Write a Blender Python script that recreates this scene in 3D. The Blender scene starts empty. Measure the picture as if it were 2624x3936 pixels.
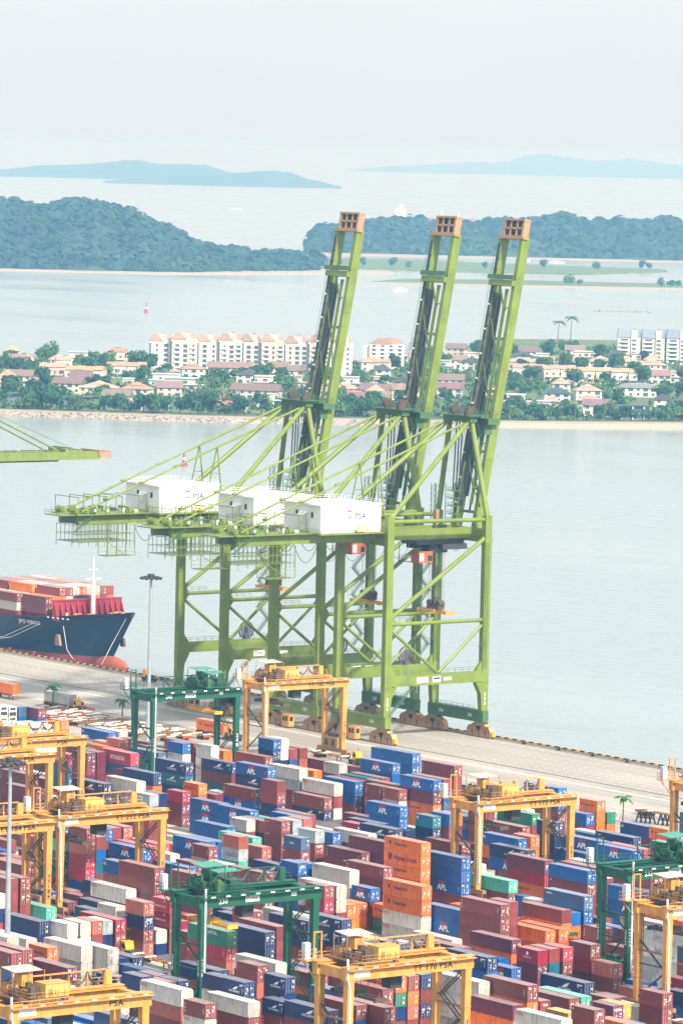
import bpy, math, random
from mathutils import Vector, Matrix
R = math.radians
random.seed(7)
sc = bpy.context.scene
col = sc.collection
# ------------------------------------------------------------------ camera
# world axes: X runs along the quay (towards the right and nearer), Y towards the sea, Z up, quay level 0
CAM = Vector((740.0, -566.7, 152.05)); HEAD = R(52.838); PITCH = R(4.3084); ROLL = R(1.3096)
cd = bpy.data.cameras.new('camera'); cam = bpy.data.objects.new('camera', cd); col.objects.link(cam)
cd.sensor_fit = 'VERTICAL'; cd.sensor_height = 36; cd.sensor_width = 24; cd.lens = 169.18
cd.clip_start = 5; cd.clip_end = 90000
cam.matrix_world = Matrix.Translation(CAM) @ Matrix.Rotation(HEAD, 4, 'Z') @ Matrix.Rotation(R(90) - PITCH, 4, 'X') @ Matrix.Rotation(ROLL, 4, 'Z')
sc.camera = cam
# ------------------------------------------------------------------ sky, sun, exposure
SUN_DIR = Vector((0.80, -0.05, 0.70)).normalized()
w = bpy.data.worlds.new('World'); sc.world = w; w.use_nodes = True
nt = w.node_tree; nt.nodes.clear()
sky = nt.nodes.new('ShaderNodeTexSky'); sky.sky_type = 'NISHITA'; sky.sun_disc = False
sky.sun_elevation = math.asin(SUN_DIR.z); sky.sun_rotation = math.atan2(SUN_DIR.x, SUN_DIR.y)
sky.air_density = 1.0; sky.dust_density = 4.0; sky.ozone_density = 1.0
b1 = nt.nodes.new('ShaderNodeBackground'); b1.inputs[1].default_value = 0.05; nt.links.new(sky.outputs[0], b1.inputs[0])
b2 = nt.nodes.new('ShaderNodeBackground'); b2.inputs[0].default_value = (0.88, 0.93, 0.96, 1); b2.inputs[1].default_value = 0.58
# thin, uneven overcast: large soft cloud structure all round the sky
tcw = nt.nodes.new('ShaderNodeTexCoord'); mpw = nt.nodes.new('ShaderNodeMapping'); mpw.inputs['Scale'].default_value = (2.2, 2.2, 9.0); cnz = nt.nodes.new('ShaderNodeTexNoise'); cnz.inputs['Scale'].default_value = 1.6; cnz.inputs['Detail'].default_value = 5; cnz.inputs['Roughness'].default_value = .55
cmx = nt.nodes.new('ShaderNodeMapRange'); cmx.inputs[1].default_value = .3; cmx.inputs[2].default_value = .7; cmx.inputs[3].default_value = .94; cmx.inputs[4].default_value = 1.06
csc = nt.nodes.new('ShaderNodeVectorMath'); csc.operation = 'SCALE'; csc.inputs[0].default_value = (0.87, 0.935, 0.975)
nt.links.new(tcw.outputs['Generated'], mpw.inputs[0]); nt.links.new(mpw.outputs[0], cnz.inputs['Vector']); nt.links.new(cnz.outputs[0], cmx.inputs[0]); nt.links.new(cmx.outputs[0], csc.inputs['Scale']); nt.links.new(csc.outputs[0], b2.inputs[0])
ad = nt.nodes.new('ShaderNodeAddShader'); out = nt.nodes.new('ShaderNodeOutputWorld')
nt.links.new(b1.outputs[0], ad.inputs[0]); nt.links.new(b2.outputs[0], ad.inputs[1]); nt.links.new(ad.outputs[0], out.inputs[0])
sl = bpy.data.lights.new('sun', 'SUN'); sl.energy = 4.7; sl.angle = R(3); sl.color = (1.0, 0.93, 0.82)
so = bpy.data.objects.new('sun', sl); col.objects.link(so); so.rotation_euler = SUN_DIR.to_track_quat('Z', 'Y').to_euler(); so.location = (0, 0, 400)
vs = sc.view_settings; vs.view_transform = 'Standard'; vs.look = 'None'; vs.gamma = 1; vs.exposure = 0.60
vs.use_curve_mapping = False
cy = sc.cycles; cy.use_denoising = True; cy.max_bounces = 5; cy.diffuse_bounces = 2; cy.glossy_bounces = 2; cy.transmission_bounces = 2
cy.volume_bounces = 1; cy.transparent_max_bounces = 6; cy.caustics_reflective = False; cy.caustics_refractive = False
cy.sample_clamp_indirect = 6

# ------------------------------------------------------------------ helpers
def cw(xc, yc):
    """lateral, depth in metres as seen from the camera heading -> world x, y"""
    return (CAM.x + xc * math.cos(HEAD) - yc * math.sin(HEAD), CAM.y + xc * math.sin(HEAD) + yc * math.cos(HEAD))
class MB:
    def __init__(s): s.v = []; s.f = []; s.m = []
    def add(s, vs, fs, m=0):
        o = len(s.v); s.v += [tuple(v) for v in vs]
        for f in fs: s.f.append(tuple(i + o for i in f)); s.m.append(m)
        return s
    def box(s, x0, x1, y0, y1, z0, z1, m=0):
        return s.add([(x0,y0,z0),(x1,y0,z0),(x1,y1,z0),(x0,y1,z0),(x0,y0,z1),(x1,y0,z1),(x1,y1,z1),(x0,y1,z1)],
                     [(0,3,2,1),(4,5,6,7),(0,1,5,4),(1,2,6,5),(2,3,7,6),(3,0,4,7)], m)
    def beam(s, p, q, w, h, m=0, up=(0,0,1), w2=None, h2=None):
        p = Vector(p); q = Vector(q); d = (q - p).normalized(); u = Vector(up)
        if abs(d.dot(u)) > 0.98: u = Vector((0, 1, 0))
        a = d.cross(u).normalized(); b = a.cross(d).normalized()
        w2 = w if w2 is None else w2; h2 = h if h2 is None else h2
        vs = [p+a*x*w/2+b*y*h/2 for x, y in ((-1,-1),(1,-1),(1,1),(-1,1))] + [q+a*x*w2/2+b*y*h2/2 for x, y in ((-1,-1),(1,-1),(1,1),(-1,1))]
        return s.add(vs, [(0,3,2,1),(4,5,6,7),(0,1,5,4),(1,2,6,5),(2,3,7,6),(3,0,4,7)], m)
    def tube(s, p, q, r, n=8, m=0, r2=None):
        p = Vector(p); q = Vector(q); d = (q - p).normalized(); u = Vector((0,0,1))
        if abs(d.dot(u)) > 0.98: u = Vector((1, 0, 0))
        a = d.cross(u).normalized(); b = a.cross(d); r2 = r if r2 is None else r2
        vs = [p+(a*math.cos(t)+b*math.sin(t))*r for t in [2*math.pi*i/n for i in range(n)]] + [q+(a*math.cos(t)+b*math.sin(t))*r2 for t in [2*math.pi*i/n for i in range(n)]]
        fs = [(i, (i+1) % n, n+(i+1) % n, n+i) for i in range(n)] + [tuple(range(n))[::-1], tuple(range(n, 2*n))]
        return s.add(vs, fs, m)
    def prism(s, poly, axis, a, b, m=0):
        """extrude a polygon; axis 'x': poly is (y,z); 'y': poly is (x,z); 'z': poly is (x,y)"""
        f = {'x': lambda t, p: (t, p[0], p[1]), 'y': lambda t, p: (p[0], t, p[1]), 'z': lambda t, p: (p[0], p[1], t)}[axis]
        n = len(poly); vs = [f(a, p) for p in poly] + [f(b, p) for p in poly]
        return s.add(vs, [tuple(range(n))[::-1], tuple(range(n, 2*n))] + [(i, (i+1) % n, n+(i+1) % n, n+i) for i in range(n)], m)
    def path(s, pts, r, n=5, m=0):
        for a, b in zip(pts[:-1], pts[1:]): s.tube(a, b, r, n, m)
        return s
    def rail(s, pts, h=1.1, step=3.0, r=.05, m=0):
        """a handrail along a polyline: two bars and posts"""
        for a, b in zip(pts[:-1], pts[1:]):
            a = Vector(a); b = Vector(b); L = (b-a).length; k = max(1, int(L/step))
            for hh in (h, h*.5): s.beam(a+Vector((0,0,hh)), b+Vector((0,0,hh)), r*1.6, r*1.6, m)
            for i in range(k+1):
                p = a + (b-a)*i/k; s.beam(p, p+Vector((0,0,h)), r*1.5, r*1.5, m)
        return s
    def mesh(s, name, mats):
        me = bpy.data.meshes.new(name); me.from_pydata(s.v, [], s.f)
        for m in (mats if isinstance(mats, (list, tuple)) else [mats]): me.materials.append(m)
        if any(s.m): me.polygons.foreach_set('material_index', s.m)
        me.update(); return me
    def build(s, name, mats, parent=None, loc=None, smooth=False):
        me = s.mesh(name, mats)
        if smooth: me.shade_smooth()
        return put(name, me, parent, loc)
def put(name, me, parent=None, loc=None, rz=None):
    o = bpy.data.objects.new(name, me); col.objects.link(o)
    if parent is not None: o.parent = parent
    if loc is not None: o.location = loc
    if rz is not None: o.rotation_euler = (0, 0, rz)
    return o
def empty(name, loc, rz=0):
    o = bpy.data.objects.new(name, None); col.objects.link(o); o.location = loc; o.rotation_euler = (0, 0, rz); o.empty_display_size = .5
    return o
def tag(o, label=None, cat=None, group=None, kind=None):
    if label: o['label'] = label
    if cat: o['category'] = cat
    if group: o['group'] = group
    if kind: o['kind'] = kind
    return o
def kids(o): return [c for c in bpy.data.objects if c.parent == o]
def tree_of(root):
    out = []
    def rec(o, p):
        out.append((o, p))
        for c in CH.get(o.name, []): rec(c, o)
    CH = {}
    for c in bpy.data.objects:
        if c.parent: CH.setdefault(c.parent.name, []).append(c)
    rec(root, None); return out
def copy_tree(tr, loc=None, rz=None, colour=None):
    mp = {}
    for o, p in tr:
        c = o.copy(); col.objects.link(c); mp[o] = c
        if p is not None: c.parent = mp[p]
        if colour: c.color = colour
    r = mp[tr[0][0]]
    if loc is not None: r.location = loc
    if rz is not None: r.rotation_euler = (0, 0, rz)
    return r

# ------------------------------------------------------------------ materials
MATS = {}
def mat(name, c, rough=.55, metal=0, var=.12, vscale=.6, dirt=None, dirt_amt=.0, dscale=.35, bump=0, bscale=3, streak=False, objcol=False, spec=.5, pale_mix=0):
    m = bpy.data.materials.new(name); m.use_nodes = True; n = m.node_tree; L = n.links; N = n.nodes.new
    p = n.nodes['Principled BSDF']; p.inputs['Roughness'].default_value = rough; p.inputs['Metallic'].default_value = metal
    p.inputs['Specular IOR Level'].default_value = spec
    tc = N('ShaderNodeTexCoord')
    nz = N('ShaderNodeTexNoise'); nz.inputs['Scale'].default_value = vscale; nz.inputs['Detail'].default_value = 4; L.new(tc.outputs['Object'], nz.inputs['Vector'])
    mr = N('ShaderNodeMapRange'); mr.inputs[1].default_value = .3; mr.inputs[2].default_value = .7; mr.inputs[3].default_value = 1-var; mr.inputs[4].default_value = 1+var
    L.new(nz.outputs[0], mr.inputs[0])
    base = N('ShaderNodeVectorMath'); base.operation = 'SCALE'; L.new(mr.outputs[0], base.inputs['Scale'])
    if objcol:
        oi = N('ShaderNodeObjectInfo'); mr2 = N('ShaderNodeMapRange'); mr2.inputs[3].default_value = .82; mr2.inputs[4].default_value = 1.22; L.new(oi.outputs['Random'], mr2.inputs[0])
        sc2 = N('ShaderNodeVectorMath'); sc2.operation = 'SCALE'; L.new(oi.outputs['Color'], sc2.inputs[0]); L.new(mr2.outputs[0], sc2.inputs['Scale']); L.new(sc2.outputs[0], base.inputs[0])
    else: base.inputs[0].default_value = c[:3]
    last = base.outputs[0]
    if pale_mix:
        fx = N('ShaderNodeMix'); fx.data_type = 'RGBA'; fx.inputs[0].default_value = pale_mix; L.new(last, fx.inputs[6]); fx.inputs[7].default_value = (.62, .57, .54, 1); last = fx.outputs[2]
    if dirt:
        n2 = N('ShaderNodeTexNoise'); n2.inputs['Scale'].default_value = dscale; n2.inputs['Detail'].default_value = 6; n2.inputs['Roughness'].default_value = .7
        if streak:
            mp = N('ShaderNodeMapping'); mp.inputs['Scale'].default_value = (3.5, 3.5, .35); L.new(tc.outputs['Object'], mp.inputs[0]); L.new(mp.outputs[0], n2.inputs['Vector'])
        else: L.new(tc.outputs['Object'], n2.inputs['Vector'])
        if objcol:
            ofs = N('ShaderNodeVectorMath'); ofs.operation = 'ADD'; mul = N('ShaderNodeMath'); mul.operation = 'MULTIPLY'; mul.inputs[1].default_value = 300
            L.new(oi.outputs['Random'], mul.inputs[0]); L.new((mp if streak else tc).outputs[0 if streak else 'Object'], ofs.inputs[0]); L.new(mul.outputs[0], ofs.inputs[1]); L.new(ofs.outputs[0], n2.inputs['Vector'])
        rm = N('ShaderNodeMapRange'); rm.inputs[1].default_value = .5; rm.inputs[2].default_value = .78; rm.inputs[4].default_value = dirt_amt; L.new(n2.outputs[0], rm.inputs[0])
        mx = N('ShaderNodeMix'); mx.data_type = 'RGBA'; L.new(rm.outputs[0], mx.inputs[0]); L.new(last, mx.inputs[6]); mx.inputs[7].default_value = (*dirt, 1); last = mx.outputs[2]
    L.new(last, p.inputs['Base Color'])
    if bump:
        nb = N('ShaderNodeTexNoise'); nb.inputs['Scale'].default_value = bscale; L.new(tc.outputs['Object'], nb.inputs['Vector'])
        bp = N('ShaderNodeBump'); bp.inputs['Strength'].default_value = bump; L.new(nb.outputs[0], bp.inputs['Height']); L.new(bp.outputs[0], p.inputs['Normal'])
    MATS[name] = m; return m
M = MATS
RUST = (.16, .07, .035)
mat('lime', (.168, .228, .030), .45, var=.14, vscale=.25, dirt=(.085, .115, .045), dirt_amt=.75, dscale=.16, streak=True)
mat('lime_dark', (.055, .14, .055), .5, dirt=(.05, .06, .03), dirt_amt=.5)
mat('deep_green', (.008, .10, .055), .45, dirt=(.03, .06, .04), dirt_amt=.4)
mat('teal_roof', (.055, .27, .19), .55, dirt=(.03,.10,.07), dirt_amt=.5)
mat('ochre', (.66, .32, .065), .5, var=.14, dirt=RUST, dirt_amt=.6, streak=True, dscale=.5)
mat('ochre_worn', (.38, .21, .085), .6, dirt=RUST, dirt_amt=.7, dscale=.6)
mat('yellow', (.78, .42, .02), .45, dirt=RUST, dirt_amt=.3)
mat('tan', (.36, .225, .125), .6, dirt=RUST, dirt_amt=.5)
mat('orange_red', (.42, .10, .05), .5)
mat('white_paint', (.80, .80, .77), .5, var=.04)
mat('white_roof', (.82, .83, .82), .45, var=.04)
mat('grey_steel', (.34, .38, .43), .45, metal=.2)
mat('pale_grey', (.55, .58, .62), .5)
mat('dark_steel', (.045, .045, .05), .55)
mat('brown_steel', (.085, .06, .045), .6, dirt=RUST, dirt_amt=.5)
mat('black', (.012, .012, .014), .5)
mat('tyre', (.018, .018, .02), .8)
mat('glass_dark', (.02, .03, .04), .12)
mat('navy_text', (.015, .02, .13), .5, var=0)
mat('black_text', (.03, .022, .02), .5, var=0)
mat('white_text', (.85, .85, .85), .5, var=0)
mat('red_text', (.62, .03, .04), .5, var=0)
mat('yellow_text', (.8, .5, .03), .5, var=0)
mat('rope', (.10, .11, .10), .7)
mat('pale_rope', (.62, .60, .55), .8)
mat('reel', (.09, .07, .10), .6)
mat('hull_blue', (.008, .040, .095), .38, var=.10, vscale=.05, dirt=(.03, .07, .10), dirt_amt=.35, dscale=.08, streak=True)
mat('hull_red', (.30, .055, .085), .5, dirt=(.25, .10, .10), dirt_amt=.5, dscale=.1)
mat('bulb_red', (.62, .16, .09), .5, dirt=(.35, .12, .06), dirt_amt=.5, dscale=.3)
mat('deck_red', (.30, .028, .050), .55, var=.2)
mat('leaf', (.035, .105, .03), .65, var=.45, vscale=.35, spec=.25)
mat('leaf_light', (.075, .16, .035), .65, var=.40, vscale=.35, spec=.25)
mat('leaf_dark', (.018, .07, .032), .7, var=.45, vscale=.3, spec=.2)
mat('palm_leaf', (.03, .12, .035), .5, var=.3)
mat('bark', (.16, .12, .085), .9)
mat('wood_chassis', (.42, .19, .06), .65, dirt=RUST, dirt_amt=.8, dscale=1.2)
mat('chassis_red', (.42, .06, .035), .6, dirt=RUST, dirt_amt=.5)
mat('roof_tile', (.5, .2, .1), .75, var=.12, objcol=True)
mat('wall_far', (.74, .72, .68), .7, var=.05, objcol=True)
mat('window_far', (.06, .10, .14), .25)
mat('container_paint', (.2, .2, .2), .42, var=.13, vscale=.8, dirt=(.10, .06, .042), dirt_amt=.7, dscale=.55, streak=True, objcol=True)
mat('container_roof', (.2, .2, .2), .36, var=.10, vscale=.8, dirt=(.46, .41, .38), dirt_amt=.55, dscale=.7, objcol=True, pale_mix=.25)  # body colour mixed towards pale grey on every roof
mat('steel_rod', (.42, .40, .38), .5, metal=.3)
mat('corner_grime', (.10, .085, .075), .7)
mat('sand', (.33, .295, .245), .9)
mat('rock', (.33, .29, .25), .9, bump=.6, bscale=.5, var=.25, vscale=.4)
mat('grass', (.10, .15, .05), .9, var=.3, vscale=.05)
# corrugation relief on the container sides: ribs along X (long side), shared by every container
m = M['container_paint']; n = m.node_tree; N = n.nodes.new; L = n.links
tc = N('ShaderNodeTexCoord'); wv = N('ShaderNodeTexWave'); wv.wave_type = 'BANDS'; wv.bands_direction = 'X'; wv.inputs['Scale'].default_value = 1.1
L.new(tc.outputs['Object'], wv.inputs['Vector']); bp = N('ShaderNodeBump'); bp.inputs['Strength'].default_value = .35; bp.inputs['Distance'].default_value = .03
L.new(wv.outputs['Fac'], bp.inputs['Height']); L.new(bp.outputs[0], n.nodes['Principled BSDF'].inputs['Normal'])
# hazard stripes for the crane bogies
def stripes():
    m = mat('stripe', (.5, .28, .11), .6); n = m.node_tree; N = n.nodes.new; L = n.links
    tc = N('ShaderNodeTexCoord'); mp = N('ShaderNodeMapping'); mp.inputs['Rotation'].default_value = (0, R(45), 0); L.new(tc.outputs['Object'], mp.inputs[0])
    wv = N('ShaderNodeTexWave'); wv.bands_direction = 'X'; wv.inputs['Scale'].default_value = .55; L.new(mp.outputs[0], wv.inputs['Vector'])
    cr = N('ShaderNodeValToRGB'); cr.color_ramp.interpolation = 'CONSTANT'; e = cr.color_ramp.elements; e[0].color = (.045, .03, .02, 1); e[1].position = .48; e[1].color = (.52, .30, .12, 1)
    L.new(wv.outputs['Fac'], cr.inputs[0]); L.new(cr.outputs[0], n.nodes['Principled BSDF'].inputs['Base Color'])
stripes()
# ------------------------------------------------------------------ lettering
TXT = {}
def make_texts(items):
    tmp = []
    for key, body, size, bold in items:
        c = bpy.data.curves.new('t', 'FONT'); c.body = body; c.size = size; c.align_x = 'CENTER'; c.align_y = 'CENTER'; c.resolution_u = 2; c.offset = bold
        if '\n' in body: c.space_line = .92
        o = bpy.data.objects.new('t', c); col.objects.link(o); tmp.append((key, o, c))
    bpy.context.view_layer.update(); dg = bpy.context.evaluated_depsgraph_get()
    for key, o, c in tmp: TXT[key] = bpy.data.meshes.new_from_object(o.evaluated_get(dg))
    for key, o, c in tmp: bpy.data.objects.remove(o); bpy.data.curves.remove(c)
TMESH = {}
def text(key, material, face, loc, parent, scale=1.0, name='lettering', sx=1.0):
    k = (key, material)
    if k not in TMESH:
        me = TXT[key].copy(); me.materials.clear(); me.materials.append(M[material]); TMESH[k] = me
    o = put(name, TMESH[k], parent, loc)
    o.rotation_euler = (R(90), 0, 0) if face == '-y' else (R(90), 0, R(90))
    o.scale = (scale*sx, scale, 1); return o
def col_text(s): return '\n'.join(s.replace(' ', ''))
make_texts([(k, k, 1.0, .012) for k in ('PSA', '304', '305', '306', '230', '232', '240', 'COSCO', 'HYUNDAI', 'OOCL', 'MOL', 'CAPITAL', 'LINE', 'MAGELLAN', 'seaco', 'HAMBURG SUD', 'JPO VIRGO')] +
           [('APL', 'APL', 1.0, .05), ('Hapag-Lloyd', 'Hapag-Lloyd', 1.0, .015), ('NYK', 'NYK LOGISTICS', 1.0, .03), ('tex', 'tex', 1.0, .03), ('Textainer', 'Textainer', 1.0, .03), ('SSL', col_text('SSL'), 1.0, .03), ('texv', col_text('tex'), 1.0, .03)] +
           [('v'+k, col_text(k), 1.0, .012) for k in ('230', '232', '240', '304', '305', '306', 'TT175', 'TT176', 'TT182', 'TT184', 'TT199', 'TT212', 'TT1')] +
           [(k+' PSA', k+' PSA', 1.0, .012) for k in ('TT 175', 'TT 176', 'TT 182', 'TT 212', 'TT 184')])
# ================================================================== the setting
SEA = -3.0
def ground_mat():
    m = bpy.data.materials.new('concrete'); m.use_nodes = True; n = m.node_tree; N = n.nodes.new; L = n.links; p = n.nodes['Principled BSDF']; p.inputs['Roughness'].default_value = .7
    tc = N('ShaderNodeTexCoord'); sp = N('ShaderNodeSeparateXYZ'); L.new(tc.outputs['Object'], sp.inputs[0])
    n1 = N('ShaderNodeTexNoise'); n1.inputs['Scale'].default_value = .035; n1.inputs['Detail'].default_value = 8; n1.inputs['Roughness'].default_value = .65
    mp = N('ShaderNodeMapping'); mp.inputs['Scale'].default_value = (.35, 1.4, 1); L.new(tc.outputs['Object'], mp.inputs[0]); L.new(mp.outputs[0], n1.inputs['Vector'])
    cr = N('ShaderNodeValToRGB'); e = cr.color_ramp.elements; e[0].position = .3; e[0].color = (.285, .26, .225, 1); e[1].position = .68; e[1].color = (.42, .39, .345, 1); L.new(n1.outputs[0], cr.inputs[0])
    n2 = N('ShaderNodeTexNoise'); n2.inputs['Scale'].default_value = .06; n2.inputs['Detail'].default_value = 7; L.new(tc.outputs['Object'], n2.inputs['Vector'])
    c2 = N('ShaderNodeValToRGB'); e = c2.color_ramp.elements; e[0].position = .3; e[0].color = (.075, .075, .082, 1); e[1].position = .75; e[1].color = (.20, .19, .185, 1); L.new(n2.outputs[0], c2.inputs[0])
    # asphalt yard inland of the apron, worn tyre tracks on the apron along X
    ms = N('ShaderNodeMapRange'); ms.inputs[1].default_value = 124.0; ms.inputs[2].default_value = 124.6; L.new(sp.outputs['Y'], ms.inputs[0])
    n3 = N('ShaderNodeTexNoise'); n3.inputs['Scale'].default_value = 1; n3.inputs['Detail'].default_value = 5; mp3 = N('ShaderNodeMapping'); mp3.inputs['Scale'].default_value = (.006, .45, 1); L.new(tc.outputs['Object'], mp3.inputs[0]); L.new(mp3.outputs[0], n3.inputs['Vector'])
    r3 = N('ShaderNodeMapRange'); r3.inputs[1].default_value = .35; r3.inputs[2].default_value = .7; r3.inputs[3].default_value = .80; r3.inputs[4].default_value = 1.10; L.new(n3.outputs[0], r3.inputs[0])
    mu = N('ShaderNodeVectorMath'); mu.operation = 'SCALE'; L.new(cr.outputs[0], mu.inputs[0]); L.new(r3.outputs[0], mu.inputs['Scale'])
    mx = N('ShaderNodeMix'); mx.data_type = 'RGBA'; L.new(ms.outputs[0], mx.inputs[0]); L.new(c2.outputs[0], mx.inputs[6]); L.new(mu.outputs[0], mx.inputs[7]); L.new(mx.outputs[2], p.inputs['Base Color'])
    MATS['concrete'] = m
ground_mat()
mat('quay_wall', (.20, .18, .155), .8, var=.25)
mat('coping', (.27, .22, .17), .8, var=.2, vscale=.3)
mat('cream_strip', (.50, .44, .35), .8, var=.2, vscale=.15)
mat('line_white', (.72, .71, .68), .7, var=.25, vscale=.5)
mat('line_yellow', (.62, .46, .14), .7, var=.25, vscale=.5)
mb = MB(); mb.add([(-1500,-900,0),(900,-900,0),(900,220,0),(-1500,220,0)], [(0,1,2,3)], 0)
mb.add([(-1500,220,0),(900,220,0),(900,220,-9),(-1500,220,-9)], [(0,1,2,3)], 1)
tag(mb.build('ground', [M['concrete'], M['quay_wall']]), kind='structure')
mb = MB()
for v0, v1 in ((-57.5,-55.2),(-61.2,-59.8),(-9.5,-7.0),(-4.0,-1.2),(41.0,42.6),(45.0,47.6),(49.5,51.8),(78.5,80.6),(-112.5,-110.0),(128.5,130.5),(131.8,132.6)):
    mb.add([(-420,v0,.004),(240,v0,.004),(240,v1,.004),(-420,v1,.004)], [(0,1,2,3)])
tag(mb.build('runway_strip', M['cream_strip']), kind='structure')
# painted marks on the apron: lane lines and the grid of short ticks
mb = MB()
for v in (160.2, 161.2, 178.9, 179.5): mb.add([(-560,v,.008),(-40,v,.008),(-40,v+.36,.008),(-560,v+.36,.008)], [(0,1,2,3)], 0)
for k in range(8):
    v = 187.2 + 3.75*k
    for i in range(112):
        u = -520 + 4.1*i + (k % 2)*2.0
        mb.add([(u,v,.008),(u+.7,v,.008),(u+.7,v+.25,.008),(u,v+.25,.008)], [(0,1,2,3)], 0)
        if k % 3 == 1 and i % 2: mb.add([(u-.2,v-.4,.008),(u+.02,v-.4,.008),(u+.02,v+.9,.008),(u-.2,v+.9,.008)], [(0,1,2,3)], 0)
for i in range(75):
    u = -520 + 6.1*i; mb.add([(u,180.3,.008),(u+.5,180.3,.008),(u+.5,182.9,.008),(u,182.9,.008)], [(0,1,2,3)], 1)
tag(mb.build('road_marking', [M['line_white'], M['line_yellow']]), kind='structure')
mb = MB(); mb.box(-560, 0, 185.3, 185.75, .004, .05); mb.box(-560, 0, 216.8, 217.25, .004, .05)
tag(mb.build('crane_rail', M['dark_steel']), kind='structure')
kerb = MB().box(-560, 60, 218.4, 219.9, .003, .28).build('kerb', M['coping']); tag(kerb, kind='structure')
kbm = MB().box(-.9, .9, -.32, .32, 0, .34).mesh('kerb_block', M['black']); kym = MB().box(-.7, .7, -.32, .32, 0, .34).mesh('kerb_block', M['yellow'])
for i in range(128):
    u = -540 + 3.4*i
    if u < -100: put('kerb_block', kbm, kerb, (u, 219.4, .28)); put('kerb_block', kym, kerb, (u+1.65, 219.4, .28))
# sea
def sea_mat():
    m = bpy.data.materials.new('sea_water'); m.use_nodes = True; n = m.node_tree; N = n.nodes.new; L = n.links; p = n.nodes['Principled BSDF']
    p.inputs['Base Color'].default_value = (.26, .315, .32, 1); p.inputs['Roughness'].default_value = .14; p.inputs['IOR'].default_value = 1.33
    tc = N('ShaderNodeTexCoord'); mp = N('ShaderNodeMapping'); mp.inputs['Rotation'].default_value = (0, 0, -HEAD); mp.inputs['Scale'].default_value = (.35, 1, 1); L.new(tc.outputs['Object'], mp.inputs[0])
    n1 = N('ShaderNodeTexNoise'); n1.inputs['Scale'].default_value = .16; n1.inputs['Detail'].default_value = 6; n1.inputs['Roughness'].default_value = .6; L.new(mp.outputs[0], n1.inputs['Vector'])
    n2 = N('ShaderNodeTexNoise'); n2.inputs['Scale'].default_value = .006; n2.inputs['Detail'].default_value = 5; n2.inputs['Roughness'].default_value = .6; L.new(mp.outputs[0], n2.inputs['Vector'])
    r = N('ShaderNodeMapRange'); r.inputs[1].default_value = .35; r.inputs[2].default_value = .68; r.inputs[3].default_value = .20; r.inputs[4].default_value = 1.0; L.new(n2.outputs[0], r.inputs[0])
    bp = N('ShaderNodeBump'); bp.inputs['Distance'].default_value = 1.5; L.new(r.outputs[0], bp.inputs['Strength']); L.new(n1.outputs[0], bp.inputs['Height']); L.new(bp.outputs[0], p.inputs['Normal'])
    r2 = N('ShaderNodeMapRange'); r2.inputs[1].default_value = .3; r2.inputs[2].default_value = .7; r2.inputs[3].default_value = .08; r2.inputs[4].default_value = .24; L.new(n2.outputs[0], r2.inputs[0]); L.new(r2.outputs[0], p.inputs['Roughness'])
    MATS['sea_water'] = m
sea_mat()
S = 42000
tag(MB().add([(-S,-S,SEA),(S,-S,SEA),(S,S,SEA),(-S,S,SEA)], [(0,1,2,3)]).build('sea', M['sea_water']), kind='structure')

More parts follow.
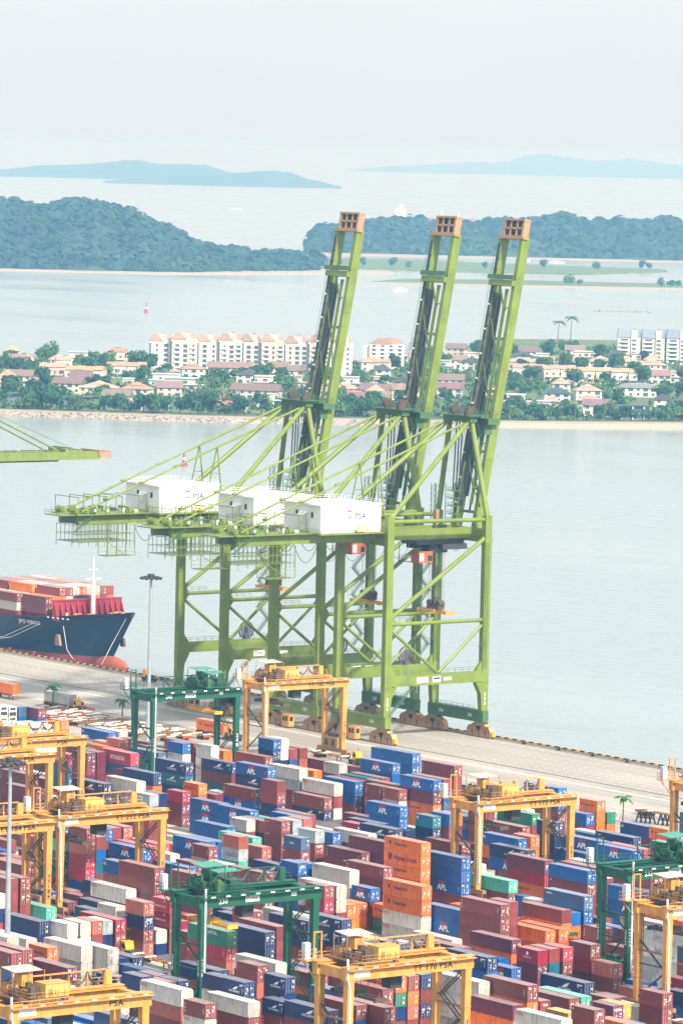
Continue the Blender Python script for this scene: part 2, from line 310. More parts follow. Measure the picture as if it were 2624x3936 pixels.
# ------------------------------------------------------------------ hills, islands and spits beyond the strait (metres: lateral, depth, height)
mat('forest_floor', (.025, .05, .03), .9, var=.4, vscale=.02)
mat('forest_leaf', (.022, .050, .036), .8, var=.65, vscale=.03, spec=.15)
def island(name, prof, d0, d1, crest, seed, label=None, n=14, mat_='forest_floor', trees=0, tsize=9, forest_name='forest', lowtrees=True):
    """a ridge with the given skyline; front shore at depth d0, back at d1, crest at fraction `crest` of the way"""
    rnd = random.Random(seed); vs = []; fs = []; fine = []
    for (xa, za), (xb, zb) in zip(prof[:-1], prof[1:]):      # break up the skyline
        for q in range(4): fine.append((xa+(xb-xa)*q/4, (za+(zb-za)*q/4)*(1+(rnd.uniform(-.06, .06) if q else 0))))
    prof = fine+[prof[-1]]; m_ = len(prof)
    def hz(i, t):
        z = (prof[i][1]-SEA)*.88-4 if trees else prof[i][1]-SEA
        s = math.sin(min(t/crest, 1)*math.pi/2)**1.25 if t < crest else math.cos((t-crest)/(1-crest)*math.pi/2)
        return SEA - 1.0 + max(0, z+1)*max(0, s)*(1 + .05*math.sin(i*.52+t*9))
    pts = {}
    for j in range(n+1):
        t = j/n; d = d0+(d1-d0)*t
        for i, (x, z) in enumerate(prof):
            xx = x*d/(d0+(d1-d0)*crest); wx, wy = cw(xx, d + 60*math.sin(i*.225)*(1 if 0 < j < n else .3)); vs.append((wx, wy, hz(i, t)))
    for j in range(n):
        for i in range(m_-1): a = j*m_+i; fs.append((a, a+1, a+1+m_, a+m_))
    o = MB().add(vs, fs).build(name, M[mat_], smooth=True); tag(o, kind='structure')
    if trees:
        fm = MB(); k = 0
        while k < trees:
            t = rnd.random()**1.3*crest*1.25; fi = rnd.random()*(m_-1.001); i = int(fi); f = fi-i
            x = prof[i][0]*(1-f)+prof[i+1][0]*f; d = d0+(d1-d0)*t; z = hz(i, t)*(1-f)+hz(i+1, t)*f
            if z < SEA+.3: k += 1; continue
            r = tsize*(rnd.uniform(.35, 1.0) if rnd.random() < .75 else rnd.uniform(1.0, 1.7)); wx, wy = cw(x*d/(d0+(d1-d0)*crest), d)
            # an uneven clump of leaf faces
            N_ = 10
            for q in range(N_):
                a = rnd.random()*6.283; e = math.asin(rnd.uniform(-.15, 1)); rr = r*rnd.uniform(.6, 1.05)
                c = Vector((wx+rr*math.cos(a)*math.cos(e), wy+rr*math.sin(a)*math.cos(e), z+r*.35+rr*math.sin(e)*.85)); s_ = r*rnd.uniform(.35, .62)
                nn = Vector((math.cos(a)*math.cos(e), math.sin(a)*math.cos(e), math.sin(e)+.25+rnd.uniform(-.3, .3))).normalized(); u = nn.orthogonal().normalized(); v = nn.cross(u); ph = rnd.random()*3
                ring = [c+(u*math.cos(ph+g)+v*math.sin(ph+g))*s_*rnd.uniform(.7, 1.2) for g in (0, 1.25, 2.5, 3.8, 5)]
                fm.add([c+nn*s_*.35]+ring, [(0, g+1, (g+1) % 5+1) for g in range(5)])
            k += 1
        tag(fm.build(forest_name, M['forest_leaf']), label, 'forest', kind='stuff')
    return o
HILL = [(-505,75),(-470,74),(-440,72),(-411,71),(-382,75),(-352,74),(-329,74),(-311,67),(-287,59),(-270,50),(-252,41),(-234,33),(-216,24),(-198,15),(-175,10),(-140,7),(-104,5),(-57,4),(-28,1),(2,-2)]
island('hill', HILL, 5830, 7300, .48, 3, 'dense blue-green forest covering the rounded hill across the strait', trees=5200, tsize=7.5)
RI = [(-58,6),(-47,22),(-36,27),(-22,24),(-8,31),(28,36),(55,42),(82,46),(110,45),(138,38),(172,36),(206,40),(261,46),(302,51),(336,60),(350,57),(378,50),(412,47),(439,52),(467,51),(494,53),(527,50),(577,48)]
island('wooded_island', RI, 7150, 8500, .33, 5, 'distant blue forest on the long wooded island behind the boom tips', trees=4200, tsize=8.0)
island('far_island', [(-2100,22),(-1594,24),(-1484,38),(-1299,54),(-1114,70),(-985,80),(-874,66),(-744,70),(-651,58),(-559,34),(-448,20),(-374,6),(-330,-3)], 21500, 24000, .4, 8)
island('far_island', [(-1000,-3),(-930,10),(-800,16),(-700,30),(-560,36),(-448,46),(-374,58),(-300,62),(-225,46),(-190,36),(-151,26),(-77,10),(-30,-2)], 19000, 20600, .4, 8)
island('far_island', [(-6,-3),(318,34),(642,54),(967,81),(1194,86),(1322,138),(1484,158),(1615,135),(1778,106),(1940,116),(2070,139),(2265,111),(2487,90),(2722,63)], 34500, 39000, .4, 9)
def spit(name, pts, z, m_, edge=2.5):
    """a low flat shore: outline in lateral, depth"""
    top = [(*cw(a, b), z) for a, b in pts]; n = len(top)
    cx = sum(p[0] for p in top)/n; cyy = sum(p[1] for p in top)/n
    bot = [(p[0]+(p[0]-cx)*.004+0, p[1]+(p[1]-cyy)*.004, SEA-.6) for p in top]
    b = MB().add(top+bot, [tuple(range(n))]+[(i, n+i, n+(i+1) % n, (i+1) % n) for i in range(n)]); return tag(b.build(name, M[m_]), kind='structure')
spit('sand_spit', [(-440,5790),(-225,5790),(-20,5980),(60,6080),(55,6180),(-26,6180),(-240,5880),(-440,5850)], SEA+1.6, 'sand')
spit('sand_spit', [(15,5600),(150,5590),(400,5630),(460,5680),(460,5760),(200,5760),(60,5730)], SEA+1.4, 'sand')
spit('grass_spit', [(30,5640),(150,5640),(460,5690),(460,5820),(200,5850),(70,5790)], SEA+1.9, 'grass')
spit('grass_spit', [(-60,6250),(80,6230),(300,6230),(430,6480),(425,6560),(200,6700),(0,6800),(-80,6700)], SEA+2.4, 'grass')
spit('sand_spit', [(-100,7050),(560,7080),(580,7160),(-100,7160)], SEA+1.6, 'sand')
# ------------------------------------------------------------------ residential island: land, revetment, beach
shore = [(-260,2735),(-194,2724),(-120,2712),(-71,2706),(0,2712),(60,2718),(89,2724),(140,2734),(194,2748),(270,2760)]
b = MB(); top = []; mid = []; bot = []
for x, d in shore: bot.append((*cw(x, d-1.5), SEA-1)); mid.append((*cw(x, d+5), SEA+2.2)); top.append((*cw(x, d+16), -.05))
n_ = len(shore); k5 = 5
for i in range(n_-1):
    rockside = shore[i][0] < 85
    b.add([bot[i], bot[i+1], mid[i+1], mid[i]], [(0,1,2,3)], 0 if rockside else 1); b.add([mid[i], mid[i+1], top[i+1], top[i]], [(0,1,2,3)], 1 if not rockside else 2)
tag(b.build('shore', [M['rock'], M['sand'], M['sand']]), kind='structure')
back = [(270,4000),(120,3950),(60,3500),(-60,3420),(-250,3420)]
tag(MB().add(top+[(*cw(x, d), -.05) for x, d in back], [tuple(range(n_+len(back)))]).build('land', M['grass']), kind='structure')
# scattered revetment boulders
rk = MB(); rnd = random.Random(2)
for k in range(900):
    x = rnd.uniform(-240, 88); i = max(j for j in range(n_) if shore[j][0] <= x); f = (x-shore[i][0])/(shore[i+1][0]-shore[i][0]); d = shore[i][1]*(1-f)+shore[i+1][1]*f
    t = rnd.random(); s_ = rnd.uniform(.5, 1.1); wx, wy = cw(x, d-1+t*6.5); z = SEA-.3+t*2.8
    rk.add([(wx+s_*rnd.uniform(-1,1), wy+s_*rnd.uniform(-1,1), z+s_*rnd.uniform(-.2,1)) for _ in range(5)], [(0,1,2),(0,2,3),(0,3,4),(1,2,4),(2,3,4),(0,1,4)])
tag(rk.build('boulders', M['rock']), 'pale boulders of the sea revetment below the villas', 'boulders', kind='stuff')

# ------------------------------------------------------------------ trees
def tree_proto(seed, H=9, Rr=4.2, m_='leaf', lobes=8, leaves=400, ls=1.2):
    rnd = random.Random(seed); c = MB(); t = MB()
    t.tube((0,0,-.3), (rnd.uniform(-.3,.3), rnd.uniform(-.3,.3), H*.45), .32, 6, 0, .2)
    L_ = [(Vector((rnd.uniform(-.6,.6)*Rr, rnd.uniform(-.6,.6)*Rr, H*rnd.uniform(.42,.82))), Rr*rnd.uniform(.38,.62)) for _ in range(lobes)]
    for p, r in L_: t.tube((0,0,H*.36), p, .16, 5, 0, .06)
    for k in range(leaves):
        p, r = L_[k % lobes]; d = Vector((rnd.gauss(0,1), rnd.gauss(0,1), rnd.gauss(.25,.9))).normalized(); q = p + d*r*rnd.uniform(.55, 1.08); q.z = max(q.z, H*.22)
        nn = (d + Vector((rnd.uniform(-.6,.6), rnd.uniform(-.6,.6), rnd.uniform(-.2,.7)))).normalized(); u = nn.orthogonal().normalized(); v = nn.cross(u); s_ = ls*rnd.uniform(.5,1.0)
        c.add([q+u*s_, q+v*s_*.6+nn*.15, q-u*s_*.9, q-v*s_*.7], [(0,1,2,3)])
    r = empty('broadleaf_tree', (0,0,0)); t.build('trunk', M['bark'], r); c.build('crown', M[m_], r); return r
def palm_proto(seed, H=8, fl=2.8, nf=13):
    rnd = random.Random(seed); r = empty('palm_tree', (0,0,0)); t = MB(); c = MB(); bx = rnd.uniform(-.5,.5)
    pts = [(bx*(i/5)**2, 0, -.2+H*i/5) for i in range(6)]
    for i in range(5): t.tube(pts[i], pts[i+1], .24-.025*i, 7, 0, .24-.025*(i+1))
    tp = Vector(pts[-1])
    for k in range(nf):
        a = 6.283*k/nf+rnd.uniform(-.2,.2); e = rnd.uniform(.05,1.0); d = Vector((math.cos(a), math.sin(a), 0)); side = Vector((-math.sin(a), math.cos(a), 0)); prev = None
        for s_ in range(6):
            q = s_/5; p = tp + d*fl*q*math.cos(e*.5) + Vector((0,0,fl*(math.sin(e)*q*.9 - .75*q*q))); wd = .48*math.sin(math.pi*(.12+.85*q))*fl/2.8
            cur = (p+side*wd-Vector((0,0,wd*.55)), p, p-side*wd-Vector((0,0,wd*.55)))
            if prev: c.add([*prev, *cur], [(0,1,4,3),(1,2,5,4)])
            prev = cur
    t.build('trunk', M['bark'], r); c.build('crown', M['palm_leaf'], r); return r
PROT = [tree_of(tree_proto(11, 9, 4.4, 'leaf')), tree_of(tree_proto(12, 8, 4.8, 'leaf_light', 8)), tree_of(tree_proto(13, 10.5, 4.2, 'leaf_dark', 6)), tree_of(tree_proto(14, 7, 4.0, 'leaf', 6)), tree_of(tree_proto(15, 11, 5.2, 'leaf', 10, 520))]
PALM = [tree_of(palm_proto(21, 8.5, 3.0)), tree_of(palm_proto(22, 10, 3.2))]
used = set()
def plant(P, loc, rz, s, label, group, cat):
    tr = P
    if id(tr) in used: r = copy_tree(tr, loc, rz)
    else: used.add(id(tr)); r = tr[0][0]; r.location = loc; r.rotation_euler = (0,0,rz)
    r.scale = (s, s, s*random.uniform(.85, 1.15)); return tag(r, label, cat, group)
# ------------------------------------------------------------------ houses
HOUSES = [(-192,3106,25.3,'terr'),(-165,3072,24.5,'terr'),(-142,3142,26.4,'terr'),(-186,2794,16.2,'dark'),(-153,2734,15.3,'dark'),(-147,2890,23.0,'hip'),
(-124,2885,17.2,'hip'),(-108,2716,19.7,'glass'),(-168,2938,17.5,'purple'),(-210,3005,10.9,'hip'),(-204,3019,19.1,'purple'),(-217,3242,17.6,'purple'),
(-184,3345,18.2,'flat'),(-112,3051,24.8,'flat'),(-208,2920,7.9,'hip'),(-101,3001,27.1,'flat'),(-76,3198,28.9,'purple'),(-45,3213,13.1,'purple'),
(-32,3170,11.5,'purple'),(-50,3052,16.6,'flat'),(-65,2748,17.4,'redlow'),(-53,2906,29.4,'purple'),(-45,2831,14.1,'flat'),(-31,3061,13.8,'flat'),
(5,3066,13.9,'flat'),(24,3075,12.5,'flat'),(19,2943,17.3,'purple'),(37,2951,17.4,'purple'),(1,2920,15.8,'redlow'),(3,2722,14.8,'flat'),
(37,3432,15.5,'hip'),(68,3095,17.4,'purple'),(65,2979,16.2,'purple'),(69,3340,15.1,'flat'),(83,3594,14.6,'purple'),(92,3481,14.2,'flat'),
(127,3464,23.5,'gable'),(144,3493,14.2,'flat'),(180,3548,27.3,'flat'),(200,3537,16.0,'darkgable'),(217,3531,17.6,'flat'),(123,3334,27.1,'terr'),
(153,3388,27.6,'terr'),(181,3415,18.5,'hip'),(200,3425,17.0,'hip'),(215,3379,21.4,'hip'),(124,3251,22.1,'terr'),(144,3243,23.5,'terr'),
(167,3223,23.3,'terr'),(187,3215,17.4,'terr'),(206,3223,21.9,'purple'),(225,3250,11.8,'flat'),(186,3049,23.4,'arch'),(151,2991,16.2,'hip'),
(146,2869,14.3,'hip'),(104,2890,16.2,'flat'),(123,2845,7.2,'hip'),(192,2903,11.0,'gable'),(166,2788,16.4,'glass')]
TERRA = (.40,.26,.195,1); PURP = (.20,.135,.125,1); DARKR = (.07,.08,.10,1); REDR = (.42,.13,.12,1); WHITEW = (.52,.51,.485,1); DARKW = (.17,.19,.22,1); CREAMW = (.58,.51,.42,1)
HDESC = {'terr': ('row of cream terrace houses with stepped terracotta roofs', 'terrace'), 'hip': ('villa with a spreading terracotta hipped roof', 'villa'), 'purple': ('villa under a steep purplish brown gable roof', 'villa'),
         'flat': ('white modern villa with flat stacked terraces', 'villa'), 'dark': ('dark grey modern villa with a shallow metal roof', 'villa'), 'glass': ('dark villa with tall glass front and white posts', 'villa'),
         'redlow': ('low house with a long dull red roof', 'house'), 'gable': ('white walled house with a steep slate gable', 'house'), 'darkgable': ('charcoal gabled house', 'house'), 'arch': ('house with a curved grey and red barrel roof', 'house')}
HOUSES = [(x, max(d, 2768), wd, t) for x, d, wd, t in HOUSES]
_r = random.Random(77); _n = 0
while _n < 44:      # the smaller houses filling the streets between the larger ones
    q = _r.uniform(-.071, .074); d = _r.uniform(2790, 3380 + 420*max(0, q/.07)); x = q*d; wd = _r.uniform(10, 16)
    if -150 < x < 16 and d > 3190: continue
    if all(abs(x-hx) > (wd+hw)/2+1.5 or abs(d-hd) > 15 for hx, hd, hw, _ in HOUSES): HOUSES.append((round(x), round(d), wd, _r.choice(['hip','hip','purple','purple','flat','redlow','gable','terr']))); _n += 1
    else: _r.random()
HPOS = [(x, d, wd) for x, d, wd, t in HOUSES]
wmesh = MB().box(-.8,.8,-.06,.06,-.75,.75).mesh('window', M['window_far']); wmesh2 = MB().box(-1.5,1.5,-.06,.06,-1.1,1.1).mesh('window', M['window_far'])
def house(x, d, wd, kind, idx):
    wx, wy = cw(x, d); rz = HEAD + random.uniform(-.25, .25); r = empty(kind if False else {'terr':'terrace_house'}.get(kind, 'villa'), (wx, wy, -.05), rz); rnd = random.Random(idx)
    dp = min(wd*.7, 12); f = 0   # front faces the camera: local -y
    wallc = {'dark': DARKW, 'glass': DARKW, 'darkgable': DARKW, 'flat': WHITEW, 'gable': WHITEW, 'arch': WHITEW}.get(kind, rnd.choice([WHITEW, CREAMW]))
    roofc = {'terr': TERRA, 'hip': TERRA, 'purple': PURP, 'redlow': REDR, 'gable': DARKR, 'darkgable': DARKR, 'dark': DARKR, 'glass': DARKR, 'arch': (.32,.30,.33,1), 'flat': (.55,.54,.53,1)}[kind]
    roofc = tuple(c*rnd.uniform(.85,1.12) for c in roofc[:3])+(1,)
    h = {'redlow': 4.5, 'glass': 7.5, 'flat': 7.5, 'terr': 8}.get(kind, 6.2); W = wd/2; Y = dp/2
    wall = MB()
    if kind == 'flat':
        wall.box(-W, W, -Y, Y, 0, h*.5); wall.box(-W*.8, W*.55, -Y*.6, Y*.9, h*.5, h)
    elif kind == 'terr':
        nu = max(2, round(wd/6.5))
        for i in range(nu):
            a = -W+wd*i/nu; o_ = .8*(i % 2); wall.box(a, a+wd/nu, -Y+o_, Y, 0, h)
            wall.box(a+.35, a+wd/nu-.35, -Y+o_-1.6, -Y+o_, 2.6, 3.7); wall.box(a+.05, a+.35, -Y+o_-1.7, -Y+o_, 0, h*.75)
    else: wall.box(-W, W, -Y, Y, 0, h)
    o = wall.build('wall', M['wall_far'], r); o.color = wallc
    rf = MB(); e = .8
    if kind in ('terr',):
        for i in range(nu):
            a = -W+wd*i/nu; q = wd/nu; zz = h+.25*(i % 2); yy0 = -Y-.6+.8*(i % 2)
            rf.prism([(yy0, zz), (Y+.5, zz), (Y*.15, zz+2.4)], 'x', a-.1, a+q-.15)
    elif kind == 'hip':
        rf.add([(-W-e,-Y-e,h),(W+e,-Y-e,h),(W+e,Y+e,h),(-W-e,Y+e,h),(-W*.35,0,h+3),(W*.35,0,h+3)], [(0,1,5,4),(1,2,5),(2,3,4,5),(3,0,4),(0,3,2,1)])
        rf.add([(-W*.45,-Y*.45,h+2.2),(W*.45,-Y*.45,h+2.2),(W*.45,Y*.45,h+2.2),(-W*.45,Y*.45,h+2.2),(0,0,h+4.3)], [(0,1,4),(1,2,4),(2,3,4),(3,0,4),(0,3,2,1)])
    elif kind in ('purple', 'redlow'):
        rf.prism([(-Y-e, h-.3), (Y+e, h-.3), (0, h+(3.6 if kind == 'purple' else 1.8))], 'x', -W-e, W+e)
    elif kind in ('gable', 'darkgable'):
        rf.prism([(-W-e, h-.5), (W+e, h-.5), (W*.1, h+3.4)], 'y', -Y-e, Y+e)
    elif kind in ('dark', 'glass'):
        rf.prism([(-W-1.4, h), (W+1.4, h+.5), (W+1.4, h+.9), (-W-1.4, h+.45)], 'y', -Y-1.6, Y+1)
    elif kind == 'arch':
        pl = [(W*math.cos(t)*1.1, h-.4+2.8*math.sin(t)) for t in [math.pi*i/8 for i in range(9)]]; rf.prism(pl, 'y', -Y-.8, Y+.8)
    else:
        rf.box(-W-.5, W+.5, -Y-.9, -Y*.3, h*.5, h*.5+.45); rf.box(-W*.85, W*.62, -Y*.75, Y*.95, h, h+.4)
    o = rf.build('roof', M['roof_tile'], r); o.color = roofc
    if kind == 'glass':
        for i in range(5):
            q = -W+wd*(i+.5)/5; put('window', wmesh2, r, (q, -Y-.08, 2.0)); put('window', wmesh2, r, (q, -Y-.08, 5.4))
        pb = MB()
        for i in range(3): a = -W*.8+W*.8*i; pb.box(a-.3, a+.3, -Y-1.5, -Y-.9, 0, h)
        pb.build('post', M['white_paint'], r)
    else:
        nw = max(2, int(wd/4.2))
        for i in range(nw):
            q = -W+wd*(i+.5)/nw
            for z in ((1.7,) if h < 5 else (1.8, 4.9)):
                yy = -Y-.08 if not (kind == 'flat' and z > 3) else -Y*.6-.08
                if kind == 'flat' and z > 3 and not (-W*.7 < q < W*.45): continue
                if kind == 'terr': yy = -Y-.1+.0
                put('window', wmesh2 if rnd.random() < .35 else wmesh, r, (q, yy, z))
    return r
seen = {}
def where(x, d):
    a = 'left' if x/d < -.022 else 'right' if x/d > .028 else 'middle'
    return a
hl = []
for i, (x, d, wd, t) in enumerate(HOUSES): hl.append((house(x, d, wd, t, i), x, d, t))
ORD = ['first', 'second', 'third', 'fourth', 'fifth', 'sixth', 'seventh', 'eighth', 'ninth', 'tenth', 'eleventh', 'twelfth', 'thirteenth', 'fourteenth', 'fifteenth', 'sixteenth', 'seventeenth', 'eighteenth', 'nineteenth', 'twentieth'] + ['twenty-'+q for q in ('first','second','third','fourth','fifth','sixth','seventh','eighth','ninth')] + ['thirtieth'] + ['thirty-'+q for q in ('first','second','third','fourth','fifth','sixth','seventh','eighth','ninth')] + ['fortieth'] + ['forty-'+q for q in ('first','second','third','fourth','fifth','sixth','seventh','eighth','ninth')] + ['fiftieth'] + ['fifty-'+q for q in ('first','second','third','fourth','fifth','sixth','seventh','eighth','ninth')] + ['sixtieth']
for t in HDESC:
    g = sorted([h for h in hl if h[3] == t], key=lambda h: h[1]/h[2])
    for k, (o, x, d, _) in enumerate(g):
        lab = HDESC[t][0] + (' on the far shore' if len(g) == 1 else ', %s of its kind from left' % ORD[k])
        tag(o, lab, HDESC[t][1], 'houses on the residential island')
# ------------------------------------------------------------------ apartment blocks
def condo():
    x0, d0 = cw(-79, 3225); r = empty('apartment_block', (x0, y0_, 0) if False else (x0, d0, -.05), HEAD + R(2)); lit = CREAMW
    gm = MB().box(-1.35,1.35,-.1,.1,-.95,.95).mesh('window', M['window_far']); gs = MB().box(-.7,.7,-.1,.1,-.85,.85).mesh('window', M['window_far'])
    bal = MB().box(-1.9,1.9,-1.1,0,-.15,.75).mesh('balcony', M['white_paint'])
    # units, receding steps: (x0, x1, y front, z eaves)
    U = [(-52,-38,4,19),(-38,-20,0,20.5),(-20,-6,2,19.5),(-6,10,0,20.5),(10,22,2,20),(22,38,0,20.5),(38,54,1.5,19.5),(54,70,0,20.5),(70,84,1.5,20)]
    for i, (a, b_, y, z) in enumerate(U):
        wb = MB().box(a, b_, y, y+14, 0, z); o = wb.build('wall', M['wall_far'], r); o.color = (.60,.57,.53,1) if i % 2 == 0 else (.58,.51,.44,1)
        rb = MB(); mid = (a+b_)/2
        rb.prism([(a-.4, z), (mid+2, z), (mid-2, z+4.2), (mid-4.5, z+4.2)], 'y', y-.5, y+7); rb.prism([(mid-2, z), (b_+.4, z), (b_-1, z+3.0), (mid+2.5, z+5.2)], 'y', y+5, y+14.4)
        o = rb.build('roof', M['roof_tile'], r); o.color = TERRA
        o = MB().box(mid-1, mid+4, y+1, y+6, z, z+3.6).box(a+1, a+3.5, y+2, y+8, z, z+2.4).build('penthouse', M['wall_far'], r); o.color = WHITEW
        MB().box(a+.02, a+1.1, y-.03, y+2, 0, z-1.2).build('recess', M['window_far'], r)
        k = max(2, int((b_-a-2)/4.2))
        for f in range(6):
            for q in range(k):
                xx = a+2+(b_-a-2)*(q+.5)/k; put('window', gm if (q+i) % 3 else gs, r, (xx, y-.06, 1.9+f*2.9))
                if i % 2 and q % 2 == 0: put('balcony', bal, r, (xx, y, .6+f*2.9))
    r.scale = (1, 1, 1.12); return tag(r, 'long cream apartment block with terracotta gables behind the villas', 'apartments')
condo()
def condo_small(xc, d, n, label):
    wx, wy = cw(xc, d); r = empty('apartment_block', (wx, wy, -.05), HEAD); W = n*3.0
    gm = MB().box(-1.2,1.2,-.1,.1,-.95,.95).mesh('window', M['window_far']); bal = MB().box(-1.5,1.5,-1.0,0,-.15,.7).mesh('balcony', M['white_paint'])
    o = MB().box(-W, W, 0, 13, 0, 17.5).box(-W-4, -W, 3, 12, 0, 16).build('wall', M['wall_far'], r); o.color = (.73,.68,.60,1)
    o = MB().prism([(-W-.4,17.5),(W*.3,17.5),(0,21.5),(-W*.5,21.5)], 'y', -.4, 8).prism([(-W*.2,17.5),(W+.4,17.5),(W*.7,21),(W*.1,22)], 'y', 5, 13.4).build('roof', M['roof_tile'], r); o.color = TERRA
    for f in range(6):
        for q in range(n):
            xx = -W+2*W*(q+.5)/n; put('window', gm, r, (xx, -.06, 1.9+f*2.8)); put('balcony', bal, r, (xx, 0, .6+f*2.8))
    tag(r, label, 'apartments')
condo_small(29, 3350, 4, 'detached cream apartment tower between the first and second boom')
def condo_slate():
    wx, wy = cw(236, 3540); r = empty('apartment_block', (wx, wy, -.05), HEAD); gm = MB().box(-2.6,2.6,-.1,.1,-1.0,1.0).mesh('window', M['window_far']); bal = MB().box(-3.4,3.4,-1.4,0,-.2,.8).mesh('balcony', M['white_paint'])
    for i in range(4):
        a = -36+18*i; o = MB().box(a, a+16.5, 0, 13, 0, 19).box(a+9.8, a+14.2, -1.2, 0, 0, 24.5).build('wall', M['wall_far'], r); o.color = WHITEW
        o = MB().prism([(a-.3,19),(a+9.6,19),(a+9.9,25.5),(a+.3,25.5)], 'y', -.6, 8).prism([(a+10,21),(a+17,19),(a+17,25.5),(a+13,25.5)], 'y', 2, 12).build('roof', M['roof_tile'], r); o.color = (.22,.27,.35,1)
        for f in range(6):
            put('window', gm, r, (a+4.8, -.06, 1.9+f*3)); put('balcony', bal, r, (a+4.8, 0, .6+f*3)); put('window', gm, r, (a+12, -1.28, 1.9+f*3)).scale = (.55,1,.7)
    tag(r, 'white apartment block with steep slate blue roofs at the right edge', 'apartments')
condo_slate()
# ------------------------------------------------------------------ trees of the residential island
def clear(x, d, rad):
    for hx, hd, hw in HPOS:
        if abs(x-hx) < hw/2+rad and -12 < d-hd < 14: return False
    if -145 < x < 12 and 3205 < d < 3250: return False
    return True
rnd = random.Random(31); nt_ = 0
def shore_d(x):
    i = max([j for j in range(n_-1) if shore[j][0] <= x] or [0]); f = (x-shore[i][0])/(shore[i+1][0]-shore[i][0]); return shore[i][1]*(1-f)+shore[i+1][1]*f
def randlabel(d, x): return 0
tl = []
while nt_ < 285:
    front = nt_ < 105
    d = rnd.uniform(0, 1)
    x = rnd.uniform(-.072, .0745); dd = (shore_d(x*2720)+rnd.uniform(24, 48)) if front else rnd.uniform(2790, 3420 + 450*max(0, x/.07)); xx = x*dd
    if not clear(xx, dd, 2.0 if not front else .5): 
        if rnd.random() < .9: continue
    wx, wy = cw(xx, dd); k = rnd.randrange(5); s_ = rnd.uniform(.8, 1.3) if not front else rnd.uniform(.75, 1.2)
    tl.append((plant(PROT[k], (wx, wy, -.05), rnd.random()*6, s_, None, 'trees on the residential island', 'tree'), front, k, xx/dd)); nt_ += 1
np_ = 0
while np_ < 60:
    x = rnd.uniform(-.07, .073); front = rnd.random() < .75; dd = (shore_d(x*2720)+rnd.uniform(17, 34)) if front else rnd.uniform(2800, 3300); xx = x*dd
    if not clear(xx, dd, .5) and not front: continue
    wx, wy = cw(xx, dd); tl.append((plant(PALM[np_ % 2], (wx, wy, -.05), rnd.random()*6, rnd.uniform(.7, 1.05), None, 'palms on the residential island', 'palm tree'), front, 9, xx/dd)); np_ += 1
SHADE = {0: 'mid green', 1: 'light green', 2: 'dark green', 3: 'small green', 4: 'broad green', 9: 'feathery'}
for front in (True, False):
    for k in SHADE:
        g = sorted([t for t in tl if t[1] == front and t[2] == k], key=lambda t: t[3])
        for i, t in enumerate(g):
            kind_ = 'palm' if k == 9 else 'tree'
            t[0]['label'] = '%s %s %s, %s of its kind from left' % (SHADE[k], kind_, 'along the far waterfront' if front else 'among the far villas', ORD[i])
            t[0]['group'] = '%s %ss %s' % (SHADE[k], kind_, 'along the far waterfront' if front else 'among the far villas')
for x, d, h, side in ((170, 3860, 2.15, 'left'), (179, 3835, 2.1, 'right')):
    wx, wy = cw(x, d); o = plant(PALM[1], (wx, wy, -.05), .5, h, '%s of the two tall royal palms rising above the villas' % side, 'tall royal palms', 'palm tree')
# hedges and undergrowth between the houses: nobody could count them
fm = MB(); rs = random.Random(55); k = 0
while k < 2300:
    q = rs.uniform(-.073, .076); d = rs.uniform(2745, 3400 + 520*max(0, q/.07)); x = q*d
    if d < shore_d(q*2720)+22: continue
    k += 1
    if any(abs(x-hx) < hw/2+1.0 and -9 < d-hd < 7 for hx, hd, hw in HPOS): continue
    wx, wy = cw(x, d); r_ = rs.uniform(1.2, 3.4)
    for _ in range(11):
        a = rs.random()*6.283; e = math.asin(rs.uniform(-.1, 1)); rr = r_*rs.uniform(.5, 1.05); nn = Vector((math.cos(a)*math.cos(e), math.sin(a)*math.cos(e), math.sin(e)+rs.uniform(-.2,.6))).normalized(); u = nn.orthogonal().normalized(); v = nn.cross(u); c = Vector((wx, wy, r_*.3))+Vector((math.cos(a)*math.cos(e), math.sin(a)*math.cos(e), math.sin(e)))*rr; t = r_*rs.uniform(.3,.55)
        fm.add([c+u*t, c+v*t*.8+nn*t*.3, c-u*t, c-v*t*.9], [(0,1,2,3)], rs.randrange(3))
tag(fm.build('undergrowth', [M['leaf'], M['leaf_dark'], M['leaf_light']]), 'hedges and undergrowth between the far villas', 'shrubs', kind='stuff')
# small vegetation on the spits
for i, (x, d, s_) in enumerate(sorted([(95,5700,1.0),(110,5705,.8),(262,5690,1.3),(275,5692,.9),(372,5700,1.2),(383,5703,1.4),(391,5701,1.0),(60,6290,1.2),(80,6300,1.0),(20,6300,1.2),(-10,6320,1.0),(260,6400,1.1),(330,6400,1.3),(395,6470,1.2),(405,6480,.9),(180,6330,1.0)], key=lambda q: q[0]/q[1])):
    wx, wy = cw(x, d); plant(PROT[(i*2) % 5], (wx, wy, SEA+1.8), i, s_, 'lone low tree on the flat spits across the water, %s from left' % ORD[i], 'trees on the spits', 'tree')
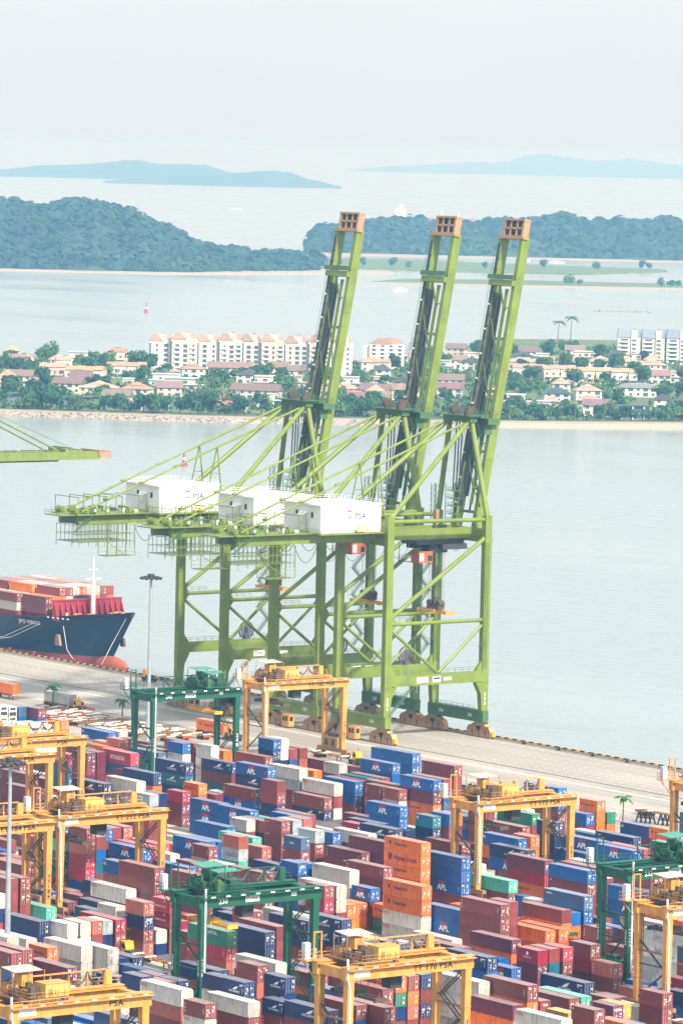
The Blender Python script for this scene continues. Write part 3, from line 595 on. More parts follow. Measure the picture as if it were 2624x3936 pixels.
# ------------------------------------------------------------------ buoys, boats and a reef
def buoy(x, d, s_, label):
    wx, wy = cw(x, d); r = empty('channel_buoy', (wx, wy, SEA)); r.scale = (s_,)*3
    MB().tube((0,0,-.5),(0,0,1.0),1.5,12,0,1.3).build('float', M['deck_red'], r); MB().tube((0,0,1),(0,0,4.6),.75,8,0,.3).build('tower', M['deck_red'], r)
    MB().box(-.55,.55,-.55,.55,2.3,3.2).build('band', M['white_paint'], r); MB().tube((0,0,4.6),(0,0,5.6),.35,8).build('topmark', M['deck_red'], r)
    tag(r, label, 'buoy', 'channel buoys')
buoy(-77, 2333, 1.25, 'red and white channel buoy above the white crane machine house'); buoy(-185, 4464, 1.6, 'slender red channel buoy on open water left of the booms'); buoy(455, 6300, 2.6, 'tiny red buoy beside the spit at far right')
def boat(x, d, L_, label):
    wx, wy = cw(x, d); r = empty('motor_boat', (wx, wy, SEA), HEAD+.2)
    MB().prism([(-L_/2,.3),(-L_*.4,-.3),(L_*.4,-.3),(L_/2,1.4),(-L_/2,1.2)], 'y', -1.6, 1.6).build('hull', M['white_paint'], r); MB().box(-L_*.25,L_*.12,-1.2,1.2,1.3,3.0).build('cabin', M['white_paint'], r); MB().box(-L_*.2,L_*.13,-1.25,1.25,1.9,2.5).build('window', M['window_far'], r)
    tag(r, label, 'boat', 'boats in the strait')
boat(60, 5362, 17, 'white motor boat crossing just left of the second boom'); boat(-278, 12007, 28, 'small distant boat on the pale water left of the booms'); boat(300, 6900, 22, 'white boat moored near the wooded island'); boat(255, 6960, 18, 'smaller white boat close to the sandy shore of the wooded island')
def ship_far(x, d, L_, label):
    wx, wy = cw(x, d); r = empty('cargo_ship', (wx, wy, SEA), HEAD+.05)
    MB().prism([(-L_/2,6),(-L_*.46,-1),(L_*.44,-1),(L_/2,8),(L_*.42,6)], 'y', -9, 9).build('hull', M['hull_red'], r); MB().box(-L_*.45,-L_*.33,-8,8,6,26).box(-L_*.4,-L_*.36,-3,3,26,34).build('superstructure', M['white_paint'], r); MB().tube((L_*.1,0,6),(L_*.1,0,24),.8,6).tube((L_*.3,0,6),(L_*.3,0,20),.8,6).build('mast', M['white_paint'], r)
    tag(r, label, 'ship', 'ships beyond the island')
ship_far(190, 10800, 190, 'pale cargo ship behind the wooded island, near the middle boom'); ship_far(520, 10600, 120, 'white topped ship showing above the wooded island at right')
b = MB(); rnd = random.Random(5)
for k in range(70):
    x = 248+58*k/70; wx, wy = cw(x, 4796+rnd.uniform(-3,3)); s_ = rnd.uniform(.6,1.5)
    b.add([(wx+s_*rnd.uniform(-1.2,1.2), wy+s_*rnd.uniform(-1,1), SEA-.3+s_*rnd.uniform(0,1.3)) for _ in range(5)], [(0,1,2),(0,2,3),(0,3,4),(1,2,4),(2,3,4),(0,1,4)])
tag(b.build('reef_rocks', M['rock']), 'low dark line of reef rocks in the strait at right', 'rocks', kind='stuff')
# ================================================================== ship-to-shore cranes
def psa_emblem(parent, loc, s_, face):
    """ring-and-swoosh emblem: an open blue ring with a red swoosh above"""
    b = MB(); n = 20
    def ring(r0, r1, a0, a1, m_, dx=0, dy=0, k=16):
        vs = []
        for i in range(k+1):
            a = a0+(a1-a0)*i/k; w_ = math.sin(math.pi*min(1, max(0, i/k)))*.7+.3
            vs += [(dx+r0*math.cos(a), dy+r0*math.sin(a), 0), (dx+(r0+(r1-r0)*w_)*math.cos(a), dy+(r0+(r1-r0)*w_)*math.sin(a), 0)]
        b.add(vs, [(2*i, 2*i+2, 2*i+3, 2*i+1) for i in range(k)], m_)
    ring(.30, .44, R(150), R(430), 0); ring(.46, .66, R(40), R(165), 1, .05, .02); ring(.16, .30, R(20), R(120), 1, .15, .25)
    o = b.build('emblem', [M['navy_text'], M['red_text']], parent, loc); o.rotation_euler = (R(90), 0, 0) if face == '-y' else (R(90), 0, R(90)); o.scale = (s_, s_, 1); return o
def zigzag(b, x, y0, y1, z0, z1, n, wd=.8, m_=0, axis='y'):
    """flights of stairs between two ends, with handrail"""
    for i in range(n):
        za = z0+(z1-z0)*i/n; zb = z0+(z1-z0)*(i+1)/n; ya, yb = (y0, y1) if i % 2 == 0 else (y1, y0)
        P = (lambda y, z, o=0: (x+o, y, z)) if axis == 'y' else (lambda y, z, o=0: (y, x+o, z))
        for o in (-wd/2, wd/2):
            b.beam(P(ya, za, o), P(yb, zb, o), .12, .22, m_); b.beam(P(ya, za+1, o), P(yb, zb+1, o), .07, .07, m_)
        k = max(3, int(abs(zb-za)/.55))
        for j in range(k): f = (j+.5)/k; p = Vector(P(ya+(yb-ya)*f, za+(zb-za)*f)); b.box(p.x-(wd/2 if axis == 'y' else .12), p.x+(wd/2 if axis == 'y' else .12), p.y-(.12 if axis == 'y' else wd/2), p.y+(.12 if axis == 'y' else wd/2), p.z-.03, p.z+.03, m_)
        q = Vector(P(yb, zb)); b.box(q.x-.6, q.x+.6, q.y-.6, q.y+.6, zb-.06, zb, m_)
def sts(boom_deg=79.6):
    r = empty('quay_crane', (0,0,0)); g = M['lime']; X = 10.3; YL, YW = -16.0, 16.0
    for sx in (-X, X):
        for sy, s_ in ((YL, 1), (YW, -1)):
            MB().box(sx-.8, sx+.8, sy-1.05, sy+1.05, 14.6, 58.6 if sy < 0 else 58.0).build('leg', g, r)
            MB().prism([(sy-1.05*s_, 14.55), (sy+3.0*s_, 14.55), (sy+1.35*s_, 11.5), (sy+.95*s_, 7.0), (sy-1.05*s_, 7.0)], 'x', sx-.78, sx+.78).box(sx-.9, sx+.9, sy-1.15, sy+1.15, 14.45, 14.75).build('lower_leg', g, r)
        MB().box(sx-.72, sx+.72, YL+1.05, YW-1.05, 14.7, 17.5).prism([(YL+1.04,17.4),(YL+3,17.4),(YL+1.04,20)], 'x', sx-.5, sx+.5).prism([(YW-1.04,17.4),(YW-3,17.4),(YW-1.04,20)], 'x', sx-.5, sx+.5).build('tie_beam', g, r)
        MB().tube((sx,YL+1,30.8),(sx,YW-1,30.8),.52,10).build('brace', g, r)
        MB().tube((sx,YL+1,29.4),(sx,.6,17.7),.42,9).build('brace', g, r); MB().tube((sx,YW-1,29.4),(sx,1.0,17.7),.42,9).build('brace', g, r)
        MB().tube((sx,YL+1,32.4),(sx,YW-.6,52.2),.58,10).build('brace', g, r)
        MB().tube((sx,YL+1,57.2),(sx,YW-1,57.0),.55,10).build('brace', g, r)
        MB().prism([(YL+1.04,28),(YL+1.04,33.6),(YL+3.2,30.8)], 'x', sx-.12, sx+.12).build('gusset', g, r)
        b = MB().rail([(sx-.6,YL+2,17.5),(sx-.6,YW-2,17.5)], 1.1, 2.2).rail([(sx-.5,YL+2,31.3),(sx-.5,YL+9,31.3)], 1.1, 1.8)
        for z in range(18, 50, 3): b.beam((sx+.9,YW+.0,z),(sx+.9,YW,z+3),.09,.09); b.beam((sx+.9,YW-.7,z),(sx+.9,YW-.7,z+3),.09,.09); b.beam((sx+.9,YW-.7,z+1),(sx+.9,YW,z+1),.07,.07); b.beam((sx+.9,YW-.7,z+2),(sx+.9,YW,z+2),.07,.07)
        b.box(sx+.5, sx+1.6, YW-2.4, YW-1.0, 24, 24.15); b.rail([(sx+1.5,YW-2.4,24.1),(sx+1.5,YW-1,24.1)], 1.1, .7); b.build('handrail', M['lime_dark'], r)
    for sy in (YL, YW):
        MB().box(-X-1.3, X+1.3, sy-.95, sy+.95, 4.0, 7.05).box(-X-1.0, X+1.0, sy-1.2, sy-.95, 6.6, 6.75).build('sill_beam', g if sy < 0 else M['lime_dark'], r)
        MB().rail([(-X+2,sy-1.1,7.0),(X-2,sy-1.1,7.0)], 1.1, 2.2).build('handrail', M['lime_dark'], r)
        MB().box(-X, X, sy-.8, sy+.8, 51.0, 54.4).build('cross_girder', g, r)
        # bogies: stacked balance beams over wheels, one set under each leg
        for sx in (-X, X):
            b = MB(); o_ = -.6 if sx > 0 else .6; cx = sx+o_
            b.prism([(cx-3.4,2.95),(cx+3.4,2.95),(cx+1.5,3.98),(cx-1.5,3.98)], 'y', sy-.85, sy+.85)
            for q in (-2.6, 2.6): b.prism([(cx+q-2.35,1.75),(cx+q+2.35,1.75),(cx+q+1.5,2.95),(cx+q-1.5,2.95)], 'y', sy-.8, sy+.8)
            bo = b.build('bogie', M['stripe'], r); b = MB()
            for q in (-3.9, -1.3, 1.3, 3.9): b.prism([(cx+q-1.2,.55),(cx+q+1.2,.55),(cx+q+.9,1.78),(cx+q-.9,1.78)], 'y', sy-.72, sy+.72)
            b.build('truck_frame', M['tan'], bo)
            for q in (-4.5,-3.3,-1.9,-.7,.7,1.9,3.3,4.5): put('wheel', WHEEL, bo, (cx+q, sy, .48))
            MB().box(cx+(5.2 if sx > 0 else -5.6), cx+(5.6 if sx > 0 else -5.2), sy-.5, sy+.5, .6, 1.6).build('buffer', M['yellow'], bo)
    b = MB().box(-2.0, 1.2, YL-2.6, YL-.9, .5, 3.6); o = b.build('cabin', M['ochre'], r); MB().box(-1.6,-.7,YL-2.65,YL-2.6,1.9,3.1).box(-.4,.5,YL-2.65,YL-2.6,1.9,3.1).box(1.2,1.25,YL-2.3,YL-1.3,1.9,3.1).build('window', M['glass_dark'], o)
    # main girders with rear stays, apex frame
    for sx in (-4.1, 4.1):
        MB().box(sx-.68, sx+.68, -59.8, 17.6, 51.9, 54.6).build('girder', g, r)
        b = MB(); b.tube((sx,-58.5,55.2),(sx,-15,71.6),.30,8); b.tube((sx,-15,71.6),(sx*1.02,13.6,82.2),.33,8)
        for f in (.2, .45, .7): q = Vector((sx,-60,55.2)).lerp(Vector((sx,-15,71.6)), f); b.tube(q-Vector((0,.5,.18)), q+Vector((0,.5,.18)), .42, 8)
        b.build('back_stay', g, r)
        MB().beam((sx-.1,-15,71.4),(sx-1.6,-17,58.5),.28,.28).beam((sx+.1,-15,71.4),(sx+1.0,-14,58.5),.28,.28).beam((sx-.9,-16,64.5),(sx+.6,-14.6,64.5),.18,.18).build('stay_strut', g, r)
    for s_ in (-1, 1):
        MB().tube((s_*X,16,57.6),(s_*4.3,14.6,83),.72,10).build('mast_leg', M['lime'], r)
        MB().tube((s_*X,-15.6,58.2),(s_*4.3,13.6,82),.66,10).build('mast_stay', g, r)
    MB().box(-5.6,5.6,13.2,15.6,82.0,83.6).box(-6.4,6.6,11.8,18.6,83.6,83.8).rail([(-6.3,11.9,83.8),(6.5,11.9,83.8),(6.5,18.5,83.8),(-6.3,18.5,83.8)],1.1,1.4).build('mast_head', M['lime_dark'], r)
    b = MB()
    for sx in (-3.4, 3.2): b.tube((sx-.6,15,85.0),(sx+.6,15,85.0),1.15,14)
    b.box(-5,-3.8,16,17.6,83.8,85.6).box(4,5.2,12.3,13.6,83.8,85.0).beam((2,12,83.8),(2,12,87.5),.15,.15).beam((2,12,87.4),(2,17,87.4),.15,.15); b.build('sheaves', M['brown_steel'], r)
    MB().box(1.0,6.5,18.6,22.5,81.3,82.9).box(3,5,18.6,21,78.6,81.3).build('latch_platform', M['lime_dark'], r)
    b = MB()
    for k in range(6): z = 60+3.6*k; b.beam((7.6-1.0*k*.6,15.4,z),(6.2-1.0*k*.6,15.4,z+3.6),.5,.12); b.box(6.2-.6*k-.9,6.2-.6*k+.9,14.6,16.4,z+3.55,z+3.65)
    b.build('ladder', M['lime_dark'], r)
    for k, sx in enumerate((-1.6,-.4,.8)): MB().tube((sx,14.6,82),(sx,13.8,63.5 if k != 1 else 61.5),.2,7).build('folded_stay', M['dark_steel'], r)
    b = MB()
    for sx in (-6.4,-4.8):
        for sy in (10.4, 12.0): b.beam((sx,sy,55),(sx,sy,65.5),.14,.14)
    for k in range(7):
        z = 55+1.5*k; b.beam((-6.4,10.4,z),(-4.8,10.4,z+1.5),.09,.09); b.beam((-4.8,10.4,z),(-4.8,12,z+1.5),.09,.09); b.beam((-6.4,10.4,z),(-4.8,10.4,z),.09,.09)
    for sx in (.2,3.6):
        for sy in (10,13): b.beam((sx,sy,55),(sx,sy,66),.14,.14)
    for k in range(5):
        z = 56+2*k; b.box(.2,3.6,10,13,z,z+.08); b.rail([(.2,10,z),(3.6,10,z)],1.0,1.1)
    b.build('lattice_tower', M['lime_dark'], r)
    MB().box(-2.8,-1.8,8.6,9.6,55,59).build('electric_cabinet', M['tan'], r)
    # machine house
    h = MB().box(3.4,8.2,-36.5,-17.3,54.7,61.6).box(-9.9,3.4,-34.8,-17.3,54.7,61.6).box(-2.6,.2,-35.6,-34.8,54.9,59.6).build('machine_house', M['white_paint'], r)
    MB().prism([(-36.9,61.6),(-17.0,61.6),(-17.0,62.0),(-36.9,61.95)],'x',3.1,8.5).prism([(-35.2,61.6),(-17.0,61.6),(-17,62.0),(-35.2,61.95)],'x',-10.2,3.1).build('roof', M['white_roof'], h)
    MB().rail([(-9.7,-17.4,62),(8.1,-17.4,62)],1.0,1.3,.04).rail([(-9.7,-34,62),(-9.7,-17.4,62)],1.0,1.5,.04).build('roof_rail', M['white_paint'], h)
    for sx, sy in ((4.6,-36.55),(1.6,-34.85),(-4.2,-34.85)): MB().box(sx-.45,sx+.45,sy-.03,sy+.02,58.5,59.9).build('window', M['glass_dark'], h)
    for sx in (-1.9,-.6,1.9): MB().box(sx-.5,sx+.5,-36.5 if sx < 1 else -35.8,-35.6 if sx < 1 else -34.8,57.2,59.0).build('vent', M['white_paint'], h)
    MB().box(8.2,8.26,-20.0,-18.9,55.0,57.0).build('door', M['pale_grey'], h)
    psa_emblem(h, (8.24,-27.4,59.2), 1.9, '+x'); text('PSA', 'navy_text', '+x', (8.24,-23.9,58.8), h, 2.2)
    d = MB().box(2.6,9.6,-37.4,-17.0,54.3,54.62); d.rail([(9.5,-37.2,54.6),(9.5,-17.2,54.6)],1.1,1.6,.045).rail([(3,-37.3,54.6),(9.5,-37.3,54.6)],1.1,1.6,.045); d.build('deck', M['lime'], r)
    # rear platform with winch gear and goal-post frames
    d = MB().box(-6.2,6.6,-61.5,-37.4,54.45,54.7).box(-1.6,5.6,-66.4,-61.5,54.42,54.66); d.rail([(6.5,-61.5,54.7),(6.5,-37.5,54.7)],1.2,1.5).rail([(-1.5,-66.3,54.7),(5.5,-66.3,54.7),(5.5,-61.5,54.7)],1.2,1.5).rail([(-6.1,-61.4,54.7),(-6.1,-37.5,54.7)],1.2,2); d.build('rear_platform', g, r)
    rnd = random.Random(9)
    for k in range(30):
        x = rnd.uniform(-5.6,5.8); y = rnd.uniform(-61,-38.5); s_ = rnd.uniform(.25,.9); MB().box(x-s_,x+s_,y-s_*.8,y+s_*.8,54.7,54.7+rnd.uniform(.4,1.9)).box(x-s_*.7,x+s_*.5,y-s_*.5,y+s_*.9,54.7,54.7+rnd.uniform(.3,1.2)).build('gear_box', M[rnd.choice(['lime','lime','lime_dark','pale_grey','dark_steel'])], r)
    for y in (-60,-56.5):
        for x in (-3.4, 3.0): MB().tube((x-1.2,y,55.6),(x+1.3,y,55.6),.75,10).tube((x-1.25,y,55.6),(x-1.15,y,55.6),.95,10).build('winch_drum', M['lime'], r)
    b = MB()
    for y in (-60.5,-56,-51.5,-46.5,-41):
        for sx in (-5.4,5.4): b.beam((sx,y,54.7),(sx,y,59.2),.16,.16)
        b.beam((-5.4,y,59.2),(5.4,y,59.2),.18,.18)
    b.beam((5.4,-60.5,59.2),(5.4,-56,58.9),.16,.16).beam((5.4,-51.5,59.2),(5.4,-46.5,58.9),.16,.16).beam((-5.4,-46.5,59.2),(-5.4,-41,58.9),.16,.16); b.build('goal_post', M['lime'], r)
    MB().box(-3.42,3.42,-59.7,-59.3,52.1,54.3).build('end_panel', M['lime_dark'], r)
    b = MB()
    for y in (-57,-41): b.box(-3.42,3.42,y-.4,y+.4,52.3,54.2)
    b.build('cross_tie', M['lime_dark'], r)
    # hanging maintenance cages below the rear girder
    b = MB()
    for sx in (-5.4,-2,2,5.4):
        for z in (51.6,49.2,47.2): b.beam((sx,-60,z),(sx,-42.4,z),.13,.13)
    for y in [-60+1.35*i for i in range(14)]:
        for sx in (-5.4,2,5.4): b.beam((sx,y,51.8),(sx,y,47.0 if int((y+60)/1.35) % 3 else 45.9),.10,.10)
        b.beam((-5.4,y,47.2),(5.4,y,47.2),.09,.09); b.beam((2,y,49.2),(5.4,y,49.2),.09,.09)
    b.build('hanging_walkway', M['lime'], r)
    b = MB(); b.box(1.5,5.6,-51.2,-42.3,43.3,43.45)
    for y in (-51.2,-48.2,-45.2,-42.3):
        for sx in (1.5,5.6): b.beam((sx,y,43.4),(sx,y,51.6),.13,.13)
    for z in (44.4,45.5,47.2): b.beam((1.5,-51.2,z),(1.5,-42.3,z),.08,.08).beam((5.6,-51.2,z),(5.6,-42.3,z),.08,.08)
    b.beam((5.6,-51.2,47.2),(5.6,-45.2,43.5),.16,.16); b.build('hanging_basket', M['lime'], r)
    for args in ((5.9,-62,-56,50.0,54.6,1,.8),(-11.4,11,14.4,19,51,9,.9),(11.3,-15.5,-8,7.2,14.6,1,.8)):
        b = MB(); zigzag(b, *args); b.build('stairs', M['lime_dark'], r)
    b = MB()
    for k in range(5):
        y0 = -41+7.5*k; b.path([(3.2,y0+7.5*t,51.6-4.7*4*t*(1-t)) for t in [i/8 for i in range(9)]], .09, 5)
    for k in range(4):
        y0 = 4+5*k; b.path([(3.2,y0+5*t,51.6-3.2*4*t*(1-t)) for t in [i/8 for i in range(9)]], .07, 5)
    b.build('festoon_cable', M['rope'], r)
    # trolley, driver cab, headblock and spreader
    t_ = MB().box(-3.3,3.3,-1.5,14,50.3,51.4).box(-4.4,-2.4,1,13,49.0,50.3).box(2.0,4.0,6.5,14.5,48.9,50.3).box(-1.5,1.5,4,10,47.9,50.3).build('trolley', M['dark_steel'], r)
    MB().rail([(-4.4,-1.5,46),(-4.4,5,46)],1.1,1.2).box(-4.4,4,-1.6,-1.0,45.6,45.75).beam((-4.2,-1.4,45.7),(-4.2,-1.4,50.4),.12,.12).beam((4,-1.4,45.7),(4,-1.4,50.4),.12,.12).build('cab_frame', M['dark_steel'], t_)
    c_ = MB().box(-1.2,1.9,.2,4.9,45.4,48.4).build('driver_cab', M['orange_red'], t_); MB().box(1.9,1.96,.7,1.9,45.9,47.9).build('side_panel', M['white_paint'], c_); MB().box(-1.0,1.7,4.9,4.95,45.7,47.4).box(1.9,1.95,3.3,4.7,45.9,47.3).build('window', M['glass_dark'], c_)
    sp = MB().box(-6.05,6.05,6.4,7.0,32.2,32.8).box(-6.05,6.05,8.4,9.0,32.2,32.8).box(-6.2,-5.5,6.2,9.2,32.0,32.9).box(5.5,6.2,6.2,9.2,32.0,32.9).box(-1.2,1.2,6.2,9.2,32.2,33.1).build('spreader', M['ochre'], r)
    MB().box(-2.4,2.4,6.6,8.8,33.1,33.9).tube((-1.9,6.8,34.6),(-1.9,8.6,34.6),.85,12).tube((1.9,6.8,34.6),(1.9,8.6,34.6),.85,12).box(-.3,.3,7,8.4,33.9,36.2).build('headblock', M['brown_steel'], sp)
    b = MB()
    for sx in (-2.2,-1.5,1.5,2.2):
        for sy in (7.0,8.4): b.tube((sx,sy,34.8),(sx,sy,50.4),.045,5)
    b.build('hoist_rope', M['rope'], sp)
    # cable reel on the far tie beam
    rl = MB().tube((-10.35,6.3,19.9),(-10.05,6.3,19.9),.5,12); rl.box(-10.9,-9.6,5.6,7.0,17.5,18.6)
    rl = rl.build('cable_reel', M['reel'], r); b = MB(); c0 = Vector((-10.2,6.3,19.9))
    for i in range(24):
        a = 2*math.pi*i/24; a2 = 2*math.pi*(i+1)/24; d_ = Vector((0, math.cos(a), math.sin(a))); d2 = Vector((0, math.cos(a2), math.sin(a2)))
        b.beam(c0+d_*.4, c0+d_*2.3, .10, .16); b.beam(c0+d_*2.35, c0+d2*2.35, .5, .16); b.beam(c0+d_*1.5, c0+d2*1.5, .35, .12)
    b.build('spokes', M['reel'], rl)
    # signs on the near tie beam
    for y0, y1, nm in ((-6.6,-2.9,0),(-1.4,1.2,1),(2.2,4.8,2)):
        s_ = MB().box(X+.74,X+.80,y0,y1,15.35 if nm < 2 else 15.7,16.85 if nm < 2 else 16.5).build('sign_plate', M['white_paint'], r)
        if nm == 0: psa_emblem(s_, (X+.82,y0+.85,16.05), .95, '+x'); text('PSA', 'navy_text', '+x', (X+.82,y0+2.35,16.0), s_, 1.05)
        if nm == 1: MB().box(X+.81,X+.82,y0+.2,y1-.2,16.1,16.6).box(X+.81,X+.82,y0+.6,y1-.6,15.55,15.75).build('print', M['navy_text'], s_)
    # boom: built along its own length, raised by boom_deg
    hy, hz_ = 16.1, 54.6; a = R(boom_deg); dy, dz = math.cos(a), math.sin(a)
    def B(x, s_, n): return (x, hy+dy*s_-dz*n, hz_+dz*s_+dy*n)
    up = (0, -dz, dy)
    bm = empty('boom', (0,0,0)); bm.parent = r
    for sx in (-4.3, 4.3): MB().beam(B(sx,0,-1.2), B(sx,77,-1.2), 1.35, 2.5, 0, up).build('boom_girder', g, bm)
    for s_ in (4, 20, 36, 50): MB().beam(B(-3.62,s_,-1.9), B(3.62,s_,-1.9), .7, .5, 0, up).build('cross_beam', M['lime'], bm)
    MB().beam(B(-4.9,64.5,.4), B(4.9,64.5,.4), 1.5, 1.4, 0, up).build('cross_beam', M['lime'], bm); MB().beam(B(-5.4,66,1.2), B(5.2,66,1.2), 1.2, .3, 0, up).build('walkway', M['lime_dark'], bm)
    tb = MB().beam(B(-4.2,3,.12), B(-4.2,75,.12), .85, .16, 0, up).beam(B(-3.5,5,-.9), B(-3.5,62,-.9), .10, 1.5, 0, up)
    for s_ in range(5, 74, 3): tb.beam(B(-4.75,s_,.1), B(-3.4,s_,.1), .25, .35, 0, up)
    tb.build('girder_shade_strip', M['dark_steel'], bm)  # dark strips and side sheet added to imitate shade on the left girder
    b = MB().beam(B(1.9,6,.2), B(1.9,63,.2), .42, .42, 0, up).beam(B(2.7,6,.2), B(2.7,63,.2), .25, .25, 0, up)
    for k, s_ in enumerate((10,22,34,46,58)): b.beam(B(1.5,s_,.2), B(3.65,s_,.2), .4, .4, 0, up); b.beam(B(1.9,s_,.2), B(-3.6,s_+9,-.8), .3, .3, 0, up)
    b.build('inner_truss', M['lime'], bm)
    b = MB()
    for k in range(10): q = B(-4.3,6+6.6*k,.15); b.box(q[0]-.35,q[0]+.35,q[1]-.3,q[1]+.3,q[2]-.2,q[2]+.2)
    b.build('lamp', M['white_paint'], bm)
    b = MB(); 
    for sx in (-5.15,): b.beam(B(sx-.7,2,0), B(sx-.7,76,0), .07,.07,0,up); b.beam(B(sx-.7,2,-.9), B(sx-.7,76,-.9), .06,.06,0,up); b.beam(B(sx-.35,2,-1.4), B(sx-.35,76,-1.4), .75,.08,0,up)
    for s_ in range(2, 77, 2): b.beam(B(-5.85,s_,0), B(-5.85,s_,-1.4), .06,.06,0,up)
    for s_ in range(6, 76, 12): b.beam(B(5.0,s_,-.5), B(6.6,s_,-.5), .08,.08,0,up)
    b.build('walkway_rail', M['lime_dark'], bm)
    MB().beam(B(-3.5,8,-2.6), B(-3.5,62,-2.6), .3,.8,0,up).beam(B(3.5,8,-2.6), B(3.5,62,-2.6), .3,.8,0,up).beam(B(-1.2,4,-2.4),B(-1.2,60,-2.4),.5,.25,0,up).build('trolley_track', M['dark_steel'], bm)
    hd = MB().beam(B(-3.9,76.6,-1.2), B(-3.9,81.6,-1.2), .8,2.0,0,up).beam(B(3.9,76.6,-1.2), B(3.9,81.6,-1.2), .8,2.0,0,up).beam(B(-4.4,81.5,-1.2), B(4.4,81.5,-1.2), .5,2.2,0,up).beam(B(-4.4,76.9,-1.2), B(4.4,76.9,-1.2), .9,2.4,0,up).beam(B(-1.3,77.2,-.5), B(-1.3,81.4,-.5), .5,.5,0,up).beam(B(1.3,77.2,-.5), B(1.3,81.4,-.5), .5,.5,0,up).beam(B(-3.5,79.3,-.5), B(3.5,79.3,-.5), .5,.5,0,up)
    hd.beam(B(-5.2,76.6,-.5), B(5.4,76.6,-.5), .5,1.8,1,up); hd = hd.build('boom_head', [M['tan'], M['ochre_worn']], bm)
    b = MB()
    b.beam(B(0,77.3,-1.5), B(0,81.3,-1.5), 6.9,.2,0,up)
    for sx in (-2.4,0,2.4): b.beam(B(sx-.5,78.2+.1*sx,-.9), B(sx+.4,80.6,-.9), .5,.5,0,up)
    b.build('sheave_block', M['brown_steel'], hd)
    b = MB()
    if boom_deg > 45:
        for sx in (-4.9,-4.1,-3.4,-2.6): b.tube((sx,15,84.5), B(sx,52+sx,1.2), .05, 5)
        for sx in (3.3,): b.tube((sx,15,84.5), B(sx,52,1.2), .05, 5)
    else:
        for sx in (-4.3,4.3): b.tube((sx,15,83), B(sx,61,.6), .3, 6); b.tube((sx,15,83), B(sx,28,.6), .3, 6)
        for sx in (-1,1): b.tube((sx,15,83), B(sx,70,.6), .06, 5)
    b.build('boom_rope', M['rope'] if boom_deg > 45 else M['lime'], bm)
    return r
WHEEL = MB().tube((0,-.78,0),(0,.78,0),.46,12).mesh('wheel', M['tan'])
p0 = sts(79.6); trs = tree_of(p0)
CR = [('306', -241.5), ('305', -270.25), ('304', -312.9)]
cl = ['nearest lime green quay crane with raised boom, numbered 306 on its house', 'middle of the three lime green quay cranes with raised booms', 'farthest lime green quay crane with raised boom, beside the lamp mast']
for i, (num, u) in enumerate(CR):
    r = p0 if i == 0 else copy_tree(trs)
    r.location = (u, 201, 0); tag(r, cl[i], 'crane', 'quay cranes with raised booms')
for i, (num, u) in enumerate(CR):
    r = [o for o in col.objects if o.get('label') == cl[i]][0]
    pl = MB().box(9.62,9.68,-25.8,-22.5,54.9,56.6).build('number_plate', M['yellow_text'], r); text(num, 'white_text', '+x', (9.72,-24.15,55.75), pl, 1.75)
    for sx in (-6, 6):
        text(num, 'white_text', '-y', (sx,-17.0,5.5), r, 1.3); text(num, 'white_text', '-y', (sx+.2,15.0,5.5), r, 1.3)
    for sy in (-16,16): text('v'+num, 'white_text', '+x', (11.12,sy,10.2), r, 1.25)
p1 = sts(0); p1.location = (-528, 201, 0); tag(p1, 'lime green quay crane whose lowered boom reaches in from the left edge', 'crane')
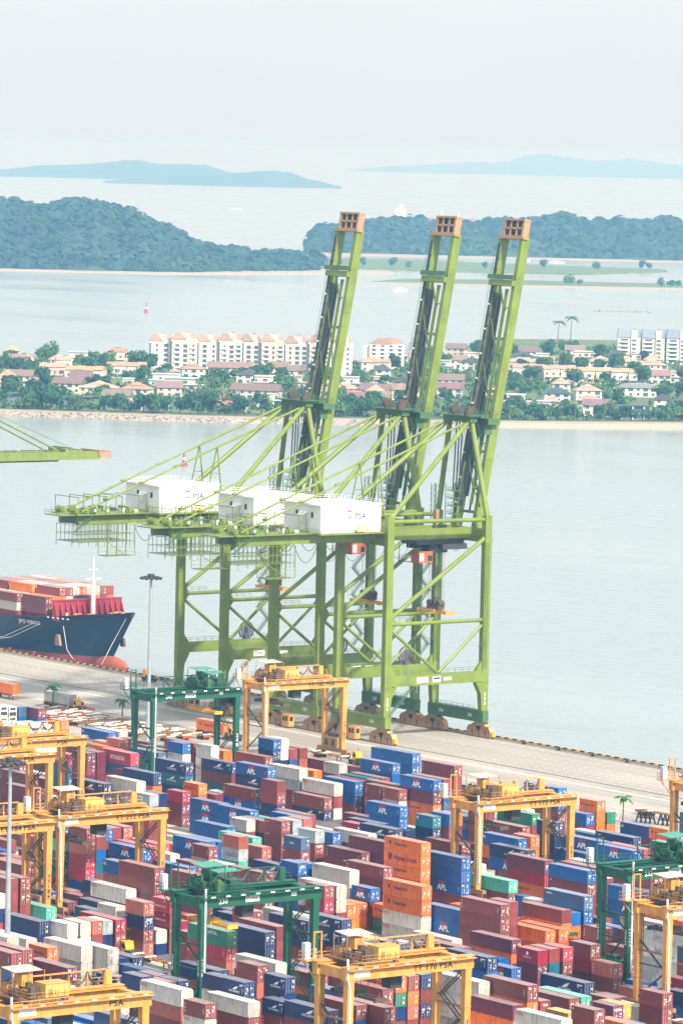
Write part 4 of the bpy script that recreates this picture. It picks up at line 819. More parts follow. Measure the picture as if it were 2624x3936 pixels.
# ================================================================== container ship at the berth
def ship():
    r = empty('container_ship', (-500, 238, SEA)); Zd = 13.6
    # hull stations: (x, half beam at deck, half beam at waterline, deck z)
    ST = [(-140,15,15,Zd-.3),(0,15,15,Zd-.3),(22,15,14.8,Zd-.3),(30,14.9,13.4,Zd),(40,14.4,11,Zd+.3),(50,13.2,8,Zd+.8),(58,11.2,5.4,Zd+1.6),(66,8.2,3,Zd+2.6),(72,5,1.2,Zd+3.2),(76,2.3,.35,Zd+3.6),(78,.25,.05,Zd+3.9)]
    lev = [(0,-1.6),(.0,0),(.12,3.2),(.12,3.24),(.45,.5),(1,1)]
    b = MB(); rows_ = []
    for x, hd, hw, z in ST:
        rk = max(0, x-58)/20  # the stem rakes aft towards the water
        pts = []
        for f, zz in ((0,-1.8),(.08,1.0),(.22,3.1),(.24,3.16),(.6,z*.55),(.85,z*.8),(1,z)):
            hb = hw+(hd-hw)*max(0,(zz-3)/(z-3))**1.35 if zz > 3 else hw*(1-.12*max(0,(1-zz)/3))
            pts.append((x-rk*12.5*(1-max(0,zz)/z)**1.1, hb, zz))
        rows_.append(pts)
    for s_ in (-1, 1):
        vs = [(p[0], s_*p[1], p[2]) for row in rows_ for p in row]; k = 7; fs = []; ms = []
        for i in range(len(rows_)-1):
            for j in range(k-1):
                q = (i*k+j, (i+1)*k+j, (i+1)*k+j+1, i*k+j+1); b.add([vs[t] for t in q], [(0,1,2,3) if s_ < 0 else (3,2,1,0)], 1 if j < 2 else 0)
    o = b.build('hull', [M['hull_blue'], M['hull_red']], r)
    b = MB()
    for i in range(len(rows_)-1):
        a, c = rows_[i][-1], rows_[i+1][-1]; b.add([(a[0],-a[1]*.99,a[2]-1.0),(c[0],-c[1]*.99,c[2]-1.0),(c[0],c[1]*.99,c[2]-1.0),(a[0],a[1]*.99,a[2]-1.0)], [(0,1,2,3)])
    b.build('deck', M['deck_red'], r)
    for k in range(3): MB().box(37.9-13.2*k,50.3-13.2*k,-11.4 if k == 0 else -13.9,11.8,12.28,14.86).build('hatch_cover', M['deck_red'], r)
    b = MB(); n = 14; vs = []; fs = []
    for i in range(9):
        t = i/8; x = 60+16*t; rr = 3.0*math.sqrt(max(.01, 1-(t*1.0)**2.4)); 
        for j in range(n): a = 2*math.pi*j/n; vs.append((x, rr*.85*math.cos(a), .7+rr*1.12*math.sin(a)))
    for i in range(8):
        for j in range(n): fs.append((i*n+j, (i+1)*n+j, (i+1)*n+(j+1) % n, i*n+(j+1) % n))
    b.add(vs, fs).build('bulbous_bow', M['bulb_red'], r, smooth=True)
    w_ = MB().box(53.6,54.2,-12.2,12.2,Zd,Zd+6.0)
    for k in range(13): y = -12+2*k; w_.prism([(54.2,Zd),(56.6,Zd),(54.2,Zd+5.6)], 'y', y-.15, y+.15)
    w_.box(54.2,54.5,-12.2,12.2,Zd+5.6,Zd+6.0).build('breakwater', M['deck_red'], r)
    ms_ = MB().tube((57,0,Zd),(57,0,Zd+12),.8,10,0,.55).tube((57,0,Zd+12),(57,0,Zd+19),.3,8,0,.1).box(56.4,57.6,-2.6,2.6,Zd+12,Zd+12.3).beam((57,-1.6,Zd+15),(57,1.6,Zd+15),.15,.15).build('foremast', M['white_paint'], r)
    b = MB()
    for x, y in ((62,-4),(62,4),(66,0),(60,7),(60,-7.5)): b.box(x-1.2,x+1.2,y-.9,y+.9,Zd+.6,Zd+2.2,0).tube((x,y-1.3,Zd+1.5),(x,y+1.3,Zd+1.5),.8,10,1)
    for x, y in ((68,3),(70,-2),(58,-10),(64,6)): b.tube((x,y,Zd+1),(x,y,Zd+2.4),.4,8,2)
    b.build('windlass', [M['deck_red'], M['yellow'], M['white_paint']], r)
    for s_ in (-1,): 
        MB().prism([(52.6,3.4+2.6),(55.4,3.4+2.6),(54.6,9.2),(53.2,9.2)], 'y', -10.6, -9.9).build('anchor', M['tan'], r)
    MB().prism([(66.6,6.3),(68.6,6.3),(68.0,8.8),(67.0,8.8)], 'y', 3.4, 4.2).build('anchor', M['brown_steel'], r)
    o = text('JPO VIRGO', 'white_text', '-y', (44.5,-14.25,12.2), r, 1.7, 'name_lettering', 1.15); o.rotation_euler = (R(90+20), 0, R(9))
    b = MB()
    for k in range(5): b.box(52+2*k,52.9+2*k,-13.1+.42*k,-12.95+.42*k,14.2,14.55)
    b.build('fairlead', M['white_text'], r)
    tag(r, 'dark blue container ship with red breakwater and orange bulbous bow', 'ship')
ship()
tag(MB().path([(-449,223.2,9.4),(-462,221.5,4.2),(-485,219.2,.6)], .09).build('mooring_rope', M['pale_rope']), 'upper of two pale mooring ropes running left from the ship bow', 'rope', 'mooring ropes')
tag(MB().path([(-452,223.2,9.4),(-466,221.5,4.0),(-490,219.2,.6)], .09).build('mooring_rope', M['pale_rope']), 'lower of two pale mooring ropes running left from the ship bow', 'rope', 'mooring ropes')
tag(MB().path([(-441.5,226.5,9.2),(-432,221.6,3.2),(-424.5,219.3,.7)], .10).build('mooring_rope', M['pale_grey']), 'single bluish mooring rope dropping past the ship anchor', 'rope')
tag(MB().path([(-423.5,236.5,12.6),(-418,228,6),(-411,219.4,.7)], .08).build('mooring_rope', M['pale_rope']), 'thin mooring rope from the very tip of the bow to the quay', 'rope')
# bollards along the quay edge
bm_ = MB().tube((0,0,0),(0,0,.55),.32,10,0,.26).tube((0,0,.55),(0,0,.85),.48,10,0,.40).tube((0,0,-.0),(0,0,.08),.6,10).mesh('bollard', M['black']); br_ = bm_.copy(); br_.materials[0] = M['deck_red']
names = []
for i, u in enumerate([-485,-472,-459,-446,-424.5,-411,-378,-366,-215,-201,-187.5,-174,-161,-148]):
    o = put('bollard', br_ if u < -400 else bm_, None, (u, 217.95 if u > -400 else 219.2, .0 if u > -400 else .62)); names.append(o)
    lab = ('red mooring bollard on the quay edge below the ship, %s from the left' % ORD[i]) if i < 6 else ('black bollard on the quay between ship and cranes, %s from left' % ORD[i-6] if i < 8 else 'black bollard on the open quay edge at right, %s from the cranes' % ORD[i-8])
    tag(o, lab, 'bollard', 'quay bollards')
# ================================================================== lamp masts
def lamp_mast(u, v, H_, label):
    r = empty('lamp_mast', (u, v, 0)); MB().tube((0,0,0),(0,0,H_-.5),.62,14,0,.30).tube((0,0,0),(0,0,.4),.9,14).build('pole', M['grey_steel'], r, smooth=False)
    b = MB().tube((0,0,H_-1.0),(0,0,H_-.5),1.3,16).tube((0,0,H_-.4),(0,0,H_+.2),.9,14)
    for k in range(12):
        a = 2*math.pi*k/12; d_ = Vector((math.cos(a), math.sin(a), 0)); b.beam(d_*1.0+Vector((0,0,H_-.7)), d_*2.3+Vector((0,0,H_-.7)), .14,.14)
    hd = b.build('lamp_ring', M['dark_steel'], r)
    lm = MB().box(-.5,.5,-.38,.38,-.28,.2).mesh('floodlight', M['dark_steel'])
    for k in range(12):
        a = 2*math.pi*k/12; o = put('floodlight', lm, hd, (2.4*math.cos(a), 2.4*math.sin(a), H_-.75)); o.rotation_euler = (0, R(18), a)
    tag(r, label, 'lamp mast', 'tall lamp masts')
lamp_mast(-262.4, 132.8, 42.9, 'tall grey lamp mast standing just left of the quay cranes'); lamp_mast(16.5, -91.9, 41, 'tall grey lamp mast among the containers at the left edge')
# ================================================================== rubber-tyred gantry cranes of the yard
TYRE = MB().tube((0,-.28,0),(0,.28,0),.78,14).mesh('tyre', M['tyre'])
LAMPM = {q: MB().box(-.06,.06,-.45,.45,-.1,.1).mesh('lamp', M['white_paint' if q else 'pale_grey']) for q in (True, False)}
def rtg(style):
    """local x along the yard (near side +), y across the block; legs at y = +-12.1"""
    r = empty('yard_gantry', (0,0,0)); grn = style == 'g'; p = M['deep_green'] if grn else M['ochre']; dk = M['deep_green'] if grn else M['ochre_worn']; ln = M['deep_green'] if grn else M['brown_steel']
    ZG = 20.0 if grn else 18.0; X = 3.9; Y = 12.15
    for sy in (-Y, Y):
        for sx in (-X, X):
            t = -1 if sx < 0 else 1; b = MB(); top = (.62, .66); bo = (.42, .55)
            v = [(sx-bo[0],sy-bo[1],2.2),(sx+bo[0],sy-bo[1],2.2),(sx+bo[0],sy+bo[1],2.2),(sx-bo[0],sy+bo[1],2.2),(sx-top[0],sy-top[1],ZG),(sx+top[0],sy-top[1],ZG),(sx+top[0],sy+top[1],ZG),(sx-top[0],sy+top[1],ZG)]
            b.add(v, [(0,3,2,1),(4,5,6,7),(0,1,5,4),(1,2,6,5),(2,3,7,6),(3,0,4,7)])
            for z in (6.5, 11.5): b.box(sx-.62,sx+.62,sy-.68,sy+.68,z,z+.18)
            b.build('leg', p, r)
        MB().box(-6.2,6.2,sy-.5,sy+.5,1.25,2.2).build('sill_beam', dk, r); MB().beam((-X+.5,sy,ZG-6.6),(X-.5,sy,ZG-6.6),.35,.35).build('tie_bar', dk, r)
        for sx in (-5.2, 5.2):
            bg = MB().prism([(sx-1.2,.9),(sx+1.2,.9),(sx+.5,1.5),(sx-.5,1.5)], 'y', sy-.45, sy+.45).build('bogie', dk, r)
            for q in (-.85,.85): put('tyre', TYRE, bg, (sx+q, sy, .8))
        MB().box(-X+.62,X-.62,sy-.55,sy+.55,ZG-.05 if grn else ZG+.1,ZG+1.75).build('end_beam', p, r)
    for sx in (-X, X):
        b = MB().box(sx-.6,sx+.6,-13.2,13.2,ZG,ZG+2.05).box(sx-.8,sx+.8,-13.3,13.3,ZG+2.05,ZG+2.2)
        for y in range(-12, 13, 4): b.box(sx+.6,sx+.63,y-.04,y+.04,ZG+.05,ZG+2.0)
        b.build('girder', p, r)
        MB().box(sx+.8,sx+1.5,-13.2,13.2,ZG+1.75,ZG+1.85).build('walkway', p, r)
        w_ = MB()
        if sx > 0: w_.rail([(sx+1.45,-13.1,ZG+1.85),(sx+1.45,-2,ZG+1.85)],1.1,1.5,.05)
        else: w_.rail([(sx-.7,-13.1,ZG+2.2),(sx-.7,13.1,ZG+2.2)],1.2,1.8,.05)
        w_.build('handrail', p, r)
        if sx > 0:
            for k in range(8): put('lamp', LAMPM[grn], r, (sx+1.56, -11+3.2*k, ZG+2.05))
    # trolley with machine house, canopy and clutter
    ty = -7.2; t_ = MB().box(-5.0,5.0,ty-3.0,ty+3.0,ZG+2.5,ZG+2.85).build('trolley', dk, r)
    mat('house_yellow', (.78,.47,.11), .5, dirt=RUST, dirt_amt=.3) if 'house_yellow' not in M else None
    mh = MB().box(1.4,4.4,ty+.6,ty+(4.9 if not grn else 3.2),ZG+2.9,ZG+(5.0 if not grn else 4.5)).build('machine_house', p if grn else M['house_yellow'], t_)
    MB().box(4.4,4.43,ty+1.1,ty+1.9,ZG+3.1,ZG+4.3).box(4.4,4.43,ty+2.3,ty+2.5,ZG+3.3,ZG+4.2).build('louvre', M['ochre_worn'] if not grn else M['dark_steel'], mh)
    for y in ((ty+1.9,ty+3.0,ty+4.1) if not grn else (ty+2.0,)): MB().box(4.4,4.42,y-.03,y+.03,ZG+2.95,ZG+(4.95 if not grn else 4.45)).build('seam', M['brown_steel'], mh)
    MB().box(1.3,4.5,ty+.5,ty+(5.0 if not grn else 3.3),ZG+(5.0 if not grn else 4.5),ZG+(5.1 if not grn else 4.6)).build('house_roof', p, t_)
    rf = MB().prism([(-3.4,ZG+6.8),(.4,ZG+6.5),(.4,ZG+6.6),(-3.4,ZG+6.9)], 'y', ty-2.6, ty+2.6)
    if grn: rf.prism([(.9,ZG+6.1),(3.4,ZG+5.9),(3.4,ZG+6.02),(.9,ZG+6.22)], 'y', ty-1.6, ty+3.6)
    rf.build('canopy', M['teal_roof'] if grn else M['cream_strip'], t_)
    b = MB()
    for x in (-3.2,.3,3.2) if grn else (-3.2,.3):
        for y in (ty-2.8, ty+.2, ty+3.0): b.beam((x,y,ZG+2.8),(x,y,ZG+6.6),.12,.12)
    for x, y, z, s_ in ((-3,ty-1.6,3.2,.9),(-1.2,ty+1.2,3.1,.8),(-3.2,ty+1.8,3.3,.7),(2.4,ty-1.6,3.2,.8),(-.2,ty-2.0,3.0,.6)): b.box(x-s_,x+s_,y-s_*.8,y+s_*.8,ZG+2.85,ZG+z+1.0)
    b.tube((-3.4,ty-2.4,ZG+3.8),(-3.4,ty+2.4,ZG+3.8),.7,12).tube((-1.6,ty-2.0,ZG+3.7),(-1.6,ty+1.6,ZG+3.7),.6,12); b.rail([(4.9,ty-3,ZG+2.85),(4.9,ty+5.2,ZG+2.85)],1.1,1.2).rail([(-4.9,ty-3,ZG+2.85),(4.9,ty-3,ZG+2.85)],1.1,1.3)
    b.build('hoist_gear', dk if grn else M['ochre_worn'], t_)
    rk = random.Random(6); b = MB()
    for _ in range(26):
        x = rk.uniform(-4.6,4.6); y = rk.uniform(ty-2.8,ty+.4); a = rk.uniform(.1,.45); b.box(x-a,x+a,y-a,y+a,ZG+2.85,ZG+2.85+rk.uniform(.3,2.2))
    for _ in range(14):
        x = rk.uniform(-4.4,4.4); y = rk.uniform(ty-2.8,ty+2.6); b.beam((x,y,ZG+2.9),(x+rk.uniform(-1.2,1.2),y+rk.uniform(-1.2,1.2),ZG+rk.uniform(3.6,5.8)),.1,.1)
    o_ = b.build('pipework', M['brown_steel'] if not grn else M['lime_dark'], t_); o_['kind'] = 'stuff'
    MB().box(-2.4,-.2,ty-.8,ty+1.2,ZG+4.1,ZG+5.9).build('winch_cabin', p, t_); MB().box(.7,4.3,ty+.5,ty+4.9,ZG+2.1,ZG+2.5).build('house_base', M['dark_steel'], t_)
    c_ = MB().box(.2,2.6,ty+4.6,ty+7.0,ZG-2.4,ZG-.1).build('driver_cab', M['dark_steel'], t_); MB().box(2.6,2.65,ty+4.8,ty+6.8,ZG-1.9,ZG-.6).build('window', M['glass_dark'], c_)
    MB().box(-2.4,2.4,ty-2.6,ty+4.4,ZG+.9,ZG+2.5).build('trolley_underframe', M['dark_steel'], t_)
    # electrical cabinet and ladder cage at the far left corner
    e_ = MB().box(-6.8,-4.6,-14.6,-11.2,ZG+2.0,ZG+2.15); e_.rail([(-6.7,-14.5,ZG+2.15),(-6.7,-11.3,ZG+2.15),(-4.6,-11.3,ZG+2.15)],1.3,.9).rail([(-6.7,-14.5,ZG+2.15),(-4.6,-14.5,ZG+2.15)],1.3,.9)
    e_.beam((-6.6,-13.8,ZG+2),(-4.4,-12.6,ZG-1.2),.14,.14).beam((-4.7,-11.4,ZG+2),(-4.7,-11.4,ZG+6.8),.22,.22).beam((-4.7,-12.9,ZG+2),(-4.7,-12.9,ZG+6.8),.22,.22).beam((-4.7,-12.9,ZG+6.7),(-4.7,-11.4,ZG+6.7),.2,.2); e_ = e_.build('corner_platform', p, r)
    MB().box(-6.3,-5.3,-14.2,-13.1,ZG+2.2,ZG+4.9).build('cabinet', M['pale_grey'], e_)
    # festoon rail with hanging loops on the far girder
    b = MB(); zt = ZG+4.7
    for y in (-3.5,0,3.5,7,10.2): b.beam((-X-.4,y,ZG+2.2),(-X-.4,y,zt),.16,.16)
    b.beam((-X-.4,-4,zt),(-X-.4,10.4,zt),.2,.22).box(-X-.8,-X,10.2,11.4,ZG+2.3,ZG+4.5); fb_ = b.build('festoon_beam', p, r); b = MB()
    for y0, y1 in ((-3.5,0),(0,3.5),(3.5,7),(7,10.2)):
        for o in (0,.35): b.path([(-X-.4-o*.2,y0+(y1-y0)*q,zt-.25-(1.7+o)*4*q*(1-q)) for q in [i/7 for i in range(8)]], .10, 5)
        b.beam((-X-.4,y0,zt-.1),(-X-.4,y0+.55,zt-1.4),.16,.16).beam((-X-.4,y1,zt-.1),(-X-.4,y1-.55,zt-1.4),.16,.16)
    b.build('festoon_cable', M['dark_steel'], fb_)
    # access stairs on the right side frame, braces on both
    b = MB(); zigzag(b, Y, 2.6, -2.6, 2.4, ZG-5.2, 3, .8, 0, 'x'); zigzag(b, Y, -2.6, 2.6, ZG-5.2, ZG-1, 1, .8, 0, 'x'); b.build('stairs', ln, r)
    b = MB().beam((-X+.4,-Y,ZG-4.8),(X-.4,-Y,ZG-9.6),.26,.26).beam((X-.4,-Y,ZG-9.8),(-X+.4,-Y,3),.26,.26).beam((-X+.4,-Y,9),(X-.4,-Y,9),.22,.22)
    for k in range(12): z = 3+1.2*k; b.beam((-X+1.3,-Y-.5,z),(-X+1.9,-Y-.5,z),.06,.06)
    b.beam((-X+1.3,-Y-.5,2.2),(-X+1.3,-Y-.5,ZG),.09,.09).beam((-X+1.9,-Y-.5,2.2),(-X+1.9,-Y-.5,ZG),.09,.09); b.build('brace', ln, r)
    ey = -Y if grn else Y
    en = MB().box(-3.0,3.0,ey-1.1,ey+1.1,2.25,5.0).build('engine_house', M['deep_green'] if grn else M['ochre_worn'], r); MB().box(-2.2,-.8,ey-1.15,ey-1.1,2.8,4.4).box(.6,2.0,ey-1.15,ey-1.1,2.8,4.4).build('louvre', M['dark_steel'], en); MB().box(-1.5,1.2,ey-.7,ey+.7,5.0,5.7).build('exhaust_box', M['dark_steel'] if not grn else M['deep_green'], en)
    MB().path([(X+.55,-Y-.75,ZG+3.6),(X+.75,-Y-.75,ZG+.2),(X+.62,-Y-.2,ZG-1.4),(X+.72,-Y-.2,3.5)] if not grn else [(X+.75,-Y+.1,ZG+3.5),(X+.8,-Y+.1,3.2),(X-1.5,-Y-.2,2.8)], .2, 8).build('conduit', M['pale_grey'], r)
    if grn:
        s_ = MB().box(X+.62,X+.66,-3.4,-.4,ZG+.55,ZG+1.6).build('sign_plate', M['white_paint'], r); psa_emblem(s_, (X+.68,-2.8,ZG+1.08), .8, '+x'); text('PSA', 'navy_text', '+x', (X+.68,-1.5,ZG+1.05), s_, .85)
        MB().box(X+.62,X+.66,6.5,7.7,ZG+.9,ZG+1.6).build('sign_plate', M['white_paint'], r)
    else: MB().box(X+.62,X+.66,-11.6,-8.4,ZG+.45,ZG+1.55).build('sign_plate', M['white_paint'], r)
    # spreader under the trolley
    zs = ZG-3.6; sp = MB().box(-6.0,6.0,ty-.9,ty-.4,zs,zs+.5).box(-6.0,6.0,ty+.4,ty+.9,zs,zs+.5).box(-6.1,-5.5,ty-1.15,ty+1.15,zs-.1,zs+.6).box(5.5,6.1,ty-1.15,ty+1.15,zs-.1,zs+.6).box(-1,1,ty-1.1,ty+1.1,zs,zs+1.1).build('spreader', M['yellow'] if grn else M['brown_steel'], r)
    b = MB()
    for x in (-2.2,2.2):
        for y in (ty-.8,ty+.8): b.tube((x*.5,y,zs+.5),(x,y,ZG+1),.05,5)
    b.build('hoist_rope', M['rope'], sp)
    return r
RT = [('TT 175', 'y', -17.4, 43.7, 18),('TT 176', 'y', 128.1, -99.8, 18),('TT 182', 'y', -213.2, 133.0, 18),('TT 212', 'y', -40.0, -43.5, 18),('TT 184', 'y', -36.8, -72.8, 18),('TT 180', 'y', -145.2, 8.1, 18),('TT 181', 'y', -123.7, -14.8, 18),('TT 190', 'y', -16.9, 102.6, 18),('TT 199', 'y', 105.4, -12.0, 18),('TT 177', 'y', 130.3, -165.9, 18),('230', 'g', 66.7, -85.2, 20),('232', 'g', 78.1, 2.4, 20),('240', 'g', -192.8, 85.1, 20)]
RLAB = {'TT 175': ('ochre yard gantry numbered TT 175, standing right of centre', 'TT 175 PSA', 'vTT175'), 'TT 176': ('ochre yard gantry numbered TT 176 at the bottom centre', 'TT 176 PSA', 'vTT176'), 'TT 182': ('ochre yard gantry numbered TT 182 in front of the quay cranes', 'TT 182 PSA', 'vTT182'),
 'TT 212': ('ochre yard gantry numbered TT 212, left of centre', 'TT 212 PSA', 'vTT212'), 'TT 184': ('ochre yard gantry numbered TT 184, cut by the left edge beside TT 212', 'TT 184 PSA', 'vTT184'), 'TT 180': ('uppermost ochre yard gantry at the left edge, above the pink and red containers', 'PSA', 'vTT1'),
 'TT 181': ('second ochre yard gantry down the left edge, behind the lamp mast head', 'PSA', None), 'TT 190': ('ochre yard gantry cut by the right edge near the apron', None, None), 'TT 199': ('ochre yard gantry numbered TT 199 at the lower right edge', None, 'vTT199'), 'TT 177': ('bright ochre yard gantry in the bottom left corner', 'PSA', 'vTT1'),
 '230': ('dark green yard gantry numbered 230 in the lower middle', '230', 'v230'), '232': ('dark green yard gantry numbered 232 at the right', '232', 'v232'), '240': ('dark green yard gantry numbered 240 in front of the apron', '240', 'v240')}
PY = tree_of(rtg('y')); PG = tree_of(rtg('g')); first = {'y': True, 'g': True}; GAN = {}
for nm, st, u, v, zg in RT:
    tr = PY if st == 'y' else PG
    r = tr[0][0] if first[st] else copy_tree(tr); first[st] = False
    r.location = (u-.6-3.9, v+13.2, 0); lab, gt, lt = RLAB[nm]; tag(r, lab, 'gantry crane', 'yard gantry cranes'); GAN[nm] = r; ZG = zg
    if nm in ('240', '232'):
        for o in col.objects:
            if o.parent == r and o.name.split('.')[0] in ('trolley', 'spreader'): o.location = (0, 12.6 if nm == '240' else 10.0, 0)
    if st == 'y':
        if gt: text(gt, 'black_text', '+x', (4.56, 4.6 if gt != 'PSA' else 6.5, ZG+.95), r, 1.35, 'lettering', 1.25)
        if lt:
            for y, z in ((-12.15, ZG-9.5), (12.15, 7.0)): text(lt, 'black_text', '+x', (4.50, y, z), r, 1.05)
    else:
        text(gt, 'white_text', '+x', (4.56, -8.2, ZG+1.0), r, 1.3)
        for x, y, f in ((4.46,-12.15,'+x'),(4.46,12.15,'+x')): text(lt, 'white_text', f, (x, y, 9.5), r, 1.25)
        text(lt, 'white_text', '-y', (-3.9,-12.82,9.5), r, 1.1); text(lt, 'white_text', '-y', (3.9,-12.82,9.5), r, 1.1)
# ================================================================== containers
CC = dict(m=(.235,.050,.050), r=(.40,.110,.072), d=(.165,.030,.062), o=(.84,.175,.020), b=(.001,.105,.36), n=(.006,.030,.125), g=(.55,.53,.48), w=(.76,.76,.72), t=(.008,.15,.23), G=(.018,.19,.12), R=(.48,.035,.060), c=(.33,.014,.05), s=(.055,.13,.26), k=(.38,.45,.50), y=(.72,.36,.03), a=(.06,.44,.32))
CL = {40: 12.19, 20: 6.06}; CM = {}
def cmesh(ft):
    X = CL[ft]/2; Y = 1.219; b = MB(); H_ = 2.6
    b.box(-X+.04, X-.09, -Y+.035, Y-.035, .12, H_-.07)                        # panels, recessed
    for sx in (-1, 1):
        for sy in (-1, 1): b.box(sx*X-(.13 if sx > 0 else 0), sx*X+(0 if sx > 0 else .13), sy*Y-(.13 if sy > 0 else 0), sy*Y+(0 if sy > 0 else .13), 0, H_-.02, 0)
    for sy in (-1, 1):
        y0, y1 = sorted((sy*Y, sy*(Y-.09))); b.box(-X+.13, X-.13, y0, y1, .0, .15); b.box(-X+.13, X-.13, y0, y1, H_-.12, H_-.02)
    b.box(X-.12, X, -Y+.13, Y-.13, 0, .12); b.box(X-.12, X, -Y+.13, Y-.13, H_-.12, H_-.02)
    for sx in (-1, 1):                                                            # corner castings
        for sy in (-1, 1):
            for z in (-.0, H_-.14): b.box(sx*X-(.2 if sx > 0 else -.0)-(0 if sx > 0 else .004), sx*X+(.004 if sx > 0 else .2), sy*Y-(.17 if sy > 0 else .004), sy*Y+(.004 if sy > 0 else .17), z+.001, z+.13, 1)
    CM['s', ft] = b.mesh('shell', [M['container_paint'], M['corner_grime']])
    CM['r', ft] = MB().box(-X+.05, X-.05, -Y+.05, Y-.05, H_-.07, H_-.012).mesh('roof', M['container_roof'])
    for k, (y0, y1) in enumerate(((-1.10,-.012),(.012,1.10))): CM['d', ft, k] = MB().box(X-.088, X-.045, y0, y1, .13, H_-.13).mesh('door', M['container_paint'])
    for v in range(4):
        rnd = random.Random(v*7+ft)
        for k in (0, 1):
            g = MB(); q = -1.1 if k == 0 else .012
            for y in (q+.26, q+.80):
                g.box(X-.045, X+.005, y-.03, y+.03, .1, H_-.1, 0)
                for z in (.5, 1.3, 2.1): g.box(X-.045, X-.02, y-.09, y+.09, z-.04, z+.04, 0)
            if v > 0 or k:
                for _ in range(4):
                    y = q+rnd.uniform(.15,.7); z = rnd.uniform(.4,2.1); g.box(X-.045, X-.012, y, y+rnd.uniform(.15,.38), z, z+rnd.uniform(.07,.24), 1)
            if rnd.random() < .45: y = q+rnd.uniform(.2,.6); z = rnd.uniform(.5,1.6); g.box(X-.045, X-.010, y, y+.26, z, z+.3, 2)
            CM['g', ft, v, k] = g.mesh('locking_rods', [M['steel_rod'], M['white_text'], M['yellow_text']])
    CM['e', ft] = MB().box(X-.088, X-.04, -1.09, 1.09, .13, H_-.13).mesh('end_panel', M['container_paint'])
    CM['c', ft] = MB().box(X-.088, X-.04, -1.09, 1.09, 1.25, H_-.13).mesh('cooling_unit', M['white_paint'])
    CM['f', ft] = MB().box(X-.04, X-.02, -.85, .85, 1.7, 2.35).box(X-.088, X-.05, -1.0, 1.0, .25, 1.2).tube((X-.03,-.4,2.0),(X+.01,-.4,2.0),.28,10).tube((X-.03,.4,2.0),(X+.01,.4,2.0),.28,10).mesh('fan_grille', M['dark_steel'])
cmesh(40); cmesh(20)
# flat emblems for the sides
def flat(name, polys, mats):
    b = MB()
    for pts, m_ in polys: b.add([(x, -.0, z) for x, z in pts], [tuple(range(len(pts)))], m_)
    return b.mesh(name, [M[q] for q in mats])
EM = {'bird': flat('emblem', [([(-1.3,.62),(-.5,.50),(0,.55),(.5,.50),(1.3,.62),(1.1,.25),(.55,.12),(.2,.0),(-.2,.0),(-.55,.12),(-1.1,.25)], 0)], ['red_text']),
      'wing': flat('emblem', [([(-1.3,0),(-.3,.62),(1.4,1.15),(.9,.72),(1.2,.72),(.6,.42),(.85,.36),(.1,.12),(-.6,.05)], 0)], ['white_text']),
      'twin': flat('emblem', [([(-.5,-.55),(-.15,-.55),(-.15,.6),(-.5,.4)], 0), ([(0,-.2),(.5,-.2),(.5,.6),(0,.45)], 0), ([(-.1,-.6),(.45,-.6),(.35,-.3),(-.1,-.3)], 0)], ['navy_text']),
      'tri': flat('emblem', [([(-.6,-.5),(-.1,-.5),(.25,.6)], 0), ([(-.05,-.5),(.5,-.5),(.27,.5)], 1)], ['yellow_text', 'leaf']),
      'panel': flat('label_panel', [([(-.9,-.14),(.9,-.14),(.9,.14),(-.9,.14)], 0), ([(-.9,-.5),(-.2,-.5),(-.2,-.32),(-.9,-.32)], 0)], ['white_text']),
      'square': flat('label_panel', [([(-.3,-.3),(.3,-.3),(.3,.3),(-.3,.3)], 0)], ['white_text']),
      'rsquare': flat('label_panel', [([(-.3,-.3),(.3,-.3),(.3,.3),(-.3,.3)], 0)], ['red_text']),
      'round': flat('emblem', [([(.45*math.cos(a), .45*math.sin(a)) for a in [i*.5236 for i in range(12)]], 0)], ['white_text']),
      'data': flat('data_marks', [([(-.10,-.9),(.0,-.9),(.0,.6),(-.10,.6)], 0), ([(.08,-.5),(.15,-.5),(.15,.8),(.08,.8)], 0)], ['white_text']),
      'molbox': flat('label_panel', [([(-.9,-.4),(.9,-.4),(.9,.4),(-.9,.4)], 0), ([(-.3,-.4),(.3,-.4),(.3,.4),(-.3,.4)], 1)], ['navy_text', 'white_text'])}
def em(key, r, x, z, s_=1.0, dy=0):
    o = put(EM[key].name.split('.')[0], EM[key], r, (x, -1.235-dy, z)); o.scale = (s_, 1, s_); return o
def tx(key, m_, r, x, z, s_, sx=1.0): return text(key, m_, '-y', (x, -1.237, z), r, s_, 'lettering', sx)
